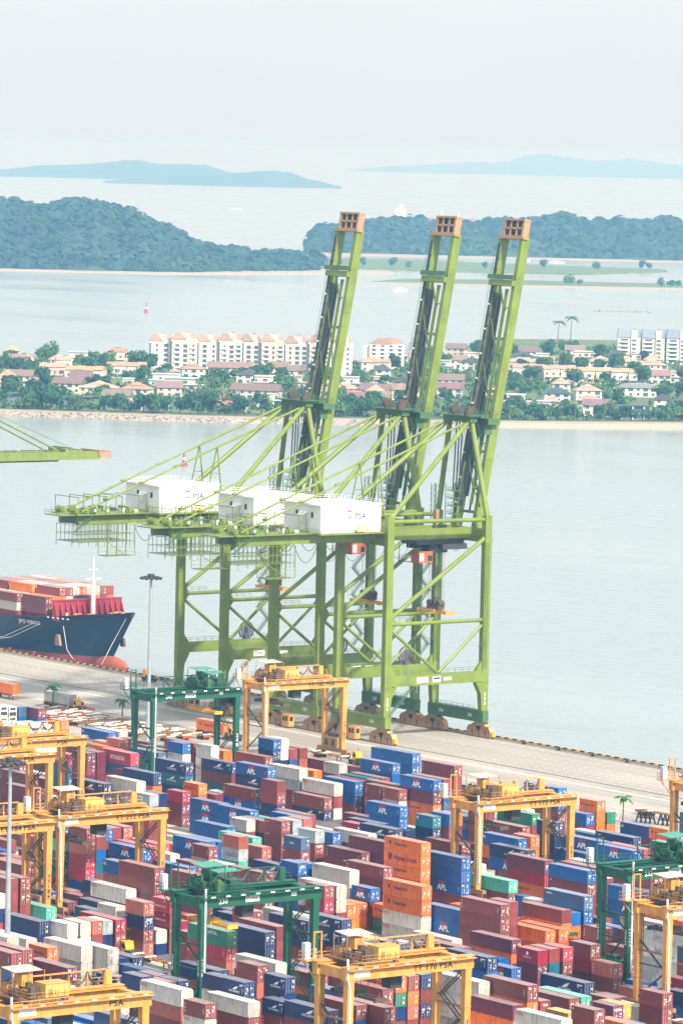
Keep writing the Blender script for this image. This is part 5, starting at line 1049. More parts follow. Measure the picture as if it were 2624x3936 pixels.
def marks(r, ft, sp, vis):
    if len(sp) < 2: return
    c, l = sp[0], sp[1]; X = CL[ft]/2; f = X/6.095; big = ft == 40
    if l == 'A': tx('APL', 'white_text', r, 0 if big else -.1, .98, 1.55 if big else 1.35, 1.15); em('bird', r, 0 if big else -.1, 1.75, 1.0 if big else .85)
    elif l == 'a': tx('APL', 'white_text', r, -X+.75, 1.75, .7); em('bird', r, -X+.75, 2.1, .35)
    elif l == 'H' and c == 'o': em('twin', r, -X*.68, 1.55, .62 if big else .5); tx('Hapag-Lloyd', 'navy_text', r, -X*.12 if big else X*.12, 1.45, .82 if big else .62, 1.05)
    elif l == 'B': em('twin', r, -X*.66, 1.4, 1.1); tx('Hapag-Lloyd', 'navy_text', r, X*.12, 1.3, 1.35, 1.1)
    elif l == 'N':
        x = X*.12; tx('NYK', 'white_text', r, x, .95, .52 if big else .42, 1.0); em('wing', r, x+.2, 1.2, .85 if big else .6); em('panel', r, X*.80, 2.12, .8 if big else .6)
    elif l == 'O': tx('OOCL', 'red_text', r, -X*.80 if big else -X*.62, 2.05, .72 if big else .6, 1.1)
    elif l == 'T': tx('texv', 'white_text', r, -X+.5, 1.35, .62); em('data', r, X*.86, 1.4, .7)
    elif l == 'Y' and c == 'R': em('tri', r, -X*.58, 1.35, .95); tx('HYUNDAI', 'white_text', r, X*.12, 1.2, 1.25, 1.05); em('square', r, -X*.84, 2.2, .5)
    elif l == 'Y': tx('Textainer', 'yellow_text', r, -X*.62, 2.1, .42)
    elif l == 'S' and c == 'r': tx('SSL', 'white_text', r, -X+.5, 1.3, .6)
    elif l == 'S': em('rsquare', r, -X*.90, 2.05, .7); tx('seaco', 'white_text', r, -X*.70, 2.05, .72)
    elif l == 'C' and c == 'k': tx('COSCO', 'navy_text', r, X*.1, 1.15, 1.0 if not big else 1.3, 1.15)
    elif l == 'C': tx('CAPITAL', 'white_text', r, X*.25, 1.9, .85)
    elif l == 'M' and c == 's': em('molbox', r, 0, 1.3, .9); tx('MOL', 'white_text', r, 0, 1.28, .5, 1.8)
    elif l == 'M' and c == 'w': tx('MOL', 'pale_grey', r, 0, 1.3, 2.0, 1.4)
    elif l == 'M': em('round', r, X*.0, 1.75, .8); tx('MAGELLAN', 'white_text', r, 0, 1.05, .42)
    elif l == 'L': tx('LINE', 'white_text', r, X*.3, 1.4, 1.3)
    elif l == 'H': tx('HAMBURG SUD', 'white_text', r, 0, 1.1, .75 if big else .52); em('panel', r, X*.4, 2.2, .4)
    elif l == 'E': em('square', r, -X*.75, 1.9, .9)
    elif l == 'P': em('square', r, -X*.92, 2.1, .4); em('panel', r, -X*.76, 2.0, .45)
    elif l == 'X':
        em('square', r, -X*.85, 2.1, .45)
        o = text('tex', 'white_text', '+x', (X+.012, 0, 1.9), r, .75, 'lettering')
    if vis > 300 and l in 'AaONP': em('data', r, X*.88, 1.3, .6)
    return r
NAMES = {40: 'long_container', 20: 'short_container'}
def container(u0, v, z0, h, ft, sp, vis, label=None, group='stacked containers of the yard', rz=0):
    c = tuple(CC[sp[0]])+(1,); jit = random.uniform(.9, 1.1); c = tuple(x*jit for x in c[:3])+(1,)
    r = put('refrigerated_container' if sp[1:2] == 'R' else NAMES[ft], CM['s', ft], None, (u0+CL[ft]/2, v+1.219, z0)); r.scale = (1, 1, h/2.6); r.color = c
    if label: tag(r, label, 'container', group)
    def ch(key, nm, par=r): o = put(nm, CM[key], par); o.color = c; return o
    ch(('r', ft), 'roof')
    if sp[1:2] == 'R': q = ch(('c', ft), 'cooling_unit'); ch(('f', ft), 'fan_grille', q)
    elif sp in ('rS', 'cM') or (sp in ('m', 'r', 'd', 'c') and random.random() < .22): ch(('e', ft), 'end_panel')
    else:
        v_ = random.randrange(4)
        for k in (0, 1):
            d = ch(('d', ft, k), 'door')
            if vis > 150: ch(('g', ft, v_, k), 'locking_rods', d)
    if vis > 45: marks(r, ft, sp, vis)
    return r
DATA = """
99.52 -48.32 7.41 2.90 40 mT 944|long maroon container with upright white lettering, top of stack, left of sea green one
74.19 -102.66 7.48 2.90 40 gO 926|long beige grey container with small red lettering, right of bottom-left ochre gantry
92.36 -85.50 5.53 2.60 40 nN 919|long navy container with white wing emblem, right of navy one, left of lower green gantry
81.37 -65.48 5.49 2.90 40 mT 896|long maroon container with upright white lettering, left of orange one, right of bottom-centre ochre gantry
31.47 -62.62 8.02 2.90 40 GC 872|long green container with spaced lettering, near lower green gantry
81.54 -94.08 6.10 2.60 40 g 870|long beige grey container, left of lower green gantry
89.85 -51.18 7.04 2.60 40 g 861|long beige grey container, top of stack, left of bottom-centre ochre gantry
102.70 -54.04 5.28 2.60 40 d 850|long purplish maroon container, right of beige grey one, right of bottom-centre ochre gantry
63.72 -28.30 5.53 2.60 40 nN 843|long navy container with white wing emblem, near bottom-centre ochre gantry
29.12 23.18 7.62 2.90 40 sS 807|long slate blue container with white lettering, top of stack
8.06 0.30 8.36 2.90 40 oH 785|long orange container with dark blue lettering, top of stack, left of royal blue one
88.85 -76.92 5.16 2.60 40 m 773|long maroon container, top of stack, right of lower green gantry
49.54 -11.14 5.25 2.60 40 d 768|long purplish maroon container, right of maroon one, right of bottom-centre ochre gantry
35.43 -99.80 5.50 2.60 40 dT 757|long purplish maroon container with upright white lettering, near left-edge ochre gantry
32.08 0.30 8.47 2.60 40 mT 750|long maroon container with upright white lettering, right of mid-right ochre gantry
29.51 17.46 5.71 2.60 40 m 742|long maroon container, right of maroon one, right of mid-right ochre gantry
-18.69 3.16 7.60 2.90 40 gO 732|long beige grey container with small red lettering, right of lower green gantry
81.28 -62.62 7.48 2.60 40 oB 729|long orange container with large dark lettering, near bottom-centre ochre gantry
-12.31 -74.06 4.80 2.60 40 n 723|long navy container, top of stack, left of left-edge ochre gantry
18.77 -85.50 5.35 2.90 40 gO 723|long beige grey container with small red lettering, near left-edge ochre gantry
17.94 48.92 5.25 2.60 40 bA 711|long royal blue container, top of stack, below right-hand green gantry, first such from left
16.33 51.78 8.04 2.60 40 m 700|long maroon container, top of stack, right of right-hand green gantry
80.58 -19.72 2.43 2.90 40 nN 695|long navy container with white wing emblem, near right-hand green gantry
32.08 0.30 5.65 2.82 40 m 689|long maroon container, under a maroon one, right of mid-right ochre gantry
31.39 -54.04 7.50 2.60 40 n 688|long navy container, top of stack, left of lower green gantry
8.06 0.30 5.37 2.99 40 oH 688|long orange container with dark blue lettering, right of orange one, left of mid-right ochre gantry
2.88 46.06 7.64 2.60 40 b 684|long royal blue container, beside mid-right ochre gantry
-33.65 -39.74 5.08 2.90 40 gO 679|long beige grey container with small red lettering, right of navy one, beside mid-left ochre gantry
-28.31 -36.88 10.06 2.60 40 m 669|long maroon container, left of mid-left ochre gantry
13.61 -31.16 5.19 2.60 40 nN 665|long navy container with white wing emblem, right of maroon one, left of lower green gantry
-13.21 71.80 7.76 2.60 40 bA 651|long royal blue container, top of stack, right of mid-right ochre gantry, first such from left
-21.74 46.06 2.31 2.60 40 a 649|long sea green container, near mid-right ochre gantry
31.47 -62.62 5.35 2.67 40 RT 649|long red container with upright white lettering
-39.05 -2.56 5.08 2.60 40 mT 647|long maroon container with upright white lettering, left of lower green gantry
-28.80 28.90 10.32 2.60 40 oH 646|long orange container with dark blue lettering, left of maroon one, left of mid-right ochre gantry
-39.50 -16.86 5.35 2.60 40 m 646|long maroon container, top of stack, right of mid-left ochre gantry
35.43 -99.80 2.75 2.75 40 dX 642|long purplish maroon container with white block lettering
-24.30 57.50 4.97 2.90 40 d 639|long purplish maroon container, below mid-right ochre gantry
118.92 -56.90 5.36 2.90 40 gO 636|long beige grey container with small red lettering, top of stack, right of purplish maroon one
8.06 0.30 2.68 2.68 40 gO 620|long beige grey container with small red lettering, under a orange one
75.30 8.88 8.11 2.60 40 wM 613|long white container with faint grey lettering, top of stack
16.57 -25.44 5.38 2.60 40 nN 601|long navy container with white wing emblem, top of stack, right of lower green gantry
45.08 -31.16 2.75 2.75 40 n 598|long navy container, top of stack, left of bottom-centre ochre gantry
-73.57 -8.28 5.77 2.60 40 bA 595|long royal blue container, top of stack, right of mid-left ochre gantry, first such from left
82.42 -82.64 8.16 2.90 20 nN 592|short navy container with white wing emblem, left of maroon one, right of lower green gantry
74.19 -102.66 4.99 2.49 40 r 588|long reddish brown container, under a beige grey one
93.03 -74.06 5.16 2.60 40 m 583|long maroon container, right of navy one, left of bottom-centre ochre gantry
-18.96 11.74 7.88 2.60 40 mT 573|long maroon container with upright white lettering, right of lower green gantry
-22.90 34.62 7.63 2.60 40 b 568|long royal blue container, top of stack, left of mid-right ochre gantry
48.73 -76.92 5.04 2.60 40 n 561|long navy container, top of stack, beside lower green gantry
95.11 -108.38 8.23 2.60 20 mT 560|short maroon container with upright white lettering, beside lower green gantry
-39.50 -16.86 2.67 2.67 40 m 558|long maroon container, under a maroon one, right of mid-left ochre gantry, second such from left
31.67 11.74 2.55 2.60 40 o 550|long orange container, top of stack, right of mid-right ochre gantry, first such from left
120.04 -45.46 5.46 2.60 20 mX 546|short maroon container with white block lettering, near right-hand green gantry
-137.48 86.10 2.32 2.90 40 mT 545|long maroon container with upright white lettering, near apron ochre gantry
-137.55 88.96 5.36 2.90 40 gO 540|long beige grey container with small red lettering, right of apron ochre gantry
-28.80 28.90 7.74 2.58 40 oB 537|long orange container with large dark lettering, under a orange one
51.37 -56.90 2.75 2.75 40 m 536|long maroon container, right of navy one, left of lower green gantry
-133.60 120.42 8.09 2.90 40 mT 535|long maroon container, top of stack, left of mid-right ochre gantry, first such from left
22.96 -82.64 5.27 2.90 40 gO 534|long beige grey container with small red lettering, left of mid-left ochre gantry
-102.20 80.38 5.28 2.60 40 bA 531|long royal blue container, top of stack, right of apron ochre gantry, third such from left
104.62 -16.86 3.38 2.60 20 m 530|short maroon container, top of stack, left of lower-right ochre gantry
17.94 48.92 2.62 2.62 40 bA 526|long royal blue container, below right-hand green gantry, first such from left
-80.68 100.40 5.03 2.60 40 G 525|long green container, top of stack
35.43 -99.80 0.00 2.75 40 m 524|long maroon container, left of bottom-left ochre gantry
82.32 -91.22 8.08 2.90 20 nN 523|short navy container with white wing emblem, left of lower green gantry
-39.05 -2.56 2.54 2.54 40 m 523|long maroon container, right of pale grey one, left of lower green gantry
-95.98 120.42 7.72 2.60 40 b 522|long royal blue container, top of stack, right of mid-right ochre gantry
70.53 -79.78 8.24 2.90 20 m 521|short maroon container, right of reddish brown one, left of lower green gantry
-37.30 46.06 7.75 2.60 40 mT 520|long maroon container with upright white lettering, right of orange one, left of mid-right ochre gantry
-28.31 -36.88 7.54 2.52 40 m 518|long maroon container, right of beige grey one, right of mid-left ochre gantry
104.62 -16.86 0.00 3.38 20 m 513|short maroon container, right of beige grey one, left of lower-right ochre gantry
-167.87 68.94 7.68 2.90 40 nN 512|long navy container with white wing emblem, top of stack, right of slate blue one
-115.76 100.40 8.31 2.60 40 bA 510|long royal blue container, top of stack, left of mid-right ochre gantry, first such from left
72.98 -111.24 3.04 2.60 40 nN 509|long navy container with white wing emblem, near bottom-left ochre gantry
-147.71 14.60 7.80 2.60 40 d 507|long purplish maroon container, right of maroon one, left of uppermost left gantry
-52.38 31.76 5.07 2.60 40 dT 507|long purplish maroon container with upright white lettering, near lower green gantry
-150.74 34.62 7.43 2.60 40 nN 492|long navy container with white wing emblem, near uppermost left gantry
-140.00 71.80 10.14 2.60 40 bA 491|long royal blue container with big white lettering under red bird, left of apron ochre gantry
-53.88 -39.74 0.00 2.60 40 d 487|long purplish maroon container, beside mid-left ochre gantry
-48.30 34.62 7.59 2.60 40 d 485|long purplish maroon container, top of stack, right of lower green gantry
-145.73 111.84 7.91 2.60 40 bA 485|long royal blue container, top of stack, right of apron ochre gantry, second such from left
-140.73 68.94 5.17 2.60 40 mT 479|long maroon container with upright white lettering, below upper green gantry
74.37 -2.56 2.82 2.60 20 rT 477|short reddish brown container with upright white lettering, top of stack, right of crimson one
66.76 -14.00 5.12 2.60 20 cM 476|short crimson container with round emblem
-146.07 40.34 7.83 2.90 40 gO 474|long beige grey container with small red lettering, near upper green gantry
-167.44 26.04 8.00 2.60 40 mT 472|long maroon container with upright white lettering, near second left gantry
-169.31 54.64 10.66 2.90 40 RY 471|long red container with white lettering and green triangle
-28.80 28.90 5.16 2.58 40 oH 470|long orange container with dark blue lettering, under a orange one, right of maroon one
38.46 -14.00 2.40 2.60 40 m 470|long maroon container, right of maroon one, right of bottom-centre ochre gantry
-156.59 126.14 8.24 2.60 40 b 469|long royal blue container, top of stack, right of apron ochre gantry
-22.90 34.62 5.09 2.54 40 b 468|long royal blue container, under a royal blue one, left of mid-right ochre gantry
2.88 46.06 5.09 2.55 40 mX 468|long maroon container with white block lettering
75.30 8.88 5.41 2.70 40 wM 466|long white container with faint grey lettering, under a white one
-130.04 129.00 2.65 2.60 40 GC 464|long green container with spaced lettering, near mid-right ochre gantry
-26.83 74.66 7.68 2.60 40 bA 464|long royal blue container with big white lettering under red bird, beside mid-right ochre gantry
61.34 11.74 2.70 2.60 20 m 462|short maroon container, below right-hand green gantry
54.72 11.74 5.34 2.60 20 rT 458|short reddish brown container with upright white lettering, top of stack, left of royal blue one
-151.96 48.92 8.43 2.90 40 n 455|long navy container, near upper green gantry
90.22 -31.16 2.46 2.60 40 m 454|long maroon container, left of sea green one, left of right-hand green gantry
-22.90 34.62 2.54 2.54 40 bA 453|long royal blue container, left of mid-right ochre gantry, second such from left
75.30 8.88 2.70 2.70 40 w 453|long white container, beside lower-right ochre gantry
-39.05 -2.56 0.00 2.54 40 m 453|long maroon container, under a maroon one, right of maroon one, left of lower green gantry
-95.98 120.42 5.15 2.57 40 b 450|long royal blue container, under a royal blue one, right of mid-right ochre gantry
61.92 -74.06 8.07 2.60 40 g 449|long beige grey container, beside lower green gantry
27.28 -48.32 7.48 2.60 40 m 449|long maroon container, below lower green gantry
-24.30 57.50 2.49 2.49 40 c 447|long crimson container, under a purplish maroon one
67.95 -2.56 5.44 2.60 20 m 444|short maroon container, right of red one, left of right-hand green gantry
17.61 3.16 4.94 2.60 40 ba 441|long royal blue container with small white lettering, top of stack, right of orange one
-50.41 71.80 5.41 2.60 40 ba 438|long royal blue container with small white lettering, on orange one, left of mid-right ochre gantry
16.57 -25.44 2.69 2.69 40 nN 437|long navy container with white wing emblem, under a navy one
-66.62 86.10 4.92 2.60 40 mT 435|long maroon container with upright white lettering, left of maroon one, left of mid-right ochre gantry
-25.60 97.54 5.10 2.60 40 GC 434|long green container with spaced lettering, near right-edge apron gantry
-115.76 100.40 5.33 2.98 40 d 430|long purplish maroon container, under a royal blue one
-95.60 28.90 5.11 2.60 40 b 429|long royal blue container, left of beige grey one, right of mid-left ochre gantry
-147.71 14.60 5.20 2.60 40 d 428|long purplish maroon container, near second left gantry
-147.71 14.60 2.60 2.60 40 d 427|long purplish maroon container, under a purplish maroon one, left of uppermost left gantry
-0.99 -71.20 4.87 2.60 20 gO 425|short beige grey container with small red lettering, top of stack, left of beige grey one
-0.94 -54.04 7.59 2.60 20 r 422|short reddish brown container, left of red one, left of mid-left ochre gantry
89.85 -51.18 4.69 2.35 40 gO 416|long beige grey container, left of bottom-centre ochre gantry, second such from left
-165.42 80.38 7.59 2.60 40 nN 414|long navy container with white wing emblem, top of stack, right of beige grey one
-26.77 83.24 7.92 2.60 40 nP 413|long navy container with tiny white lettering
-37.16 63.22 5.31 2.60 40 nN 412|long navy container with white wing emblem, near mid-right ochre gantry
89.85 -51.18 2.35 2.35 40 g 412|long beige grey container, left of purplish maroon one, left of bottom-centre ochre gantry
35.47 37.48 2.41 2.60 40 gO 410|long beige grey container with small red lettering, near right-hand green gantry
2.11 -14.00 8.14 2.60 20 m 410|short maroon container, top of stack, beside lower green gantry
40.03 -88.36 2.64 2.60 20 n 406|short navy container, right of bottom-left ochre gantry
-150.74 34.62 4.95 2.48 40 n 405|long navy container, below uppermost left gantry
-150.74 34.62 2.48 2.48 40 m 402|long maroon container, under a navy one, right of uppermost left gantry
-150.90 88.96 7.42 2.60 40 gO 401|long beige grey container with small red lettering, left of apron ochre gantry
-0.56 -48.32 7.65 2.60 20 RH 401|short red container with white cross emblem
-39.50 -16.86 0.00 2.67 40 m 401|long maroon container, beside lower green gantry
-74.47 57.50 5.32 2.60 40 nN 400|long navy container with white wing emblem, top of stack, right of apron ochre gantry
-111.06 46.06 5.51 2.60 40 bA 396|long royal blue container, top of stack, below upper green gantry, first such from left
-5.69 3.16 5.29 2.60 20 bA 396|short royal blue container with big white lettering under red bird, near lower green gantry
61.25 14.60 5.35 2.60 20 m 392|short maroon container, top of stack, beside right-hand green gantry
16.57 -25.44 0.00 2.69 40 m 391|long maroon container, under a navy one, right of lower green gantry
-83.40 -31.16 2.75 2.75 40 m 389|long maroon container, left of crimson one, right of second left gantry
-25.83 0.30 7.84 2.60 20 bX 384|short royal blue container with white block lettering
74.37 -2.56 0.00 2.82 20 m 383|short maroon container, right of navy one, left of right-hand green gantry
31.39 -54.04 5.00 2.50 40 n 383|long navy container, under a navy one, beside lower green gantry
13.61 -31.16 2.59 2.59 40 n 382|long navy container, under a navy one, left of lower green gantry
30.75 -108.38 8.07 2.60 40 mT 380|long maroon container with upright white lettering, near left-edge ochre gantry
85.91 -85.50 5.08 2.60 20 nN 379|short navy container with white wing emblem, left of navy one, right of lower green gantry
81.54 -94.08 3.05 3.05 40 m 376|long maroon container, under a beige grey one, left of lower green gantry
-26.32 71.80 5.18 2.60 40 b 373|long royal blue container, below mid-right ochre gantry
31.97 -11.14 2.75 2.60 40 gO 373|long beige grey container with small red lettering, on maroon one, right of bottom-centre ochre gantry
-125.37 48.92 5.10 2.60 40 bA 372|long royal blue container with big white lettering under red bird, right of upper green gantry
8.06 0.30 0.00 2.68 40 gO 372|long beige grey container, left of bottom-centre ochre gantry, first such from left
-65.54 123.28 2.30 2.60 40 ba 370|long royal blue container with small white lettering, near right-edge apron gantry
102.70 -54.04 2.64 2.64 40 o 366|long orange container, right of beige grey one, right of bottom-centre ochre gantry
2.11 -14.00 5.43 2.71 20 c 366|short crimson container, beside lower green gantry
-52.22 -2.56 7.92 2.60 20 mT 365|short maroon container with upright white lettering, near mid-left ochre gantry
22.48 -91.22 5.50 2.60 20 oH 365|short orange container with dark blue lettering, near left-edge ochre gantry
-79.03 11.74 5.22 2.60 40 bA 360|long royal blue container, top of stack, right of mid-left ochre gantry, second such from left
-35.64 -56.90 2.84 2.60 40 a 360|long sea green container, near mid-left ochre gantry
56.25 -94.08 5.63 2.60 20 n 360|short navy container, left of bottom-left ochre gantry
-3.91 -11.14 7.99 2.60 40 gO 359|long beige grey container with small red lettering, top of stack, beside lower green gantry
-66.92 -22.58 11.10 2.60 20 m 359|short maroon container, right of royal blue one, below uppermost left gantry
-61.55 11.74 7.74 2.60 20 rS 358|short reddish brown container with upright white letters
-51.71 20.32 8.12 2.60 20 sM 358|short slate blue container with white and blue sign, near lower green gantry
-7.95 -59.76 4.65 2.60 40 c 356|long crimson container, near mid-left ochre gantry
81.03 -56.90 7.49 2.60 40 n 354|long navy container, below bottom-centre ochre gantry
81.11 -59.76 7.47 2.60 40 m 352|long maroon container, right of orange one, left of bottom-centre ochre gantry
-141.13 97.54 5.14 2.60 40 b 350|long royal blue container, top of stack, below apron ochre gantry
50.56 -99.80 0.00 2.60 40 g 350|long beige grey container, top of stack, right of bottom-left ochre gantry
72.34 -88.36 7.44 2.60 20 n 348|short navy container, right of navy one, right of lower green gantry
-0.94 -54.04 2.53 2.53 20 mY 347|short maroon container with yellow lettering, under a navy one
-0.94 -54.04 0.00 2.53 20 r 345|short reddish brown container, under a maroon one, right of mid-left ochre gantry
-46.11 83.24 7.88 2.60 20 nN 344|short navy container with white wing emblem, near mid-right ochre gantry
-0.94 -54.04 5.06 2.53 20 nX 344|short navy container with white block lettering
-187.61 106.12 5.10 2.60 40 m 343|long maroon container, top of stack, left of apron ochre gantry, first such from left
-25.60 97.54 2.55 2.55 40 ba 342|long royal blue container with small white lettering, under a green one
-130.04 129.00 0.00 2.65 40 m 341|long maroon container, under a green one
-73.99 31.76 8.12 2.60 20 mY 339|short maroon container with yellow lettering, top of stack
-66.92 -22.58 5.55 2.78 20 R 338|short red container, under a reddish brown one
32.26 14.60 2.70 2.60 40 o 336|long orange container, top of stack, right of mid-right ochre gantry, second such from left
104.74 -28.30 2.23 2.60 20 dX 336|short purplish maroon container with white block lettering
17.61 3.16 2.47 2.47 40 bA 333|long royal blue container, left of mid-right ochre gantry, first such from left
-52.40 120.42 3.12 2.60 20 oH 328|short orange container with dark blue lettering, near right-edge apron gantry
66.76 -14.00 2.56 2.56 20 d 328|short purplish maroon container, under a crimson one, right of bottom-centre ochre gantry
-66.92 -22.58 8.32 2.78 20 r 326|short reddish brown container, under a maroon one, below uppermost left gantry
-80.68 77.52 5.23 2.60 20 tE 325|short teal container with white square
-165.42 80.38 5.06 2.53 40 m 323|long maroon container, right of upper green gantry
30.75 -108.38 2.69 2.69 40 m 323|long maroon container, under a slate blue one, beside bottom-left ochre gantry
30.75 -108.38 5.38 2.69 40 s 322|long slate blue container, under a maroon one
-69.57 114.70 7.65 2.60 20 oH 320|short orange container with dark blue lettering, right of mid-right ochre gantry
31.47 -62.62 2.67 2.67 40 r 320|long reddish brown container, under a red one
-0.56 -48.32 5.10 2.55 20 cH 320|short crimson container with white cross emblem
-66.39 108.98 5.50 2.60 20 b 319|short royal blue container, below mid-right ochre gantry
-10.27 -54.04 5.49 2.60 20 gO 313|short beige grey container with small red lettering, beside mid-left ochre gantry
-21.74 46.06 0.00 2.31 40 m 312|long maroon container, under a sea green one
-122.53 31.76 7.81 2.60 20 k 311|short pale grey container, below upper green gantry
-130.36 134.72 2.58 2.60 40 s 310|long slate blue container, near mid-right ochre gantry
-115.61 6.02 5.40 2.70 40 o 310|long orange container, near uppermost left gantry
-147.71 14.60 0.00 2.60 40 m 309|long maroon container, left of uppermost left gantry
-61.23 17.46 5.21 2.60 20 r 306|short reddish brown container, beside lower green gantry
15.34 60.36 2.34 2.60 40 m 305|long maroon container, near lower-right ochre gantry
-278.57 123.28 0.00 2.51 40 ba 304|long royal blue container with small white lettering, near uppermost left gantry
-95.98 120.42 2.57 2.57 40 m 304|long maroon container, under a royal blue one, right of mid-right ochre gantry
-61.55 11.74 5.16 2.58 20 kC 302|short pale grey container with spaced lettering, under a reddish brown one
-94.34 37.48 5.38 2.60 20 gO 302|short beige grey container with small red lettering, top of stack, below upper green gantry
-233.85 74.66 0.00 2.60 40 m 302|long maroon container, left of second left gantry
-126.05 68.94 8.08 2.60 20 m 301|short maroon container, right of apron ochre gantry
-102.20 80.38 2.64 2.64 40 ba 300|long royal blue container with small white lettering, under a royal blue one
-75.04 -22.58 10.47 2.60 20 b 300|short royal blue container, below mid-left ochre gantry
-66.92 -22.58 2.77 2.77 20 R 300|short red container, under a red one
63.72 -28.30 2.77 2.77 40 b 299|long royal blue container, under a navy one
-118.55 97.54 5.31 2.60 20 mT 298|short maroon container with upright white lettering, right of maroon one, right of apron ochre gantry
-207.30 88.96 4.78 2.60 40 s 297|long slate blue container, top of stack, below upper green gantry
-62.11 31.76 7.56 2.60 20 k 297|short pale grey container, right of apron ochre gantry
-83.74 94.68 4.94 2.60 20 m 296|short maroon container, top of stack, right of slate blue one
18.77 -85.50 2.53 2.82 40 gO 293|long beige grey container with small red lettering, beside bottom-left ochre gantry
85.27 -5.42 0.00 2.60 40 r 290|long reddish brown container, near right-hand green gantry
-138.51 51.78 5.25 2.60 20 c 287|short crimson container, near upper green gantry
-53.59 -11.14 4.88 2.60 40 b 287|long royal blue container, below mid-left ochre gantry
-45.86 -2.56 5.10 2.60 20 kC 286|short pale grey container with spaced lettering, top of stack
-42.80 6.02 5.23 2.60 40 nN 286|long navy container with white wing emblem, beside lower green gantry
-115.76 100.40 2.67 2.67 40 oH 285|long orange container with dark blue lettering, under a purplish maroon one
66.23 -19.72 2.29 2.60 20 bA 285|short royal blue container with big white lettering under red bird, near bottom-centre ochre gantry
25.43 -102.66 7.38 2.60 40 m 285|long maroon container, top of stack, right of left-edge ochre gantry, fourth such from left
68.84 -62.62 2.60 2.60 40 s 284|long slate blue container, near lower green gantry
-140.73 68.94 2.58 2.58 40 bA 282|long royal blue container with big white lettering under red bird, under a maroon one
-10.78 60.36 5.28 2.60 40 m 282|long maroon container, left of white one, right of mid-right ochre gantry
-25.60 97.54 0.00 2.55 40 m 282|long maroon container, under a royal blue one, left of right-hand green gantry
-137.48 86.10 0.00 2.32 40 nN 276|long navy container with white wing emblem, under a maroon one
-260.65 83.24 5.12 2.60 40 wR 274|long white container, top of stack, left of uppermost left gantry, first such from left
-122.53 31.76 2.60 2.60 20 m 274|short maroon container, under a maroon one, right of maroon one, left of mid-left ochre gantry
-40.56 -62.62 8.13 2.60 40 m 274|long maroon container, top of stack, right of left-edge ochre gantry, second such from left
-24.30 57.50 0.00 2.49 40 oH 273|long orange container with dark blue lettering, under a crimson one
-167.87 68.94 5.12 2.56 40 tN 271|long teal container with white wing emblem
-126.05 68.94 5.39 2.69 20 m 270|short maroon container, under a maroon one, right of upper green gantry
36.12 43.20 2.39 2.60 40 oB 270|long orange container with large dark lettering, near lower-right ochre gantry
-75.04 -22.58 7.85 2.62 20 a 270|short sea green container, under a royal blue one
56.25 -94.08 2.82 2.82 20 m 270|short maroon container, under a navy one, left of bottom-left ochre gantry
5.83 -34.02 5.20 2.60 20 m 270|short maroon container, on maroon one, left of lower green gantry
-172.34 48.92 10.32 2.60 20 dT 269|short purplish maroon container with upright white lettering
-122.53 31.76 5.21 2.60 20 m 268|short maroon container, under a pale grey one, left of mid-left ochre gantry
-148.33 63.22 5.12 2.60 20 oH 265|short orange container with dark blue lettering, top of stack, below upper green gantry
-195.22 91.82 7.55 2.60 20 b 264|short royal blue container, left of upper green gantry
-187.63 94.68 7.62 2.60 20 gO 264|short beige grey container with small red lettering, right of upper green gantry
74.19 -102.66 2.49 2.49 40 m 263|long maroon container, under a reddish brown one
40.03 -88.36 0.00 2.64 20 m 262|short maroon container, under a navy one, right of bottom-left ochre gantry
-140.00 71.80 7.61 2.54 40 nN 260|long navy container with white wing emblem, under a royal blue one
-22.90 34.62 0.00 2.54 40 m 260|long maroon container, under a royal blue one, left of mid-right ochre gantry
67.03 -8.28 5.24 2.60 20 R 260|short red container, top of stack
67.95 -2.56 2.72 2.72 20 c 259|short crimson container, near right-hand green gantry
-13.99 -8.28 2.88 2.60 20 b 258|short royal blue container, right of maroon one, right of lower green gantry
-190.02 114.70 7.75 2.60 20 b 257|short royal blue container, near apron ochre gantry
-75.04 -22.58 5.24 2.62 20 b 257|short royal blue container, under a sea green one
90.00 -28.30 2.46 2.60 40 a 256|long sea green container, near right-hand green gantry
-134.55 3.16 0.00 2.60 40 m 256|long maroon container, left of reddish brown one, right of left-edge ochre gantry
-72.62 48.92 5.11 2.60 40 gO 255|long beige grey container with small red lettering, below apron ochre gantry
13.61 -31.16 0.00 2.59 40 m 255|long maroon container, under a navy one, right of maroon one, left of maroon one
-75.04 -22.58 2.62 2.62 20 t 255|short teal container, beside mid-left ochre gantry
7.61 -28.30 5.20 2.60 40 g 255|long beige grey container, left of navy one, right of lower green gantry
-122.11 3.16 0.00 2.90 20 r 253|short reddish brown container, top of stack, below uppermost left gantry
-146.07 40.34 5.03 2.80 40 g 252|long beige grey container, near upper green gantry
-40.41 -59.76 8.15 2.60 40 m 252|long maroon container, top of stack, right of left-edge ochre gantry, third such from left
-171.81 43.20 0.00 2.60 40 g 252|long beige grey container, near second left gantry
-175.00 123.28 3.13 2.60 20 gO 250|short beige grey container with small red lettering, left of apron ochre gantry
-25.83 0.30 5.23 2.61 20 n 249|short navy container, under a royal blue one, left of lower green gantry
-0.90 -68.34 4.93 2.60 20 gO 249|short beige grey container with small red lettering, top of stack, right of mid-left ochre gantry
-51.71 20.32 5.41 2.71 20 mX 246|short maroon container with white block lettering, under a slate blue one
-172.34 48.92 7.74 2.58 20 d 245|short purplish maroon container, beside uppermost left gantry, second such from left
-78.59 80.38 5.77 2.60 20 b 244|short royal blue container, top of stack, left of mid-right ochre gantry
-13.21 71.80 5.17 2.59 40 b 244|long royal blue container, right of white one, left of right-hand green gantry
38.46 -14.00 0.00 2.40 40 m 244|long maroon container, under a maroon one, right of bottom-centre ochre gantry
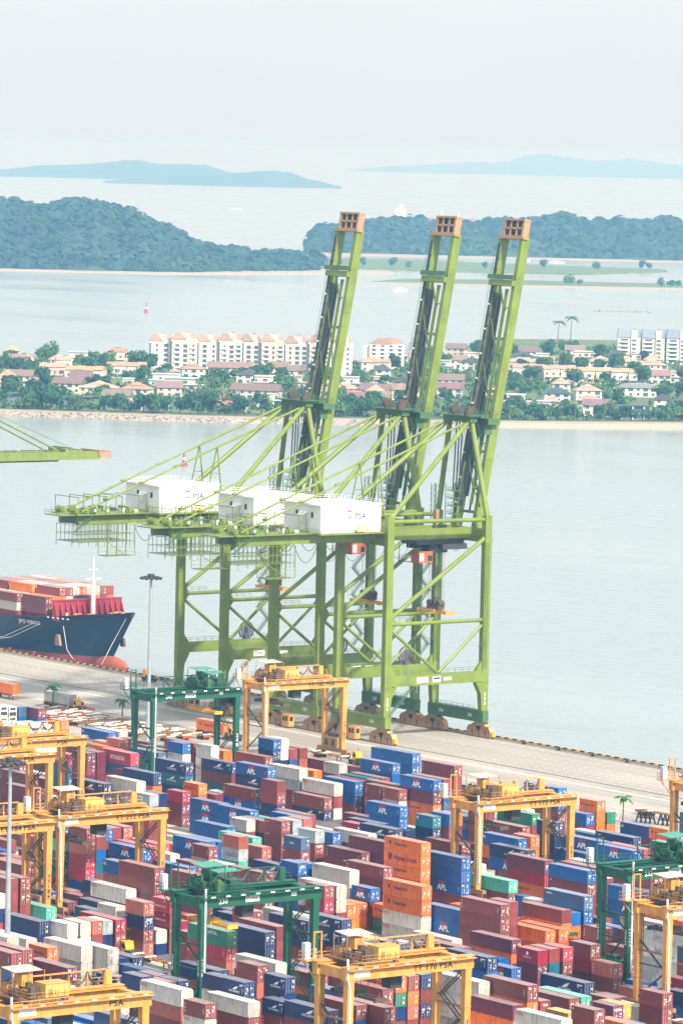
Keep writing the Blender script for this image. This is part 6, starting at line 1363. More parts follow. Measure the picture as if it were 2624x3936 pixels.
46.35 -42.60 0.00 2.60 20 m 242|short maroon container, near bottom-centre ochre gantry
49.54 -11.14 2.62 2.62 40 o 241|long orange container, right of navy one, right of bottom-centre ochre gantry
62.19 -48.32 5.20 2.60 40 m 240|long maroon container, on beige grey one, right of bottom-centre ochre gantry
-138.51 51.78 2.62 2.62 20 d 239|short purplish maroon container, near mid-left ochre gantry
-14.80 66.08 4.89 2.60 40 w 238|long white container, top of stack
-138.51 51.78 0.00 2.62 20 m 236|short maroon container, under a purplish maroon one, right of mid-left ochre gantry
-80.68 77.52 2.62 2.62 20 n 236|short navy container, under a teal one
66.61 -11.14 5.17 2.60 20 m 236|short maroon container, top of stack, right of mid-right ochre gantry
-3.91 -11.14 5.33 2.66 40 gO 235|long beige grey container with small red lettering, left of orange one, beside lower green gantry
94.64 -2.56 2.97 2.60 40 c 233|long crimson container, near right-hand green gantry
-13.34 74.66 7.80 2.60 40 R 231|long red container, near right-hand green gantry
34.14 -79.78 2.60 2.60 40 b 231|long royal blue container, left of bottom-left ochre gantry
-73.99 31.76 5.41 2.71 20 mY 229|short maroon container with yellow lettering, under a maroon one
34.03 -94.08 0.00 2.60 40 b 229|long royal blue container, right of bottom-left ochre gantry
-260.65 83.24 2.56 2.56 40 w 225|long white container, near uppermost left gantry
-125.09 97.54 5.33 2.60 20 mT 223|short maroon container with upright white lettering, left of maroon one, right of apron ochre gantry
-107.29 -8.28 0.00 2.60 20 m 223|short maroon container, top of stack, left of second left gantry
-188.59 54.64 7.83 2.60 20 RY 222|short red container with white lettering and green triangle
75.30 8.88 0.00 2.70 40 w 221|long white container, left of lower-right ochre gantry
-71.24 43.20 5.18 2.60 20 b 220|short royal blue container, right of pale grey one, right of lower green gantry
-122.53 31.76 0.00 2.60 20 m 219|short maroon container, right of reddish brown one, left of mid-left ochre gantry
-42.10 -31.16 8.08 2.60 40 ba 219|long royal blue container with small white lettering, near mid-left ochre gantry
57.13 -114.10 0.00 2.90 20 s 219|short slate blue container, near bottom-left ochre gantry
-146.07 40.34 2.51 2.51 40 m 217|long maroon container, under a beige grey one, right of mid-left ochre gantry
-1.23 -65.48 4.89 2.60 20 r 216|short reddish brown container, left of pale grey one, left of mid-left ochre gantry
-225.42 94.68 4.92 2.60 20 rT 214|short reddish brown container with upright white lettering, near uppermost left gantry
-47.06 77.52 5.18 2.60 20 oH 214|short orange container with dark blue lettering, beside mid-right ochre gantry
5.10 -88.36 5.22 2.60 40 g 213|long beige grey container, left of navy one, right of left-edge ochre gantry
-125.37 48.92 2.55 2.55 40 bA 212|long royal blue container, right of mid-left ochre gantry, first such from left
-141.13 97.54 2.57 2.57 40 b 212|long royal blue container, under a royal blue one, below apron ochre gantry
22.96 -82.64 2.63 2.63 40 g 212|long beige grey container, under a beige grey one, right of bottom-left ochre gantry
30.75 -108.38 0.00 2.69 40 m 210|long maroon container, under a maroon one, beside bottom-left ochre gantry
-37.16 63.22 2.65 2.66 40 bA 203|long royal blue container with big white lettering under red bird, under a navy one
-287.66 111.84 4.98 2.60 20 d 202|short purplish maroon container, top of stack, beside uppermost left gantry
-75.46 -5.42 5.87 2.60 40 R 201|long red container, right of royal blue one, left of mid-left ochre gantry
61.34 11.74 0.00 2.70 20 m 200|short maroon container, under a maroon one, beside right-hand green gantry
32.08 0.30 2.82 2.82 40 m 200|long maroon container, below mid-right ochre gantry
-119.25 106.12 7.77 2.60 40 m 197|long maroon container, top of stack, left of mid-right ochre gantry
101.75 -8.28 2.17 2.60 40 n 196|long navy container, near right-hand green gantry
89.85 -51.18 0.00 2.35 40 g 196|long beige grey container, left of orange one, left of bottom-centre ochre gantry
-63.64 -36.88 0.00 2.90 40 b 196|long royal blue container, near left-edge ochre gantry
-188.59 54.64 2.61 2.61 20 t 195|short teal container, under a slate blue one
-260.65 83.24 0.00 2.56 40 w 194|long white container, near second left gantry
-0.56 -48.32 2.55 2.55 20 m 194|short maroon container, under a crimson one, below mid-left ochre gantry
85.91 -85.50 2.54 2.54 20 mT 192|short maroon container with upright white lettering, under a navy one
-46.11 83.24 5.25 2.63 20 nP 191|short navy container with tiny white lettering
-79.37 0.30 5.36 2.60 40 R 190|long red container, right of red one, left of mid-left ochre gantry
-150.74 34.62 0.00 2.48 40 m 189|long maroon container, under a maroon one, right of uppermost left gantry
95.11 -108.38 5.49 2.74 20 gO 189|short beige grey container with small red lettering, near lower green gantry
-78.59 80.38 2.88 2.88 20 m 187|short maroon container, under a royal blue one, left of mid-right ochre gantry
-18.96 11.74 5.25 2.63 40 m 187|long maroon container, right of beige grey one, right of lower green gantry
-0.76 -51.18 2.14 2.60 20 gO 187|short beige grey container with small red lettering, left of mid-left ochre gantry
-281.24 114.70 2.43 2.60 20 o 186|short orange container, right of royal blue one, right of uppermost left gantry
-185.83 126.14 2.57 2.60 40 d 186|long purplish maroon container, right of apron ochre gantry
-82.70 -2.56 8.13 2.60 20 r 185|short reddish brown container, top of stack, right of mid-left ochre gantry
-188.59 54.64 5.22 2.61 20 s 184|short slate blue container, under a red one
-156.59 126.14 5.49 2.75 40 b 184|long royal blue container, left of maroon one, right of apron ochre gantry
30.02 8.88 7.16 2.60 20 m 183|short maroon container, top of stack, left of mid-right ochre gantry
-150.90 88.96 4.95 2.47 40 k 182|long pale grey container
-81.62 -8.28 8.06 2.60 20 b 180|short royal blue container, top of stack, left of mid-left ochre gantry
-33.72 -42.60 2.36 2.60 40 n 180|long navy container, right of maroon one, left of mid-left ochre gantry
-6.05 0.30 2.54 2.60 20 o 177|short orange container, top of stack, right of lower green gantry
-49.39 -8.28 5.49 2.60 20 m 175|short maroon container, top of stack, right of mid-left ochre gantry
103.48 -25.44 2.02 2.60 20 y 174|short amber container, below right-hand green gantry
81.03 -56.90 4.99 2.50 40 m 174|long maroon container, under a navy one, right of bottom-centre ochre gantry
-2.11 -62.62 4.59 2.60 20 k 174|short pale grey container, near mid-left ochre gantry
-71.76 -2.56 4.54 2.60 40 gO 173|long beige grey container with small red lettering, right of red one, beside mid-left ochre gantry
-78.62 23.18 5.36 2.60 40 a 172|long sea green container, near upper green gantry
99.52 -48.32 4.94 2.47 40 o 172|long orange container, under a maroon one, right of bottom-centre ochre gantry
-45.86 -2.56 2.55 2.55 20 k 171|short pale grey container, near lower green gantry
-196.24 46.06 5.20 2.60 20 m 171|short maroon container, top of stack, right of second left gantry
29.12 23.18 5.08 2.54 40 b 170|long royal blue container, under a slate blue one
-128.36 -5.42 0.00 2.90 40 m 169|long maroon container, beside second left gantry
67.03 -8.28 2.62 2.62 20 m 167|short maroon container, under a red one
29.51 17.46 2.86 2.86 40 o 167|long orange container, under a maroon one, right of mid-right ochre gantry
-126.05 68.94 2.69 2.69 20 n 166|short navy container, under a maroon one
81.28 -62.62 4.99 2.49 40 G 166|long green container, under a orange one
-240.06 108.98 2.48 2.60 40 m 165|long maroon container, right of reddish brown one, left of upper green gantry
-46.11 83.24 2.63 2.63 20 n 165|short navy container, right of mid-right ochre gantry
-40.41 -59.76 5.43 2.72 40 m 165|long maroon container, right of maroon one, right of left-edge ochre gantry
106.36 -39.74 2.24 2.60 20 y 164|short amber container, left of right-hand green gantry
81.11 -59.76 2.49 2.49 40 r 164|long reddish brown container, under a orange one
81.03 -56.90 2.50 2.50 40 n 164|long navy container, under a maroon one
18.42 -74.06 2.60 2.60 40 n 164|long navy container, right of mid-left ochre gantry
-146.07 40.34 0.00 2.51 40 m 163|long maroon container, under a maroon one, right of mid-left ochre gantry, first such from left
48.73 -76.92 2.52 2.52 40 r 162|long reddish brown container, under a navy one
51.37 -56.90 0.00 2.75 40 o 162|long orange container, near lower green gantry
-202.55 57.50 0.00 2.90 20 m 162|short maroon container, right of maroon one, right of uppermost left gantry
81.11 -59.76 4.98 2.49 40 o 161|long orange container, below bottom-centre ochre gantry
-0.56 -48.32 0.00 2.55 20 m 161|short maroon container, under a maroon one, left of lower green gantry
-97.36 -19.72 0.00 2.90 40 c 161|long crimson container, near left-edge ochre gantry
18.77 -85.50 0.00 2.53 40 g 159|long beige grey container, beside bottom-left ochre gantry
59.21 -88.36 4.83 2.60 20 n 155|short navy container, right of beige grey one, left of lower green gantry
31.52 -42.60 0.00 2.60 40 m 155|long maroon container, right of beige grey one, left of lower green gantry
-188.59 54.64 0.00 2.61 20 m 154|short maroon container, under a teal one, right of second left gantry
-141.13 97.54 0.00 2.57 40 m 154|long maroon container, below apron ochre gantry
120.37 -39.74 2.88 2.60 40 o 154|long orange container, near right-hand green gantry
-5.51 -2.56 2.27 2.90 20 oH 154|short orange container with dark blue lettering, left of orange one, right of lower green gantry
-7.95 -59.76 2.33 2.33 40 m 154|long maroon container, under a crimson one
51.28 -119.82 0.00 2.60 40 n 154|long navy container, near bottom-left ochre gantry
92.18 -16.86 0.00 2.60 40 g 154|long beige grey container, near right-hand green gantry
-45.86 -2.56 0.00 2.55 20 m 153|short maroon container, under a pale grey one, right of lower green gantry
-73.85 34.62 8.08 2.60 20 k 153|short pale grey container, left of apron ochre gantry
-62.11 31.76 5.04 2.52 20 mX 153|short maroon container with white block lettering, under a pale grey one
16.34 -99.80 8.09 2.60 40 g 152|long beige grey container, left of beige grey one, right of left-edge ochre gantry
-73.99 31.76 2.71 2.71 20 m 151|short maroon container, under a maroon one, left of maroon one, right of lower green gantry
-190.02 114.70 5.17 2.58 20 n 151|short navy container, under a royal blue one, right of apron ochre gantry
-75.04 -22.58 0.00 2.62 20 R 151|short red container, under a teal one
-95.15 40.34 5.30 2.60 40 mT 150|long maroon container with upright white lettering, right of upper green gantry
-39.15 51.78 2.75 2.75 40 g 149|long beige grey container, near mid-right ochre gantry
-200.90 94.68 7.44 2.60 40 m 148|long maroon container, left of beige grey one, left of upper green gantry
12.78 63.22 5.23 2.60 20 s 148|short slate blue container, near right-hand green gantry
-32.70 -65.48 5.44 2.60 20 gO 148|short beige grey container with small red lettering, on navy one, right of left-edge ochre gantry
39.62 -39.74 0.00 2.60 40 g 148|long beige grey container, left of maroon one, right of lower green gantry
80.63 0.30 0.00 2.60 20 b 148|short royal blue container, right of maroon one, right of right-hand green gantry
-169.31 54.64 8.00 2.67 40 sS 147|long slate blue container with white lettering, under a red one
27.28 -48.32 4.99 2.49 40 m 147|long maroon container, under a maroon one, right of navy one, left of maroon one
-263.04 94.68 4.80 2.60 40 wR 146|long white container with cooling unit, right of uppermost left gantry
-172.48 51.78 10.36 2.60 20 d 146|short purplish maroon container, top of stack, right of uppermost left gantry
-231.95 86.10 2.75 2.75 40 d 146|long purplish maroon container, right of beige grey one, left of uppermost left gantry
97.41 -22.58 1.88 2.60 20 m 144|short maroon container, right of sea green one, left of right-hand green gantry
-145.73 111.84 5.27 2.64 40 b 143|long royal blue container, right of teal one, right of apron ochre gantry
-25.83 0.30 2.61 2.61 20 m 143|short maroon container, under a navy one, right of lower green gantry
62.71 -34.02 2.60 2.60 40 s 143|long slate blue container, near bottom-centre ochre gantry
-137.55 88.96 2.68 2.68 40 m 142|long maroon container, under a beige grey one, left of apron ochre gantry
-82.68 -5.42 8.04 2.60 20 m 141|short maroon container, top of stack, below mid-left ochre gantry
62.47 -108.38 0.00 2.94 40 b 141|long royal blue container, below bottom-left ochre gantry
-99.03 51.78 5.12 2.60 40 b 140|long royal blue container, near upper green gantry
-12.31 -74.06 2.40 2.40 40 n 140|long navy container, under a navy one, left of left-edge ochre gantry
-195.22 91.82 5.03 2.52 20 gO 138|short beige grey container with small red lettering, under a royal blue one
-75.68 -14.00 7.65 2.60 20 m 138|short maroon container, right of reddish brown one, right of uppermost left gantry
38.62 -36.88 0.00 2.90 20 c 138|short crimson container, right of lower green gantry
17.94 48.92 0.00 2.62 40 b 137|long royal blue container, right of maroon one, left of right-hand green gantry
81.28 -62.62 2.49 2.49 40 n 137|long navy container, under a green one
53.36 -96.94 0.00 2.60 20 g 137|short beige grey container, right of beige grey one, left of bottom-left ochre gantry
-19.18 -19.72 0.00 2.60 40 n 136|long navy container, right of lower green gantry
-102.53 -16.86 0.00 2.90 40 m 135|long maroon container, left of maroon one, right of second left gantry
-190.85 123.28 5.10 2.60 20 m 134|short maroon container, beside apron ochre gantry
82.42 -82.64 5.44 2.72 20 nN 134|short navy container with white wing emblem, under a navy one
-51.82 -34.02 0.00 2.90 20 m 134|short maroon container, near left-edge ochre gantry
-261.29 86.10 5.07 2.60 40 wR 133|long white container, top of stack, left of uppermost left gantry, second such from left
-117.02 66.08 2.54 2.60 40 m 133|long maroon container, right of royal blue one, left of apron ochre gantry
-133.60 120.42 5.39 2.70 40 m 133|long maroon container, under a maroon one, left of mid-right ochre gantry
-130.36 134.72 0.00 2.58 40 m 133|long maroon container, under a slate blue one, left of mid-right ochre gantry
25.43 -102.66 4.92 2.46 40 m 133|long maroon container, right of slate blue one, right of left-edge ochre gantry
-123.23 34.62 7.77 2.60 20 n 132|short navy container, top of stack, right of upper green gantry
-77.83 40.34 7.49 2.60 20 r 132|short reddish brown container, top of stack, below apron ochre gantry
92.36 -85.50 2.77 2.77 40 m 132|long maroon container, left of navy one, left of lower green gantry
25.43 -102.66 2.46 2.46 40 m 132|long maroon container, left of purplish maroon one, right of bottom-left ochre gantry
-262.72 91.82 4.88 2.60 40 wR 131|long white container with cooling unit, beside uppermost left gantry
-160.64 100.40 5.23 2.60 40 o 131|long orange container, near apron ochre gantry
1.18 3.16 2.65 2.60 20 oH 131|short orange container with dark blue lettering, top of stack, right of purplish maroon one
-261.81 106.12 0.00 2.60 40 n 131|long navy container, left of uppermost left gantry
41.29 26.04 2.60 2.60 40 b 131|long royal blue container, top of stack, left of right-hand green gantry
-48.30 34.62 5.06 2.53 40 d 130|long purplish maroon container, under a purplish maroon one, right of lower green gantry
-128.71 100.40 5.65 2.60 40 m 130|long maroon container, right of royal blue one, right of apron ochre gantry
95.34 -36.88 2.38 2.60 20 mX 130|short maroon container with white block lettering, near bottom-centre ochre gantry
-0.76 -51.18 0.00 2.14 20 n 130|short navy container, left of mid-left ochre gantry
16.33 51.78 5.36 2.68 40 m 129|long maroon container, under a maroon one, right of right-hand green gantry
28.87 20.32 4.89 2.60 40 ba 129|long royal blue container with small white lettering, below mid-right ochre gantry
-66.92 -22.58 0.00 2.77 20 b 129|short royal blue container, under a red one
-30.66 -45.46 0.00 3.98 40 t 129|long teal container, top of stack
-69.57 114.70 5.10 2.55 20 o 127|short orange container, right of royal blue one, right of mid-right ochre gantry
-262.11 88.96 4.97 2.60 40 wR 126|long white container with cooling unit, right of white one, left of uppermost left gantry
-69.43 117.56 4.93 2.60 20 G 126|short green container, top of stack
70.53 -79.78 5.29 2.95 20 r 126|short reddish brown container, below lower green gantry
-194.36 103.26 5.19 2.60 20 oH 125|short orange container with dark blue lettering, left of upper green gantry
-165.42 80.38 2.53 2.53 40 tX 125|long teal container with white block lettering
1.18 3.16 0.00 2.65 20 G 124|short green container, under a orange one
-42.10 -31.16 5.39 2.69 40 r 124|long reddish brown container, under a royal blue one
-277.53 126.14 0.00 2.62 40 g 123|long beige grey container, near uppermost left gantry
-52.22 -2.56 5.28 2.64 20 gO 123|short beige grey container with small red lettering, under a maroon one, right of maroon one
-207.30 88.96 2.39 2.39 40 s 122|long slate blue container, under a slate blue one
-79.03 11.74 2.61 2.61 40 b 122|long royal blue container, under a royal blue one, right of mid-left ochre gantry
-28.31 -36.88 5.03 2.52 40 d 122|long purplish maroon container, under a maroon one
-92.10 66.08 2.88 2.60 40 cM 121|long crimson container with round emblem
25.43 -102.66 0.00 2.46 40 m 121|long maroon container, left of maroon one, right of bottom-left ochre gantry
-18.82 -28.30 0.00 2.60 20 o 121|short orange container, left of lower green gantry
53.20 -116.96 0.00 2.60 20 m 121|short maroon container, left of slate blue one, right of bottom-left ochre gantry
-66.39 108.98 2.75 2.75 20 c 120|short crimson container, under a royal blue one
-40.61 -36.88 4.65 2.60 40 n 120|long navy container, right of royal blue one, left of mid-left ochre gantry
5.50 48.92 0.00 2.90 40 m 120|long maroon container, right of slate blue one, left of right-hand green gantry
-97.81 71.80 2.60 2.60 40 n 118|long navy container, near apron ochre gantry
-156.30 11.74 0.00 2.60 40 m 118|long maroon container, top of stack, right of left-edge ochre gantry, first such from left
-10.78 60.36 2.64 2.64 40 m 117|long maroon container, under a maroon one, left of right-hand green gantry
67.95 -2.56 0.00 2.72 20 d 117|short purplish maroon container, under a crimson one, left of right-hand green gantry
-118.24 86.10 0.00 2.90 40 d 117|long purplish maroon container, below apron ochre gantry
-145.86 66.08 2.83 2.60 20 d 116|short purplish maroon container, near upper green gantry
-142.16 106.12 5.36 2.60 40 m 115|long maroon container, right of teal one, right of apron ochre gantry
88.85 -76.92 2.58 2.58 40 b 115|long royal blue container, under a maroon one
-40.56 -62.62 5.42 2.71 40 m 115|long maroon container, under a maroon one, left of maroon one, right of left-edge ochre gantry
-209.59 91.82 5.02 2.60 40 r 114|long reddish brown container, near upper green gantry
-78.97 14.60 5.03 2.60 40 b 114|long royal blue container, left of reddish brown one, right of mid-left ochre gantry
-164.02 129.00 7.56 2.60 40 bA 114|long royal blue container, top of stack, right of apron ochre gantry, first such from left
-40.41 -59.76 2.72 2.72 40 m 114|long maroon container, left of left-edge ochre gantry
36.76 -22.58 2.60 2.60 20 n 114|short navy container, left of beige grey one, left of bottom-centre ochre gantry
47.43 -111.24 0.00 2.60 20 r 113|short reddish brown container, right of bottom-left ochre gantry
32.31 -36.88 0.00 2.90 20 n 113|short navy container, beside lower green gantry
-6.05 0.30 0.00 2.54 20 o 111|short orange container, right of orange one, right of lower green gantry
-24.50 -16.86 0.00 2.60 20 n 111|short navy container, right of maroon one, right of lower green gantry
56.25 -94.08 0.00 2.82 20 m 109|short maroon container, under a maroon one, left of bottom-left ochre gantry
-75.68 -14.00 5.10 2.55 20 b 108|short royal blue container, under a maroon one
-292.30 108.98 5.04 2.60 20 s 107|short slate blue container, near uppermost left gantry
-172.48 51.78 7.77 2.59 20 d 106|short purplish maroon container, left of slate blue one, right of uppermost left gantry
-83.74 94.68 2.47 2.47 20 m 106|short maroon container, under a maroon one, below mid-right ochre gantry
-190.91 117.56 7.70 2.60 20 w 104|short white container, near apron ochre gantry
-292.41 106.12 5.22 2.60 20 wR 103|short white container with cooling unit, top of stack, left of uppermost left gantry
66.61 -11.14 2.58 2.58 20 t 103|short teal container, under a maroon one
44.68 -28.30 2.75 2.75 20 n 103|short navy container, right of navy one, left of bottom-centre ochre gantry
-138.30 20.32 2.60 2.60 20 b 103|short royal blue container, top of stack, below second left gantry
-123.23 34.62 2.59 2.59 20 m 102|short maroon container, under a navy one, below mid-left ochre gantry
-190.97 120.42 4.95 2.60 20 m 102|short maroon container, top of stack, left of apron ochre gantry
49.85 -108.38 0.00 2.60 20 b 100|short royal blue container, near bottom-left ochre gantry
-59.40 -31.16 0.00 2.60 20 r 100|short reddish brown container, near left-edge ochre gantry
-123.23 34.62 5.18 2.59 20 n 99|short navy container, beside mid-left ochre gantry
56.16 -108.38 0.00 2.60 20 r 98|short reddish brown container, left of bottom-left ochre gantry
61.25 14.60 2.67 2.67 20 m 96|short maroon container, right of right-hand green gantry
-32.81 77.52 6.57 2.60 20 s 94|short slate blue container, right of navy one, left of mid-right ochre gantry
52.61 -88.36 4.79 2.60 20 m 94|short maroon container, beside bottom-left ochre gantry
-123.23 34.62 0.00 2.59 20 m 93|short maroon container, under a maroon one, below mid-left ochre gantry
66.76 -14.00 0.00 2.56 20 d 93|short purplish maroon container, under a purplish maroon one, right of bottom-centre ochre gantry
-2.11 -62.62 2.29 2.29 20 n 92|short navy container, under a pale grey one
94.70 0.30 8.12 2.60 20 sM 89|short slate blue container with white and blue sign, near right-hand green gantry
50.82 -114.10 0.00 2.60 20 m 89|short maroon container, right of maroon one, right of bottom-left ochre gantry
-62.11 31.76 2.52 2.52 20 m 88|short maroon container, under a maroon one, beside lower green gantry
54.72 11.74 2.67 2.67 20 m 88|short maroon container, under a reddish brown one, left of maroon one
-5.69 3.16 2.64 2.64 20 d 88|short purplish maroon container, under a royal blue one
-26.33 3.16 7.47 2.60 20 b 88|short royal blue container, left of lower green gantry
-292.22 103.26 5.48 2.60 20 wR 87|short white container with cooling unit, top of stack, right of uppermost left gantry
-281.24 114.70 0.00 2.43 20 o 87|short orange container, left of uppermost left gantry
-4.08 -39.74 0.00 2.60 20 m 86|short maroon container, right of maroon one, left of lower green gantry
53.74 -111.24 0.00 2.60 20 g 86|short beige grey container, right of maroon one, left of bottom-left ochre gantry
61.25 14.60 0.00 2.67 20 m 85|short maroon container, right of maroon one, left of lower-right ochre gantry
94.70 0.30 5.41 2.71 20 mY 85|short maroon container with yellow lettering, under a slate blue one
30.02 8.88 4.77 2.39 20 m 85|short maroon container, under a maroon one, left of mid-right ochre gantry, first such from left
-75.68 -14.00 2.55 2.55 20 t 84|short teal container, left of mid-left ochre gantry
-6.59 83.24 0.00 2.60 20 o 84|short orange container, near right-hand green gantry
22.81 23.18 5.20 2.60 20 g 84|short beige grey container, near mid-right ochre gantry
40.11 -25.44 2.60 2.60 20 b 84|short royal blue container, near bottom-centre ochre gantry
33.31 -39.74 0.00 2.60 20 n 83|short navy container, left of crimson one, left of lower green gantry
-172.34 48.92 5.16 2.58 20 d 80|short purplish maroon container, beside uppermost left gantry, first such from left
-118.55 97.54 2.65 2.66 20 gO 80|short beige grey container with small red lettering, right of apron ochre gantry
-1.23 -65.48 2.45 2.45 20 m 80|short maroon container, under a reddish brown one, left of mid-left ochre gantry
-28.17 -14.00 0.00 2.60 20 m 78|short maroon container, top of stack, right of lower green gantry, first such from left
85.67 -2.56 0.00 2.60 20 b 78|short royal blue container, right of reddish brown one, right of right-hand green gantry
-187.63 94.68 5.08 2.54 20 gO 76|short beige grey container with small red lettering, right of maroon one, below upper green gantry
-125.09 97.54 2.67 2.67 20 mT 76|short maroon container with upright white lettering, under a maroon one
-90.05 94.68 2.75 2.75 20 s 73|short slate blue container, right of royal blue one, left of mid-right ochre gantry
89.19 -14.00 0.00 2.60 20 d 72|short purplish maroon container, top of stack, left of right-hand green gantry
-61.55 11.74 2.58 2.58 20 a 70|short sea green container, under a pale grey one
-190.91 117.56 5.13 2.57 20 wO 70|short white container with small red lettering
-83.74 94.68 0.00 2.47 20 m 70|short maroon container, beside mid-right ochre gantry
-32.70 -65.48 2.72 2.72 20 n 70|short navy container, right of left-edge ochre gantry
59.29 -91.22 4.87 2.60 20 m 70|short maroon container, right of beige grey one, right of bottom-left ochre gantry
-80.52 83.24 5.38 2.60 20 oH 69|short orange container with dark blue lettering, left of mid-right ochre gantry
-5.69 3.16 0.00 2.64 20 m 69|short maroon container, under a purplish maroon one, right of lower green gantry
-190.85 123.28 2.55 2.55 20 r 68|short reddish brown container, under a maroon one, below apron ochre gantry
-17.77 -34.02 0.00 2.60 20 c 68|short crimson container, left of lower green gantry
-70.96 -31.16 0.00 2.90 20 o 67|short orange container, near left-edge ochre gantry
-69.43 117.56 2.46 2.46 20 o 66|short orange container, under a green one
30.02 8.88 2.39 2.39 20 m 64|short maroon container, under a maroon one, left of mid-right ochre gantry, second such from left
-172.48 51.78 5.18 2.59 20 d 61|short purplish maroon container, left of beige grey one, right of uppermost left gantry
-80.16 103.26 5.07 2.60 20 w 60|short white container, near mid-right ochre gantry
-66.96 -34.02 0.00 2.90 20 n 60|short navy container, left of purplish maroon one, left of left-edge ochre gantry
-287.66 111.84 2.49 2.49 20 b 59|short royal blue container, under a purplish maroon one
-69.57 114.70 2.55 2.55 20 o 59|short orange container, right of crimson one, right of mid-right ochre gantry
-90.05 94.68 0.00 2.75 20 b 59|short royal blue container, under a slate blue one, left of mid-right ochre gantry
-80.52 83.24 2.69 2.69 20 m 57|short maroon container, under a orange one, left of mid-right ochre gantry
-5.51 -2.56 0.00 2.27 20 o 55|short orange container, right of navy one, right of lower green gantry
72.34 -88.36 4.96 2.48 20 g 54|short beige grey container, under a navy one
-239.69 100.40 2.35 2.60 20 o 53|short orange container, right of navy one, right of uppermost left gantry
-233.18 80.38 0.00 2.60 20 n 52|short navy container, near second left gantry
-187.63 94.68 2.54 2.54 20 gO 51|short beige grey container with small red lettering, beside upper green gantry
-101.07 23.18 0.00 2.90 20 o 51|short orange container, near mid-left ochre gantry
-236.78 77.52 0.00 2.60 20 m 50|short maroon container, right of white one, below uppermost left gantry
-61.23 17.46 2.60 2.60 20 m 46|short maroon container, under a reddish brown one, left of lower green gantry
-190.97 120.42 2.47 2.47 20 ba 44|short royal blue container with small white lettering
-292.22 103.26 2.74 2.74 20 wR 43|short white container with cooling unit, under a white one, right of uppermost left gantry
25.66 -11.14 0.00 2.60 20 g 42|short beige grey container, near bottom-centre ochre gantry
-0.90 -68.34 2.46 2.46 20 g 41|short beige grey container, near mid-left ochre gantry
-150.53 71.80 2.34 2.60 20 w 39|short white container, near upper green gantry
111.05 -28.30 0.00 2.60 20 b 37|short royal blue container, near lower-right ochre gantry
-292.30 108.98 2.52 2.52 20 b 36|short royal blue container, left of uppermost left gantry
-75.68 -14.00 0.00 2.55 20 m 36|short maroon container, under a teal one, left of mid-left ochre gantry
-94.34 37.48 2.69 2.69 20 m 35|short maroon container, under a beige grey one, right of upper green gantry
-47.06 77.52 2.59 2.59 20 o 35|short orange container, right of navy one, right of mid-right ochre gantry
-292.41 106.12 2.61 2.61 20 wR 34|short white container with cooling unit, under a white one, left of uppermost left gantry
-215.04 63.22 0.00 2.60 20 g 34|short beige grey container, near uppermost left gantry
12.78 63.22 2.62 2.62 20 m 33|short maroon container, under a slate blue one
-0.99 -71.20 2.43 2.43 20 gO 33|short beige grey container, right of left-edge ochre gantry, first such from left
70.53 -79.78 2.64 2.64 20 d 32|short purplish maroon container, under a reddish brown one
-97.31 -8.28 5.40 2.70 20 n 32|short navy container, left of royal blue one, left of left-edge ochre gantry
-190.91 117.56 2.57 2.57 20 n 31|short navy container, under a white one
-148.33 63.22 2.56 2.56 20 oH 30|short orange container with dark blue lettering, under a orange one
-81.62 -8.28 5.37 2.69 20 m 30|short maroon container, under a royal blue one, beside mid-left ochre gantry
-187.63 94.68 0.00 2.54 20 g 29|short beige grey container, near upper green gantry
-73.99 31.76 0.00 2.71 20 m 29|short maroon container, left of royal blue one, right of lower green gantry
-175.00 123.28 0.00 3.13 20 m 27|short maroon container, under a beige grey one, left of apron ochre gantry
120.04 -45.46 2.73 2.73 20 m 27|short maroon container, right of beige grey one, left of right-hand green gantry
116.14 -19.72 0.00 2.60 20 g 26|short beige grey container, near lower-right ochre gantry
-31.60 20.32 5.48 2.60 20 m 25|short maroon container, on maroon one, right of lower green gantry
-75.31 -19.72 10.28 2.60 20 b 25|short royal blue container, top of stack, right of mid-left ochre gantry
-221.43 106.12 2.76 2.60 20 b 24|short royal blue container, right of upper green gantry
-71.24 43.20 2.59 2.59 20 m 24|short maroon container, under a royal blue one, beside lower green gantry
-97.31 -8.28 2.70 2.70 20 b 24|short royal blue container, under a navy one
-52.40 120.42 0.00 3.12 20 m 23|short maroon container, near right-edge apron gantry
-80.68 77.52 0.00 2.62 20 m 20|short maroon container, under a navy one, left of mid-right ochre gantry
-80.52 83.24 0.00 2.69 20 m 18|short maroon container, under a maroon one, right of maroon one, left of royal blue one
-32.70 -65.48 0.00 2.72 20 R 18|short red container, under a navy one
-97.31 -8.28 0.00 2.70 20 m 18|short maroon container, under a royal blue one, left of second left gantry
-190.02 114.70 2.58 2.58 20 n 15|short navy container, under a navy one, right of apron ochre gantry
70.53 -79.78 0.00 2.64 20 m 14|short maroon container, under a purplish maroon one, below lower green gantry
-52.22 -2.56 2.64 2.64 20 m 13|short maroon container, under a beige grey one, right of mid-left ochre gantry
-73.85 34.62 5.39 2.69 20 k 13|short pale grey container, right of upper green gantry
24.15 14.60 2.76 2.60 20 m 13|short maroon container, right of maroon one, below mid-right ochre gantry
2.11 -14.00 2.71 2.71 20 m 12|short maroon container, under a crimson one, below lower green gantry
-172.34 48.92 2.58 2.58 20 m 11|short maroon container, left of uppermost left gantry
-126.05 68.94 0.00 2.69 20 m 10|short maroon container, under a navy one, right of upper green gantry
54.72 11.74 0.00 2.67 20 m 9|short maroon container, under a maroon one, right of maroon one, left of right-hand green gantry
-46.11 83.24 0.00 2.63 20 m 8|short maroon container, under a navy one, right of mid-right ochre gantry
-81.62 -8.28 2.69 2.69 20 m 8|short maroon container, under a maroon one, beside mid-left ochre gantry
"""
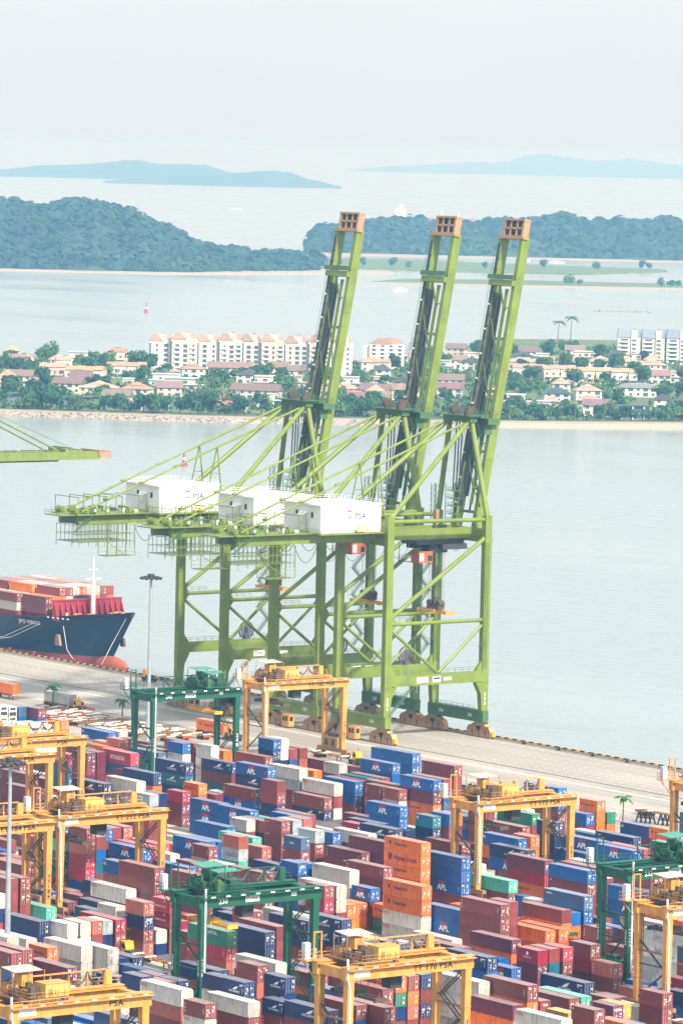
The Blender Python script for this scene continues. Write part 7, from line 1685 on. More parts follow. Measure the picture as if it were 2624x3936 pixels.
for ln in DATA.strip().split('\n'):
    a, lab = ln.split('|'); u0, v, z0, h, ft, sp, vis = a.split()
    container(float(u0), float(v), float(z0), float(h), int(ft), sp, int(vis), lab)
# the remaining boxes of the yard, mostly hidden below and behind the others
BULK = "-292.4 106.12 0.00 2.61 20 g;-292.2 103.26 0.00 2.74 20 g;-292.3 108.98 0.00 2.52 20 m;-287.7 111.84 0.00 2.49 20 b;-261.3 86.10 2.54 2.54 40 w;-261.3 86.10 0.00 2.54 40 w;-262.1 88.96 2.49 2.49 40 w;-262.1 88.96 0.00 2.49 40 w;-262.7 91.82 2.44 2.44 40 w;-262.7 91.82 0.00 2.44 40 w;-263.0 94.68 2.40 2.40 40 w;-263.0 94.68 0.00 2.40 40 w;-225.4 94.68 2.46 2.46 20 r;-225.4 94.68 0.00 2.46 20 m;-239.7 100.40 0.00 2.35 20 o;-229.4 91.82 3.05 2.60 40 o;-229.4 91.82 0.00 3.05 40 o;-169.3 54.64 5.33 2.67 40 o;-169.3 54.64 2.67 2.67 40 m;-169.3 54.64 0.00 2.67 40 m;-172.3 48.92 0.00 2.58 20 m;-172.5 51.78 2.59 2.59 20 m;-172.5 51.78 0.00 2.59 20 m;-167.4 26.04 5.33 2.67 40 m;-167.4 26.04 2.67 2.67 40 d;-167.4 26.04 0.00 2.67 40 d;-207.3 88.96 0.00 2.39 40 m;-209.6 91.82 2.51 2.51 40 m;-209.6 91.82 0.00 2.51 40 m;-240.1 108.98 0.00 2.48 40 b;-221.4 106.12 0.00 2.76 20 m;-195.2 91.82 2.52 2.52 20 m;-195.2 91.82 0.00 2.52 20 m;-200.9 94.68 4.96 2.48 40 m;-200.9 94.68 2.48 2.48 40 m;-200.9 94.68 0.00 2.48 40 m;-194.4 103.26 2.59 2.59 20 o;-194.4 103.26 0.00 2.59 20 m;-187.6 106.12 2.55 2.55 40 m;-187.6 106.12 0.00 2.55 40 m;-167.9 68.94 2.56 2.56 40 n;-167.9 68.94 0.00 2.56 40 m;-165.4 80.38 0.00 2.53 40 m;-140.0 71.80 5.07 2.54 40 n;-140.0 71.80 2.54 2.54 40 n;-140.0 71.80 0.00 2.54 40 m;-159.2 51.78 7.48 2.60 40 d;-159.2 51.78 4.99 2.49 40 R;-159.2 51.78 2.49 2.49 40 m;-159.2 51.78 0.00 2.49 40 m;-152.0 48.92 5.62 2.81 40 o;-152.0 48.92 2.81 2.81 40 m;-152.0 48.92 0.00 2.81 40 m;-148.3 63.22 0.00 2.56 20 m;-148.4 60.36 0.00 2.38 20 d;-125.4 48.92 0.00 2.55 40 b;-111.1 46.06 2.75 2.76 40 b;-111.1 46.06 0.00 2.75 40 b;-140.7 68.94 0.00 2.58 40 m;-145.9 66.08 0.00 2.83 20 m;-150.5 71.80 0.00 2.34 20 w;-95.6 28.90 2.55 2.55 40 b;-95.6 28.90 0.00 2.55 40 m;-79.0 11.74 0.00 2.61 40 m;-79.0 14.60 2.51 2.51 40 b;-79.0 14.60 0.00 2.51 40 m;-52.2 -2.56 0.00 2.64 20 m;-78.6 23.18 2.68 2.68 40 g;-78.6 23.18 0.00 2.68 40 m;-61.6 11.74 0.00 2.58 20 m;-94.3 37.48 0.00 2.69 20 m;-95.2 40.34 2.65 2.65 40 n;-95.2 40.34 0.00 2.65 40 m;-61.2 17.46 0.00 2.60 20 m;-110.3 54.64 2.65 2.60 40 a;-110.3 54.64 0.00 2.65 40 m;-73.9 34.62 2.69 2.69 20 m;-73.9 34.62 0.00 2.69 20 m;-77.8 40.34 4.99 2.50 20 k;-77.8 40.34 2.50 2.50 20 s;-77.8 40.34 0.00 2.50 20 m;-99.0 51.78 2.56 2.56 40 m;-99.0 51.78 0.00 2.56 40 m;-117.0 66.08 0.00 2.54 40 m;-51.7 20.32 2.71 2.71 20 m;-51.7 20.32 0.00 2.71 20 m;-62.1 31.76 0.00 2.52 20 m;-71.2 43.20 0.00 2.59 20 m;-72.6 48.92 2.55 2.55 40 m;-72.6 48.92 0.00 2.55 40 m;-92.1 66.08 0.00 2.88 40 m;-74.5 57.50 2.66 2.66 40 b;-74.5 57.50 0.00 2.66 40 m;-102.2 80.38 0.00 2.64 40 b;-48.3 34.62 2.53 2.53 40 m;-48.3 34.62 0.00 2.53 40 m;-52.4 31.76 2.54 2.54 40 m;-52.4 31.76 0.00 2.54 40 m;-50.1 37.48 4.72 2.60 20 d;-50.1 37.48 2.36 2.36 20 m;-50.1 37.48 0.00 2.36 20 m;-28.8 28.90 2.58 2.58 40 o;-28.8 28.90 0.00 2.58 40 m;-137.6 88.96 0.00 2.68 40 g;-150.9 88.96 2.47 2.47 40 m;-150.9 88.96 0.00 2.47 40 m;-160.6 100.40 2.62 2.62 40 w;-160.6 100.40 0.00 2.62 40 m;-190.0 114.70 0.00 2.58 20 m;-190.9 117.56 0.00 2.57 20 m;-191.0 120.42 0.00 2.47 20 m;-190.8 123.28 0.00 2.55 20 m;-185.8 126.14 0.00 2.57 40 m;-169.4 126.14 2.57 2.60 40 m;-169.4 126.14 0.00 2.57 40 m;-164.0 129.00 5.04 2.52 40 b;-164.0 129.00 2.52 2.52 40 b;-164.0 129.00 0.00 2.52 40 m;-156.6 126.14 2.75 2.75 40 b;-156.6 126.14 0.00 2.75 40 m;-145.7 111.84 2.64 2.64 40 b;-145.7 111.84 0.00 2.64 40 m;-142.2 103.26 5.26 2.60 40 t;-142.2 103.26 2.63 2.63 40 m;-142.2 103.26 0.00 2.63 40 m;-142.2 106.12 2.68 2.68 40 m;-142.2 106.12 0.00 2.68 40 m;-141.4 100.40 5.08 2.60 40 m;-141.4 100.40 2.54 2.54 40 m;-141.4 100.40 0.00 2.54 40 m;-125.1 97.54 0.00 2.67 20 m;-128.7 100.40 2.82 2.83 40 m;-128.7 100.40 0.00 2.82 40 m;-118.5 97.54 0.00 2.65 20 m;-115.8 100.40 0.00 2.67 40 o;-119.2 106.12 5.18 2.59 40 b;-119.2 106.12 2.59 2.59 40 s;-119.2 106.12 0.00 2.59 40 m;-133.6 120.42 2.70 2.70 40 m;-133.6 120.42 0.00 2.70 40 m;-78.6 80.38 0.00 2.88 20 m;-80.7 100.40 2.51 2.51 40 m;-80.7 100.40 0.00 2.51 40 m;-80.2 103.26 2.54 2.54 20 m;-80.2 103.26 0.00 2.54 20 m;-66.6 86.10 2.46 2.46 40 m;-66.6 86.10 0.00 2.46 40 m;-74.1 88.96 2.68 2.60 40 b;-74.1 88.96 0.00 2.68 40 m;-50.4 71.80 2.70 2.71 40 o;-50.4 71.80 0.00 2.70 40 m;-47.1 77.52 0.00 2.59 20 m;-37.3 46.06 5.17 2.58 40 o;-37.3 46.06 2.58 2.58 40 m;-37.3 46.06 0.00 2.58 40 m;-37.2 63.22 0.00 2.65 40 m;-10.8 60.36 0.00 2.64 40 m;-14.8 66.08 2.45 2.45 40 m;-14.8 66.08 0.00 2.45 40 m;-26.3 71.80 2.59 2.59 40 m;-26.3 71.80 0.00 2.59 40 m;2.9 46.06 2.55 2.55 40 m;2.9 46.06 0.00 2.55 40 m;-13.2 71.80 2.59 2.59 40 m;-13.2 71.80 0.00 2.59 40 m;-13.3 74.66 5.20 2.60 40 b;-13.3 74.66 2.60 2.60 40 m;-13.3 74.66 0.00 2.60 40 m;-26.8 83.24 5.28 2.64 40 m;-26.8 83.24 2.64 2.64 40 m;-26.8 83.24 0.00 2.64 40 m;-26.8 74.66 5.12 2.56 40 m;-26.8 74.66 2.56 2.56 40 m;-26.8 74.66 0.00 2.56 40 m;-32.8 77.52 3.29 3.29 20 s;-32.8 77.52 0.00 3.29 20 m;-47.8 94.68 4.96 2.60 40 w;-47.8 94.68 2.48 2.48 40 m;-47.8 94.68 0.00 2.48 40 m;-43.5 91.82 5.13 2.60 40 s;-43.5 91.82 2.57 2.57 40 m;-43.5 91.82 0.00 2.57 40 m;-69.6 114.70 0.00 2.55 20 m;-69.4 117.56 0.00 2.46 20 m;-66.4 108.98 0.00 2.75 20 m;-96.0 120.42 0.00 2.57 40 m;-65.5 123.28 0.00 2.30 40 m;-68.6 143.30 2.82 2.60 40 b;-68.6 143.30 0.00 2.82 40 b;16.3 51.78 2.68 2.68 40 m;16.3 51.78 0.00 2.68 40 m;12.8 63.22 0.00 2.62 20 m;15.3 60.36 0.00 2.34 40 m;13.8 66.08 1.96 2.60 40 m;13.8 66.08 0.00 1.96 40 m;35.5 37.48 0.00 2.41 40 w;36.1 43.20 0.00 2.39 40 m;62.0 23.18 5.30 2.60 40 m;62.0 23.18 2.65 2.65 40 m;62.0 23.18 0.00 2.65 40 m;94.7 0.30 2.71 2.71 20 c;94.7 0.30 0.00 2.71 20 m;94.6 -2.56 0.00 2.97 40 m;101.8 -8.28 0.00 2.17 40 b;80.6 -19.72 0.00 2.43 40 m;90.0 -28.30 0.00 2.46 40 m;90.2 -31.16 0.00 2.46 40 m;66.6 -11.14 0.00 2.58 20 m;67.0 -8.28 0.00 2.62 20 m;31.7 11.74 0.00 2.55 40 o;32.3 14.60 0.00 2.70 40 o;28.9 20.32 2.45 2.45 40 o;28.9 20.32 0.00 2.45 40 m;29.5 17.46 0.00 2.86 40 m;29.1 23.18 2.54 2.54 40 m;29.1 23.18 0.00 2.54 40 m;17.6 3.16 0.00 2.47 40 m;21.6 6.02 5.30 2.60 40 o;21.6 6.02 2.65 2.65 40 o;21.6 6.02 0.00 2.65 40 m;32.1 0.30 0.00 2.82 40 m;30.0 8.88 0.00 2.39 20 m;24.2 14.60 0.00 2.76 20 m;49.5 -11.14 0.00 2.62 40 m;32.0 -11.14 0.00 2.75 40 m;63.7 -28.30 0.00 2.77 40 m;53.0 -16.86 2.66 2.60 40 b;53.0 -16.86 0.00 2.66 40 m;66.2 -19.72 0.00 2.29 20 m;99.5 -48.32 2.47 2.47 40 m;99.5 -48.32 0.00 2.47 40 m;102.7 -54.04 0.00 2.64 40 m;118.9 -56.90 2.68 2.68 40 w;118.9 -56.90 0.00 2.68 40 m;95.3 -36.88 0.00 2.38 20 m;106.4 -39.74 0.00 2.24 20 m;120.0 -45.46 0.00 2.73 20 m;120.4 -39.74 0.00 2.88 40 m;104.7 -28.30 0.00 2.23 20 m;103.5 -25.44 0.00 2.02 20 m;97.4 -22.58 0.00 1.88 20 m;81.3 -62.62 0.00 2.49 40 m;81.1 -59.76 0.00 2.49 40 m;81.0 -56.90 0.00 2.50 40 m;81.4 -65.48 2.75 2.75 40 r;81.4 -65.48 0.00 2.75 40 m;88.9 -76.92 0.00 2.58 40 m;93.0 -74.06 2.58 2.58 40 m;93.0 -74.06 0.00 2.58 40 m;92.4 -85.50 0.00 2.77 40 m;85.9 -85.50 0.00 2.54 20 m;82.4 -82.64 2.72 2.72 20 m;82.4 -82.64 0.00 2.72 20 m;61.9 -74.06 5.38 2.69 40 m;61.9 -74.06 2.69 2.69 40 m;61.9 -74.06 0.00 2.69 40 m;82.3 -91.22 5.39 2.69 20 g;82.3 -91.22 2.69 2.69 20 g;82.3 -91.22 0.00 2.69 20 g;72.3 -88.36 2.48 2.48 20 m;72.3 -88.36 0.00 2.48 20 m;48.7 -76.92 0.00 2.52 40 m;31.5 -62.62 0.00 2.67 40 m;31.4 -54.04 2.50 2.50 40 m;31.4 -54.04 0.00 2.50 40 m;27.3 -48.32 2.49 2.49 40 m;27.3 -48.32 0.00 2.49 40 m;-18.7 3.16 5.07 2.53 40 g;-18.7 3.16 2.53 2.53 40 m;-18.7 3.16 0.00 2.53 40 m;-3.9 -11.14 2.66 2.66 40 m;-3.9 -11.14 0.00 2.66 40 m;2.1 -14.00 0.00 2.71 20 m;-25.8 0.30 0.00 2.61 20 m;-26.3 3.16 4.98 2.49 20 m;-26.3 3.16 2.49 2.49 20 m;-26.3 3.16 0.00 2.49 20 m;-19.0 11.74 2.63 2.63 40 m;-19.0 11.74 0.00 2.63 40 m;-20.4 17.46 5.05 2.60 20 m;-20.4 17.46 2.53 2.53 20 m;-20.4 17.46 0.00 2.53 20 m;-31.6 20.32 2.74 2.74 20 m;-31.6 20.32 0.00 2.74 20 m;-11.3 -5.42 2.37 2.60 40 c;-11.3 -5.42 0.00 2.37 40 m;-14.0 -8.28 0.00 2.88 20 n;-28.3 -36.88 2.51 2.52 40 n;-28.3 -36.88 0.00 2.51 40 m;-42.1 -31.16 2.69 2.69 40 m;-42.1 -31.16 0.00 2.69 40 m;-53.6 -11.14 2.44 2.44 40 m;-53.6 -11.14 0.00 2.44 40 m;-41.6 0.30 2.37 2.60 40 g;-41.6 0.30 0.00 2.37 40 m;-42.8 6.02 2.62 2.62 40 m;-42.8 6.02 0.00 2.62 40 m;-49.4 -8.28 2.75 2.75 20 m;-49.4 -8.28 0.00 2.75 20 m;-33.6 -39.74 2.54 2.54 40 m;-33.6 -39.74 0.00 2.54 40 m;-40.6 -36.88 2.33 2.33 40 m;-40.6 -36.88 0.00 2.33 40 m;-75.3 -19.72 7.71 2.57 20 r;-75.3 -19.72 5.14 2.57 20 m;-75.3 -19.72 2.57 2.57 20 s;-75.3 -19.72 0.00 2.57 20 b;-81.6 -8.28 0.00 2.69 20 m;-82.7 -5.42 5.36 2.68 20 m;-82.7 -5.42 2.68 2.68 20 m;-82.7 -5.42 0.00 2.68 20 m;-82.7 -2.56 5.42 2.71 20 m;-82.7 -2.56 2.71 2.71 20 m;-82.7 -2.56 0.00 2.71 20 m;-75.5 -5.42 2.94 2.94 40 m;-75.5 -5.42 0.00 2.94 40 m;-79.4 0.30 2.68 2.68 40 m;-79.4 0.30 0.00 2.68 40 m;-73.6 -8.28 2.88 2.88 40 m;-73.6 -8.28 0.00 2.88 40 m;-71.8 -2.56 2.27 2.27 40 m;-71.8 -2.56 0.00 2.27 40 m;-12.3 -74.06 0.00 2.40 40 m;-1.0 -71.20 0.00 2.43 20 m;-0.9 -68.34 0.00 2.46 20 m;-1.2 -65.48 0.00 2.45 20 m;-2.1 -62.62 0.00 2.29 20 m;-7.9 -59.76 0.00 2.33 40 m;-7.4 -51.18 2.26 2.60 20 r;-7.4 -51.18 0.00 2.26 20 n;-33.7 -42.60 0.00 2.36 40 m;-10.3 -54.04 2.75 2.75 20 n;-10.3 -54.04 0.00 2.75 20 m;-35.6 -56.90 0.00 2.84 40 m;-40.4 -59.76 0.00 2.72 40 m;-40.6 -62.62 2.71 2.71 40 m;-40.6 -62.62 0.00 2.71 40 m;23.0 -82.64 0.00 2.63 40 m;12.1 -74.06 0.00 2.84 20 n;22.5 -91.22 2.75 2.75 20 m;22.5 -91.22 0.00 2.75 20 m;16.3 -99.80 5.39 2.70 40 g;16.3 -99.80 2.70 2.70 40 m;16.3 -99.80 0.00 2.70 40 m;5.1 -88.36 2.61 2.61 40 d;5.1 -88.36 0.00 2.61 40 m;28.9 -105.52 3.57 2.60 20 k;28.9 -105.52 0.00 3.57 20 m;74.2 -102.66 0.00 2.49 40 m;95.1 -108.38 2.74 2.74 20 m;95.1 -108.38 0.00 2.74 20 m;59.2 -88.36 2.42 2.42 20 m;59.2 -88.36 0.00 2.42 20 m;52.6 -88.36 2.39 2.39 20 m;52.6 -88.36 0.00 2.39 20 m;59.3 -91.22 2.43 2.43 20 m;59.3 -91.22 0.00 2.43 20 m;40.5 -85.50 1.92 2.60 20 n;40.5 -85.50 0.00 1.92 20 m;63.7 -119.82 0.00 3.19 40 b;60.0 -111.24 0.00 2.36 40 b;67.7 -114.10 0.00 2.93 40 w;64.1 -105.52 0.00 2.48 40 k;73.0 -111.24 0.00 3.04 40 m;74.8 -91.22 2.74 2.60 20 R;74.8 -91.22 0.00 2.74 20 m;81.5 -94.08 0.00 3.05 40 m;-83.4 -31.16 0.00 2.75 40 m;68.8 -62.62 0.00 2.60 40 r;-155.0 26.04 0.00 2.60 40 m;-46.8 60.36 0.00 2.60 40 g;5.8 -34.02 2.60 2.60 20 m;5.8 -34.02 0.00 2.60 20 m;45.1 -31.16 0.00 2.75 40 c;-231.9 86.10 0.00 2.75 40 n;-225.8 63.22 0.00 2.90 20 b;-38.0 -51.18 0.00 2.60 40 m;35.8 -45.46 0.00 2.60 40 b;-235.0 83.24 0.00 2.60 40 b;81.4 -48.32 0.00 2.90 40 n;66.7 -36.88 2.60 2.60 40 m;66.7 -36.88 0.00 2.60 40 m;22.8 23.18 2.60 2.60 20 m;22.8 23.18 0.00 2.60 20 g;-21.9 -14.00 0.00 2.60 40 g;-116.2 -14.00 0.00 2.90 40 b;18.1 -76.92 2.60 2.60 40 n;18.1 -76.92 0.00 2.60 40 m;-59.5 77.52 0.00 2.60 40 m;14.8 -48.32 5.20 2.60 40 b;14.8 -48.32 2.60 2.60 40 r;14.8 -48.32 0.00 2.60 40 m;21.0 -56.90 2.60 2.60 40 m;21.0 -56.90 0.00 2.60 40 m;29.1 31.76 0.00 2.90 40 g;-85.2 68.94 2.75 2.75 40 n;-85.2 68.94 0.00 2.75 40 b;-97.8 71.80 0.00 2.60 40 b;41.3 26.04 0.00 2.60 40 n;-184.2 43.20 0.00 2.60 40 g;44.7 -28.30 0.00 2.75 20 b;-237.7 68.94 0.00 2.60 20 n;40.1 -25.44 0.00 2.60 20 b;62.2 -48.32 2.60 2.60 40 g;62.2 -48.32 0.00 2.60 40 g;-163.9 28.90 0.00 2.90 40 b;62.7 -34.02 0.00 2.60 40 o;-68.7 74.66 0.00 2.60 40 n;-208.7 63.22 0.00 2.60 40 g;-264.4 100.40 0.00 2.60 40 g;36.8 -22.58 0.00 2.60 20 m;6.4 34.62 2.60 2.60 40 b;6.4 34.62 0.00 2.60 40 b;-86.2 -16.86 0.00 2.60 40 b;129.5 -31.16 2.75 2.75 40 m;129.5 -31.16 0.00 2.75 40 d;7.6 -28.30 2.60 2.60 40 g;7.6 -28.30 0.00 2.60 40 b;28.0 28.90 2.75 2.75 40 m;28.0 28.90 0.00 2.75 40 s;-69.2 83.24 0.00 2.60 40 n;-139.8 23.18 0.00 2.60 40 o;-39.1 51.78 0.00 2.75 40 m;-99.6 86.10 0.00 2.60 40 g;-31.3 -28.30 0.00 2.60 40 m;-189.9 46.06 0.00 2.60 40 m;-78.7 -28.30 0.00 2.60 40 d;-102.2 -5.42 5.40 2.70 40 m;-102.2 -5.42 2.70 2.70 40 m;-102.2 -5.42 0.00 2.70 40 m;-12.5 -28.30 0.00 2.90 40 b;-196.2 46.06 2.60 2.60 20 g;-196.2 46.06 0.00 2.60 20 n;-210.3 48.92 5.20 2.60 40 n;-210.3 48.92 2.60 2.60 40 r;-210.3 48.92 0.00 2.60 40 n;-115.6 6.02 2.70 2.70 40 b;-115.6 6.02 0.00 2.70 40 m;-138.3 20.32 0.00 2.60 20 m;34.1 -79.78 0.00 2.60 40 m;18.4 -74.06 0.00 2.60 40 m"
bk = sorted(CC); bmats = [mat('bulk_'+('light_' if k.islower() else 'deep_')+k, CC[k], .42, var=.12, dirt=(.13,.085,.065), dirt_amt=.4, dscale=.4) for k in bk]; b = MB()
for ln in BULK.split(';'):
    u0, v, z0, h, ft, c = ln.split(); u0, v, z0, h, ft = float(u0), float(v), float(z0), float(h), int(ft); L_ = CL[ft]; i = bk.index(c)
    b.box(u0+.03, u0+L_-.07, v+.03, v+2.41, z0+.02, z0+h-.06, i); b.box(u0, u0+L_, v, v+.1, z0+h-.13, z0+h-.01, i); b.box(u0+L_-.1, u0+L_, v+.1, v+2.438, z0+h-.13, z0+h-.01, i); b.box(u0+L_-.12, u0+L_, v, v+.12, z0+.01, z0+h-.13, i); b.box(u0+L_-.12, u0+L_, v+2.318, v+2.438, z0+.01, z0+h-.13, i); b.box(u0+L_-.07, u0+L_-.03, v+1.2, v+1.24, z0+.1, z0+h-.13, i)
tag(b.build('container_mass', bmats), 'remaining stacked containers packed behind and below the others', 'containers', kind='stuff')
# on the ship: bays aft of the breakwater
top = [('d','d','o'),('oH','o','o'),('m','o','b'),('m','g','m'),('g','m','b'),('o','b','m'),('gO','m','m'),('g','o','m'),('m','m','b'),('m','r','m')]
SHIPC = {0: 'nearest the quay', 9: 'on the seaward side'}
for bay, u0 in enumerate((-462.0, -475.2, -488.4)):
    for k in range(10):
        v = 225.5+2.45*k if bay == 0 else 224.0+2.62*k; cols = top[(k+bay*3) % 10]; n = 2 if k < 2 else 3; zb = 11.9
        for j in range(n):
            sp = cols[n-1-j] if j < n else cols[0]; sp = cols[0] if j == n-1 else cols[1] if j == n-2 else cols[2]
            vis = 200 if (j == n-1 or k == 0) else 20
            lab = '%s ship container, %s bay from bow, %s row from quay, %s' % ({'d':'purplish maroon','o':'orange','m':'maroon','g':'beige grey','b':'royal blue','r':'reddish brown'}[sp[0]], ORD[bay], ORD[k], 'top tier' if j == n-1 else 'second tier' if j == n-2 else 'third tier')
            container(u0, v, zb+2.6*j, 2.59, 40, sp, vis, lab, 'containers on the ship')
container(-339.3, 151.98, 1.56, 2.75, 40, 'gO', 400, 'beige grey container with small red lettering on the upper left trailer')
container(-269.3, 152.78, 1.56, 2.75, 40, 'oH', 400, 'orange container with dark blue lettering on the trailer beneath gantry 240')
container(-366.8, 151.98, 1.56, 2.75, 40, 'o', 120, 'orange container on a trailer cut by the upper left edge')
# ================================================================== vehicles and trailers on the apron
def chassis_mesh():
    b = MB(); b.box(-6.1,6.1,-.62,-.42,1.0,1.35).box(-6.1,6.1,.42,.62,1.0,1.35)
    for x in (-6.0,-3.2,-.4,2.4,5.8): b.box(x-.12,x+.12,-1.2,1.2,1.05,1.3)
    return b
CHM = chassis_mesh().mesh('frame', M['wood_chassis']); BOLS = MB().box(-.28,.28,-1.22,1.22,1.3,1.55).mesh('bolster', M['line_white']); AXL = MB().tube((0,-1.2,.5),(0,-.75,.5),.5,12).tube((0,.75,.5),(0,1.2,.5),.5,12).tube((0,-.8,.5),(0,.8,.5),.12,8).mesh('axle', M['tyre']); BUMP = MB().box(-.1,.1,-1.2,1.2,.6,1.25).mesh('bumper', M['chassis_red']); LGM = MB().box(-.1,.1,-.7,-.5,0,1.05).box(-.1,.1,.5,.7,0,1.05).mesh('landing_leg', M['dark_steel'])
def chassis(parent=None):
    r = empty('trailer_chassis', (0,0,0)); put('frame', CHM, r)
    for x in (-5.9, -1.9, 5.7): put('bolster', BOLS, r, (x,0,0))
    for x in (-4.9,-3.6): put('axle', AXL, r, (x,0,0))
    put('bumper', BUMP, r, (-6.15,0,0)); put('landing_leg', LGM, r, (3.4,0,0)); return r
c0 = chassis(); trc = tree_of(c0); k = 0; rnd = random.Random(3)
for j in range(6):
    for i in range(5):
        u = -325 + 14.2*i + rnd.uniform(-.8,.8) + (2.5 if j % 2 else 0); v = 135.2 + 2.75*j
        r = c0 if k == 0 else copy_tree(trc); r.location = (u, v, 0); r.rotation_euler = (0,0, rnd.uniform(-.03,.03) + (math.pi if (i+j) % 2 else 0)); k += 1
        tag(r, 'rusty empty trailer chassis, %s along %s row from the containers in the parking strip' % (ORD[i], ORD[j]), 'trailer', 'parked trailer chassis')
def tractor(u, v, rz, label, load=None, lcol=None, llogo=None):
    t = empty('terminal_tractor', (u, v, 0), rz)
    MB().box(-2.4,2.4,-1.15,1.15,.55,1.15).build('frame', M['dark_steel'], t); MB().box(.6,2.5,-1.2,1.2,1.1,1.75).build('bonnet', M['dark_steel'], t)
    c = MB().prism([(-.9,1.15),(.7,1.15),(.75,2.1),(.35,3.2),(-.9,3.2)], 'y', -1.05, .85).build('cab', M['yellow'], t); MB().prism([(-.6,2.0),(.62,2.0),(.3,2.95),(-.6,2.95)], 'y', -1.08, .88).box(-.93,-.88,-.8,.6,2.0,2.95).build('window', M['glass_dark'], c); MB().box(-1.0,.5,-1.1,.9,3.2,3.3).build('cab_roof', M['yellow'], c)
    MB().tube((-1.1,.95,1.1),(-1.1,.95,3.9),.1,8).build('exhaust', M['dark_steel'], t)
    for x in (-1.4, 1.7): put('axle', AXL, t, (x,0,0))
    return tag(t, label, 'truck')
tractor(-324.6, 153.2, 0, 'yellow cabbed terminal tractor pulling the grey container at upper left')
r = copy_tree(trc, (-333.2, 153.2, 0)); tag(r, 'trailer chassis carrying the grey container behind the upper left tractor', 'trailer')
tractor(-254.6, 154.0, 0, 'terminal tractor with yellow cab under the green gantry 240')
r = copy_tree(trc, (-263.2, 154.0, 0)); tag(r, 'trailer chassis carrying the orange container beneath gantry 240', 'trailer')
r = copy_tree(trc, (-93.5, 158.2, 0), .0); tag(r, 'empty trailer chassis with three axles standing alone on the right of the apron', 'trailer')
put('axle', AXL, r, (-2.3,0,0))
tractor(-201.6, 153.8, 0, 'yellow terminal tractor just right of gantry TT 182')
r = copy_tree(trc, (-213.5, 154.4, 0)); tag(r, 'pale trailer chassis half hidden behind the legs of gantry TT 182', 'trailer')
tractor(-6, -10.6, 0, 'terminal tractor with amber cab in the lane behind the white container'); r = copy_tree(trc, (14.5,-57.6,0)); tag(r, 'orange and white trailer chassis in the lane left of green gantry 230', 'trailer')
tractor(5.4,-57.6, 0, 'terminal tractor mostly hidden behind the pale containers, lane left of gantry 230')
def pickup():
    t = empty('pickup_truck', (-376.5, 212.6, 0), R(4)); MB().prism([(-2.6,.5),(2.6,.5),(2.6,1.0),(1.3,1.15),(.7,1.85),(-.7,1.85),(-.8,1.15),(-2.6,1.15)], 'y', -.9, .9).build('body', M['black'], t); MB().box(-2.3,-1.0,-.7,.7,1.15,3.4).build('mast_unit', M['ochre'], t); MB().prism([(.62,1.2),(1.15,1.2),(.65,1.75),(-.6,1.75),(-.6,1.2)], 'y', -.93, .93).build('window', M['glass_dark'], t)
    for x in (-1.7, 1.6): put('axle', AXL, t, (x,0,0)).scale = (.7,.78,.75)
    tag(t, 'black service vehicle with ochre equipment near the quay edge by the lamp mast', 'vehicle')
pickup()
def rack(u, v, label):
    t = empty('frame_rack', (u, v, 0), .3); b = MB()
    for x in (-1.6,-.4,.8,2.0): b.beam((x,-.6,0),(x+.5,0,2.6),.3,.3).beam((x+.5,0,2.6),(x+.9,.6,0),.3,.3)
    b.box(-1.8,3.0,-.1,.1,1.1,1.35); b.build('stand', M['black'], t); tag(t, label, 'rack', 'black steel racks')
rack(-88.3,149.6,'left of two black steel racks standing behind the blue container'); rack(-82.6,151.2,'right of two black steel racks, beside the right edge gantry')
def barrier():
    t = empty('barrier_gate', (-318.3,151.8,0), .1); MB().beam((-1.8,0,0),(-1.8,0,2.4),.2,.2).beam((3.2,0,0),(3.2,0,2.0),.2,.2).build('post', M['grey_steel'], t); MB().beam((-1.8,0,2.1),(3.4,0,1.7),.3,.35).build('bar', M['chassis_red'], t); MB().box(-2.3,-1.3,-.1,.1,2.3,3.3).build('sign', M['deck_red'], t); tag(t, 'red and white barrier with sign beside the parked chassis', 'barrier')
barrier()
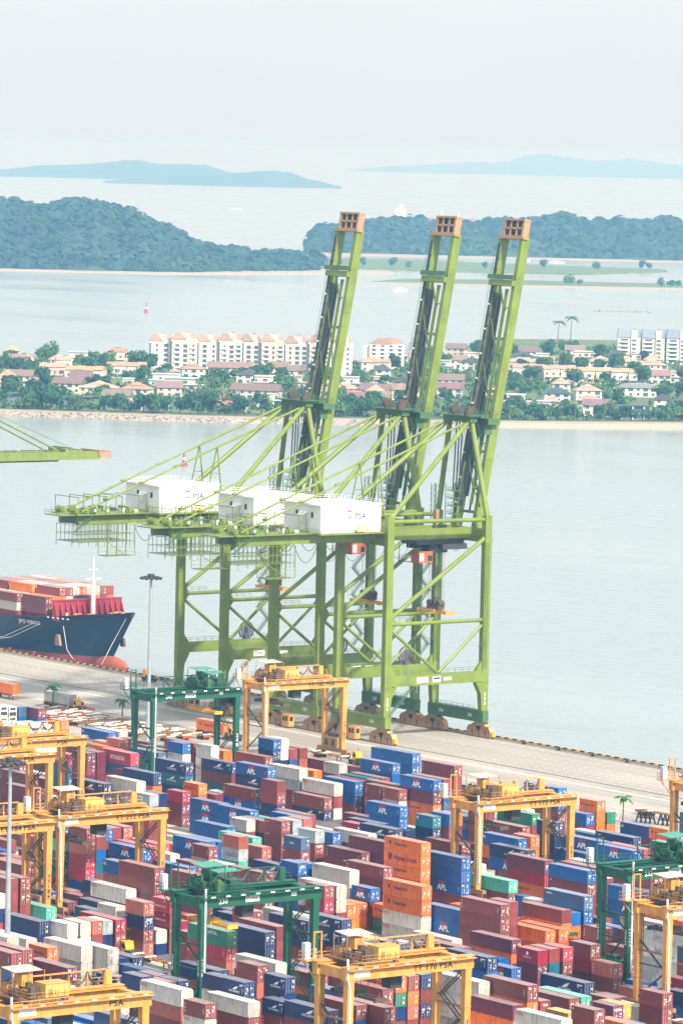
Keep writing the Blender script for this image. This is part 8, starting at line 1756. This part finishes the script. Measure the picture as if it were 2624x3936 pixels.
def hazard_sign():
    t = empty('hazard_board', (-90.6,143.0,0), R(20)); MB().beam((0,0,0),(0,0,2.4),.15,.15).build('post', M['grey_steel'], t); b = MB(); b.box(-1.0,1.0,-.06,-.0,1.0,3.0,0)
    for s_ in (.9,.45): b.add([(0,-.07,2+s_),(s_,-.07,2),(0,-.07,2-s_),(-s_,-.07,2),(0,-.07,2+s_*.7),(s_*.7,-.07,2),(0,-.07,2-s_*.7),(-s_*.7,-.07,2)], [(0,1,5,4),(1,2,6,5),(2,3,7,6),(3,0,4,7)], 1)
    b.build('board', [M['white_paint'], M['red_text']], t); tag(t, 'white hazard board with red diamonds beside the green container', 'sign')
hazard_sign()
PN = tree_of(palm_proto(41, 6.2, 2.6, 14))
for i, (u, v, s_, lab) in enumerate(((-333.2,150.9,1.05,'small palm tree in front of the grey trailer container at upper left'),(-299.8,150.6,.98,'small palm tree between the parked chassis and lamp mast'),(-90.2,145.2,1.0,'palm top rising behind the green container near the right apron'),(20.5,-88.2,.7,'palm fronds beside the pale containers at lower left'),(44.0,18.2,.7,'palm tree among the maroon containers left of gantry 232'))):
    o = PN[0][0] if i == 0 else copy_tree(PN)
    o.location = (u, v, 0); o.scale = (s_,)*3; o.rotation_euler = (0,0,i*1.3); tag(o, lab, 'palm tree', 'palms in the port')
r = copy_tree(trc, (-360.7, 153.2, 0)); tag(r, 'trailer chassis under the orange container cut by the upper left edge', 'trailer')
# ================================================================== air
hz = MB().box(-38000,38000,-38000,38000,-6.5,172.0); ho = hz.build('haze', [])
hm = bpy.data.materials.new('haze_air'); hm.use_nodes = True; n = hm.node_tree; n.nodes.clear(); pv = n.nodes.new('ShaderNodeVolumePrincipled'); om = n.nodes.new('ShaderNodeOutputMaterial')
pv.inputs['Color'].default_value = (.30, .66, 1.0, 1); pv.inputs['Absorption Color'].default_value = (1, 1, 1, 1); pv.inputs['Density'].default_value = 1.1e-4; pv.inputs['Anisotropy'].default_value = 0.7
n.links.new(pv.outputs[0], om.inputs['Volume']); ho.data.materials.append(hm); tag(ho, 'pale sea haze over the strait', 'haze', kind='stuff')
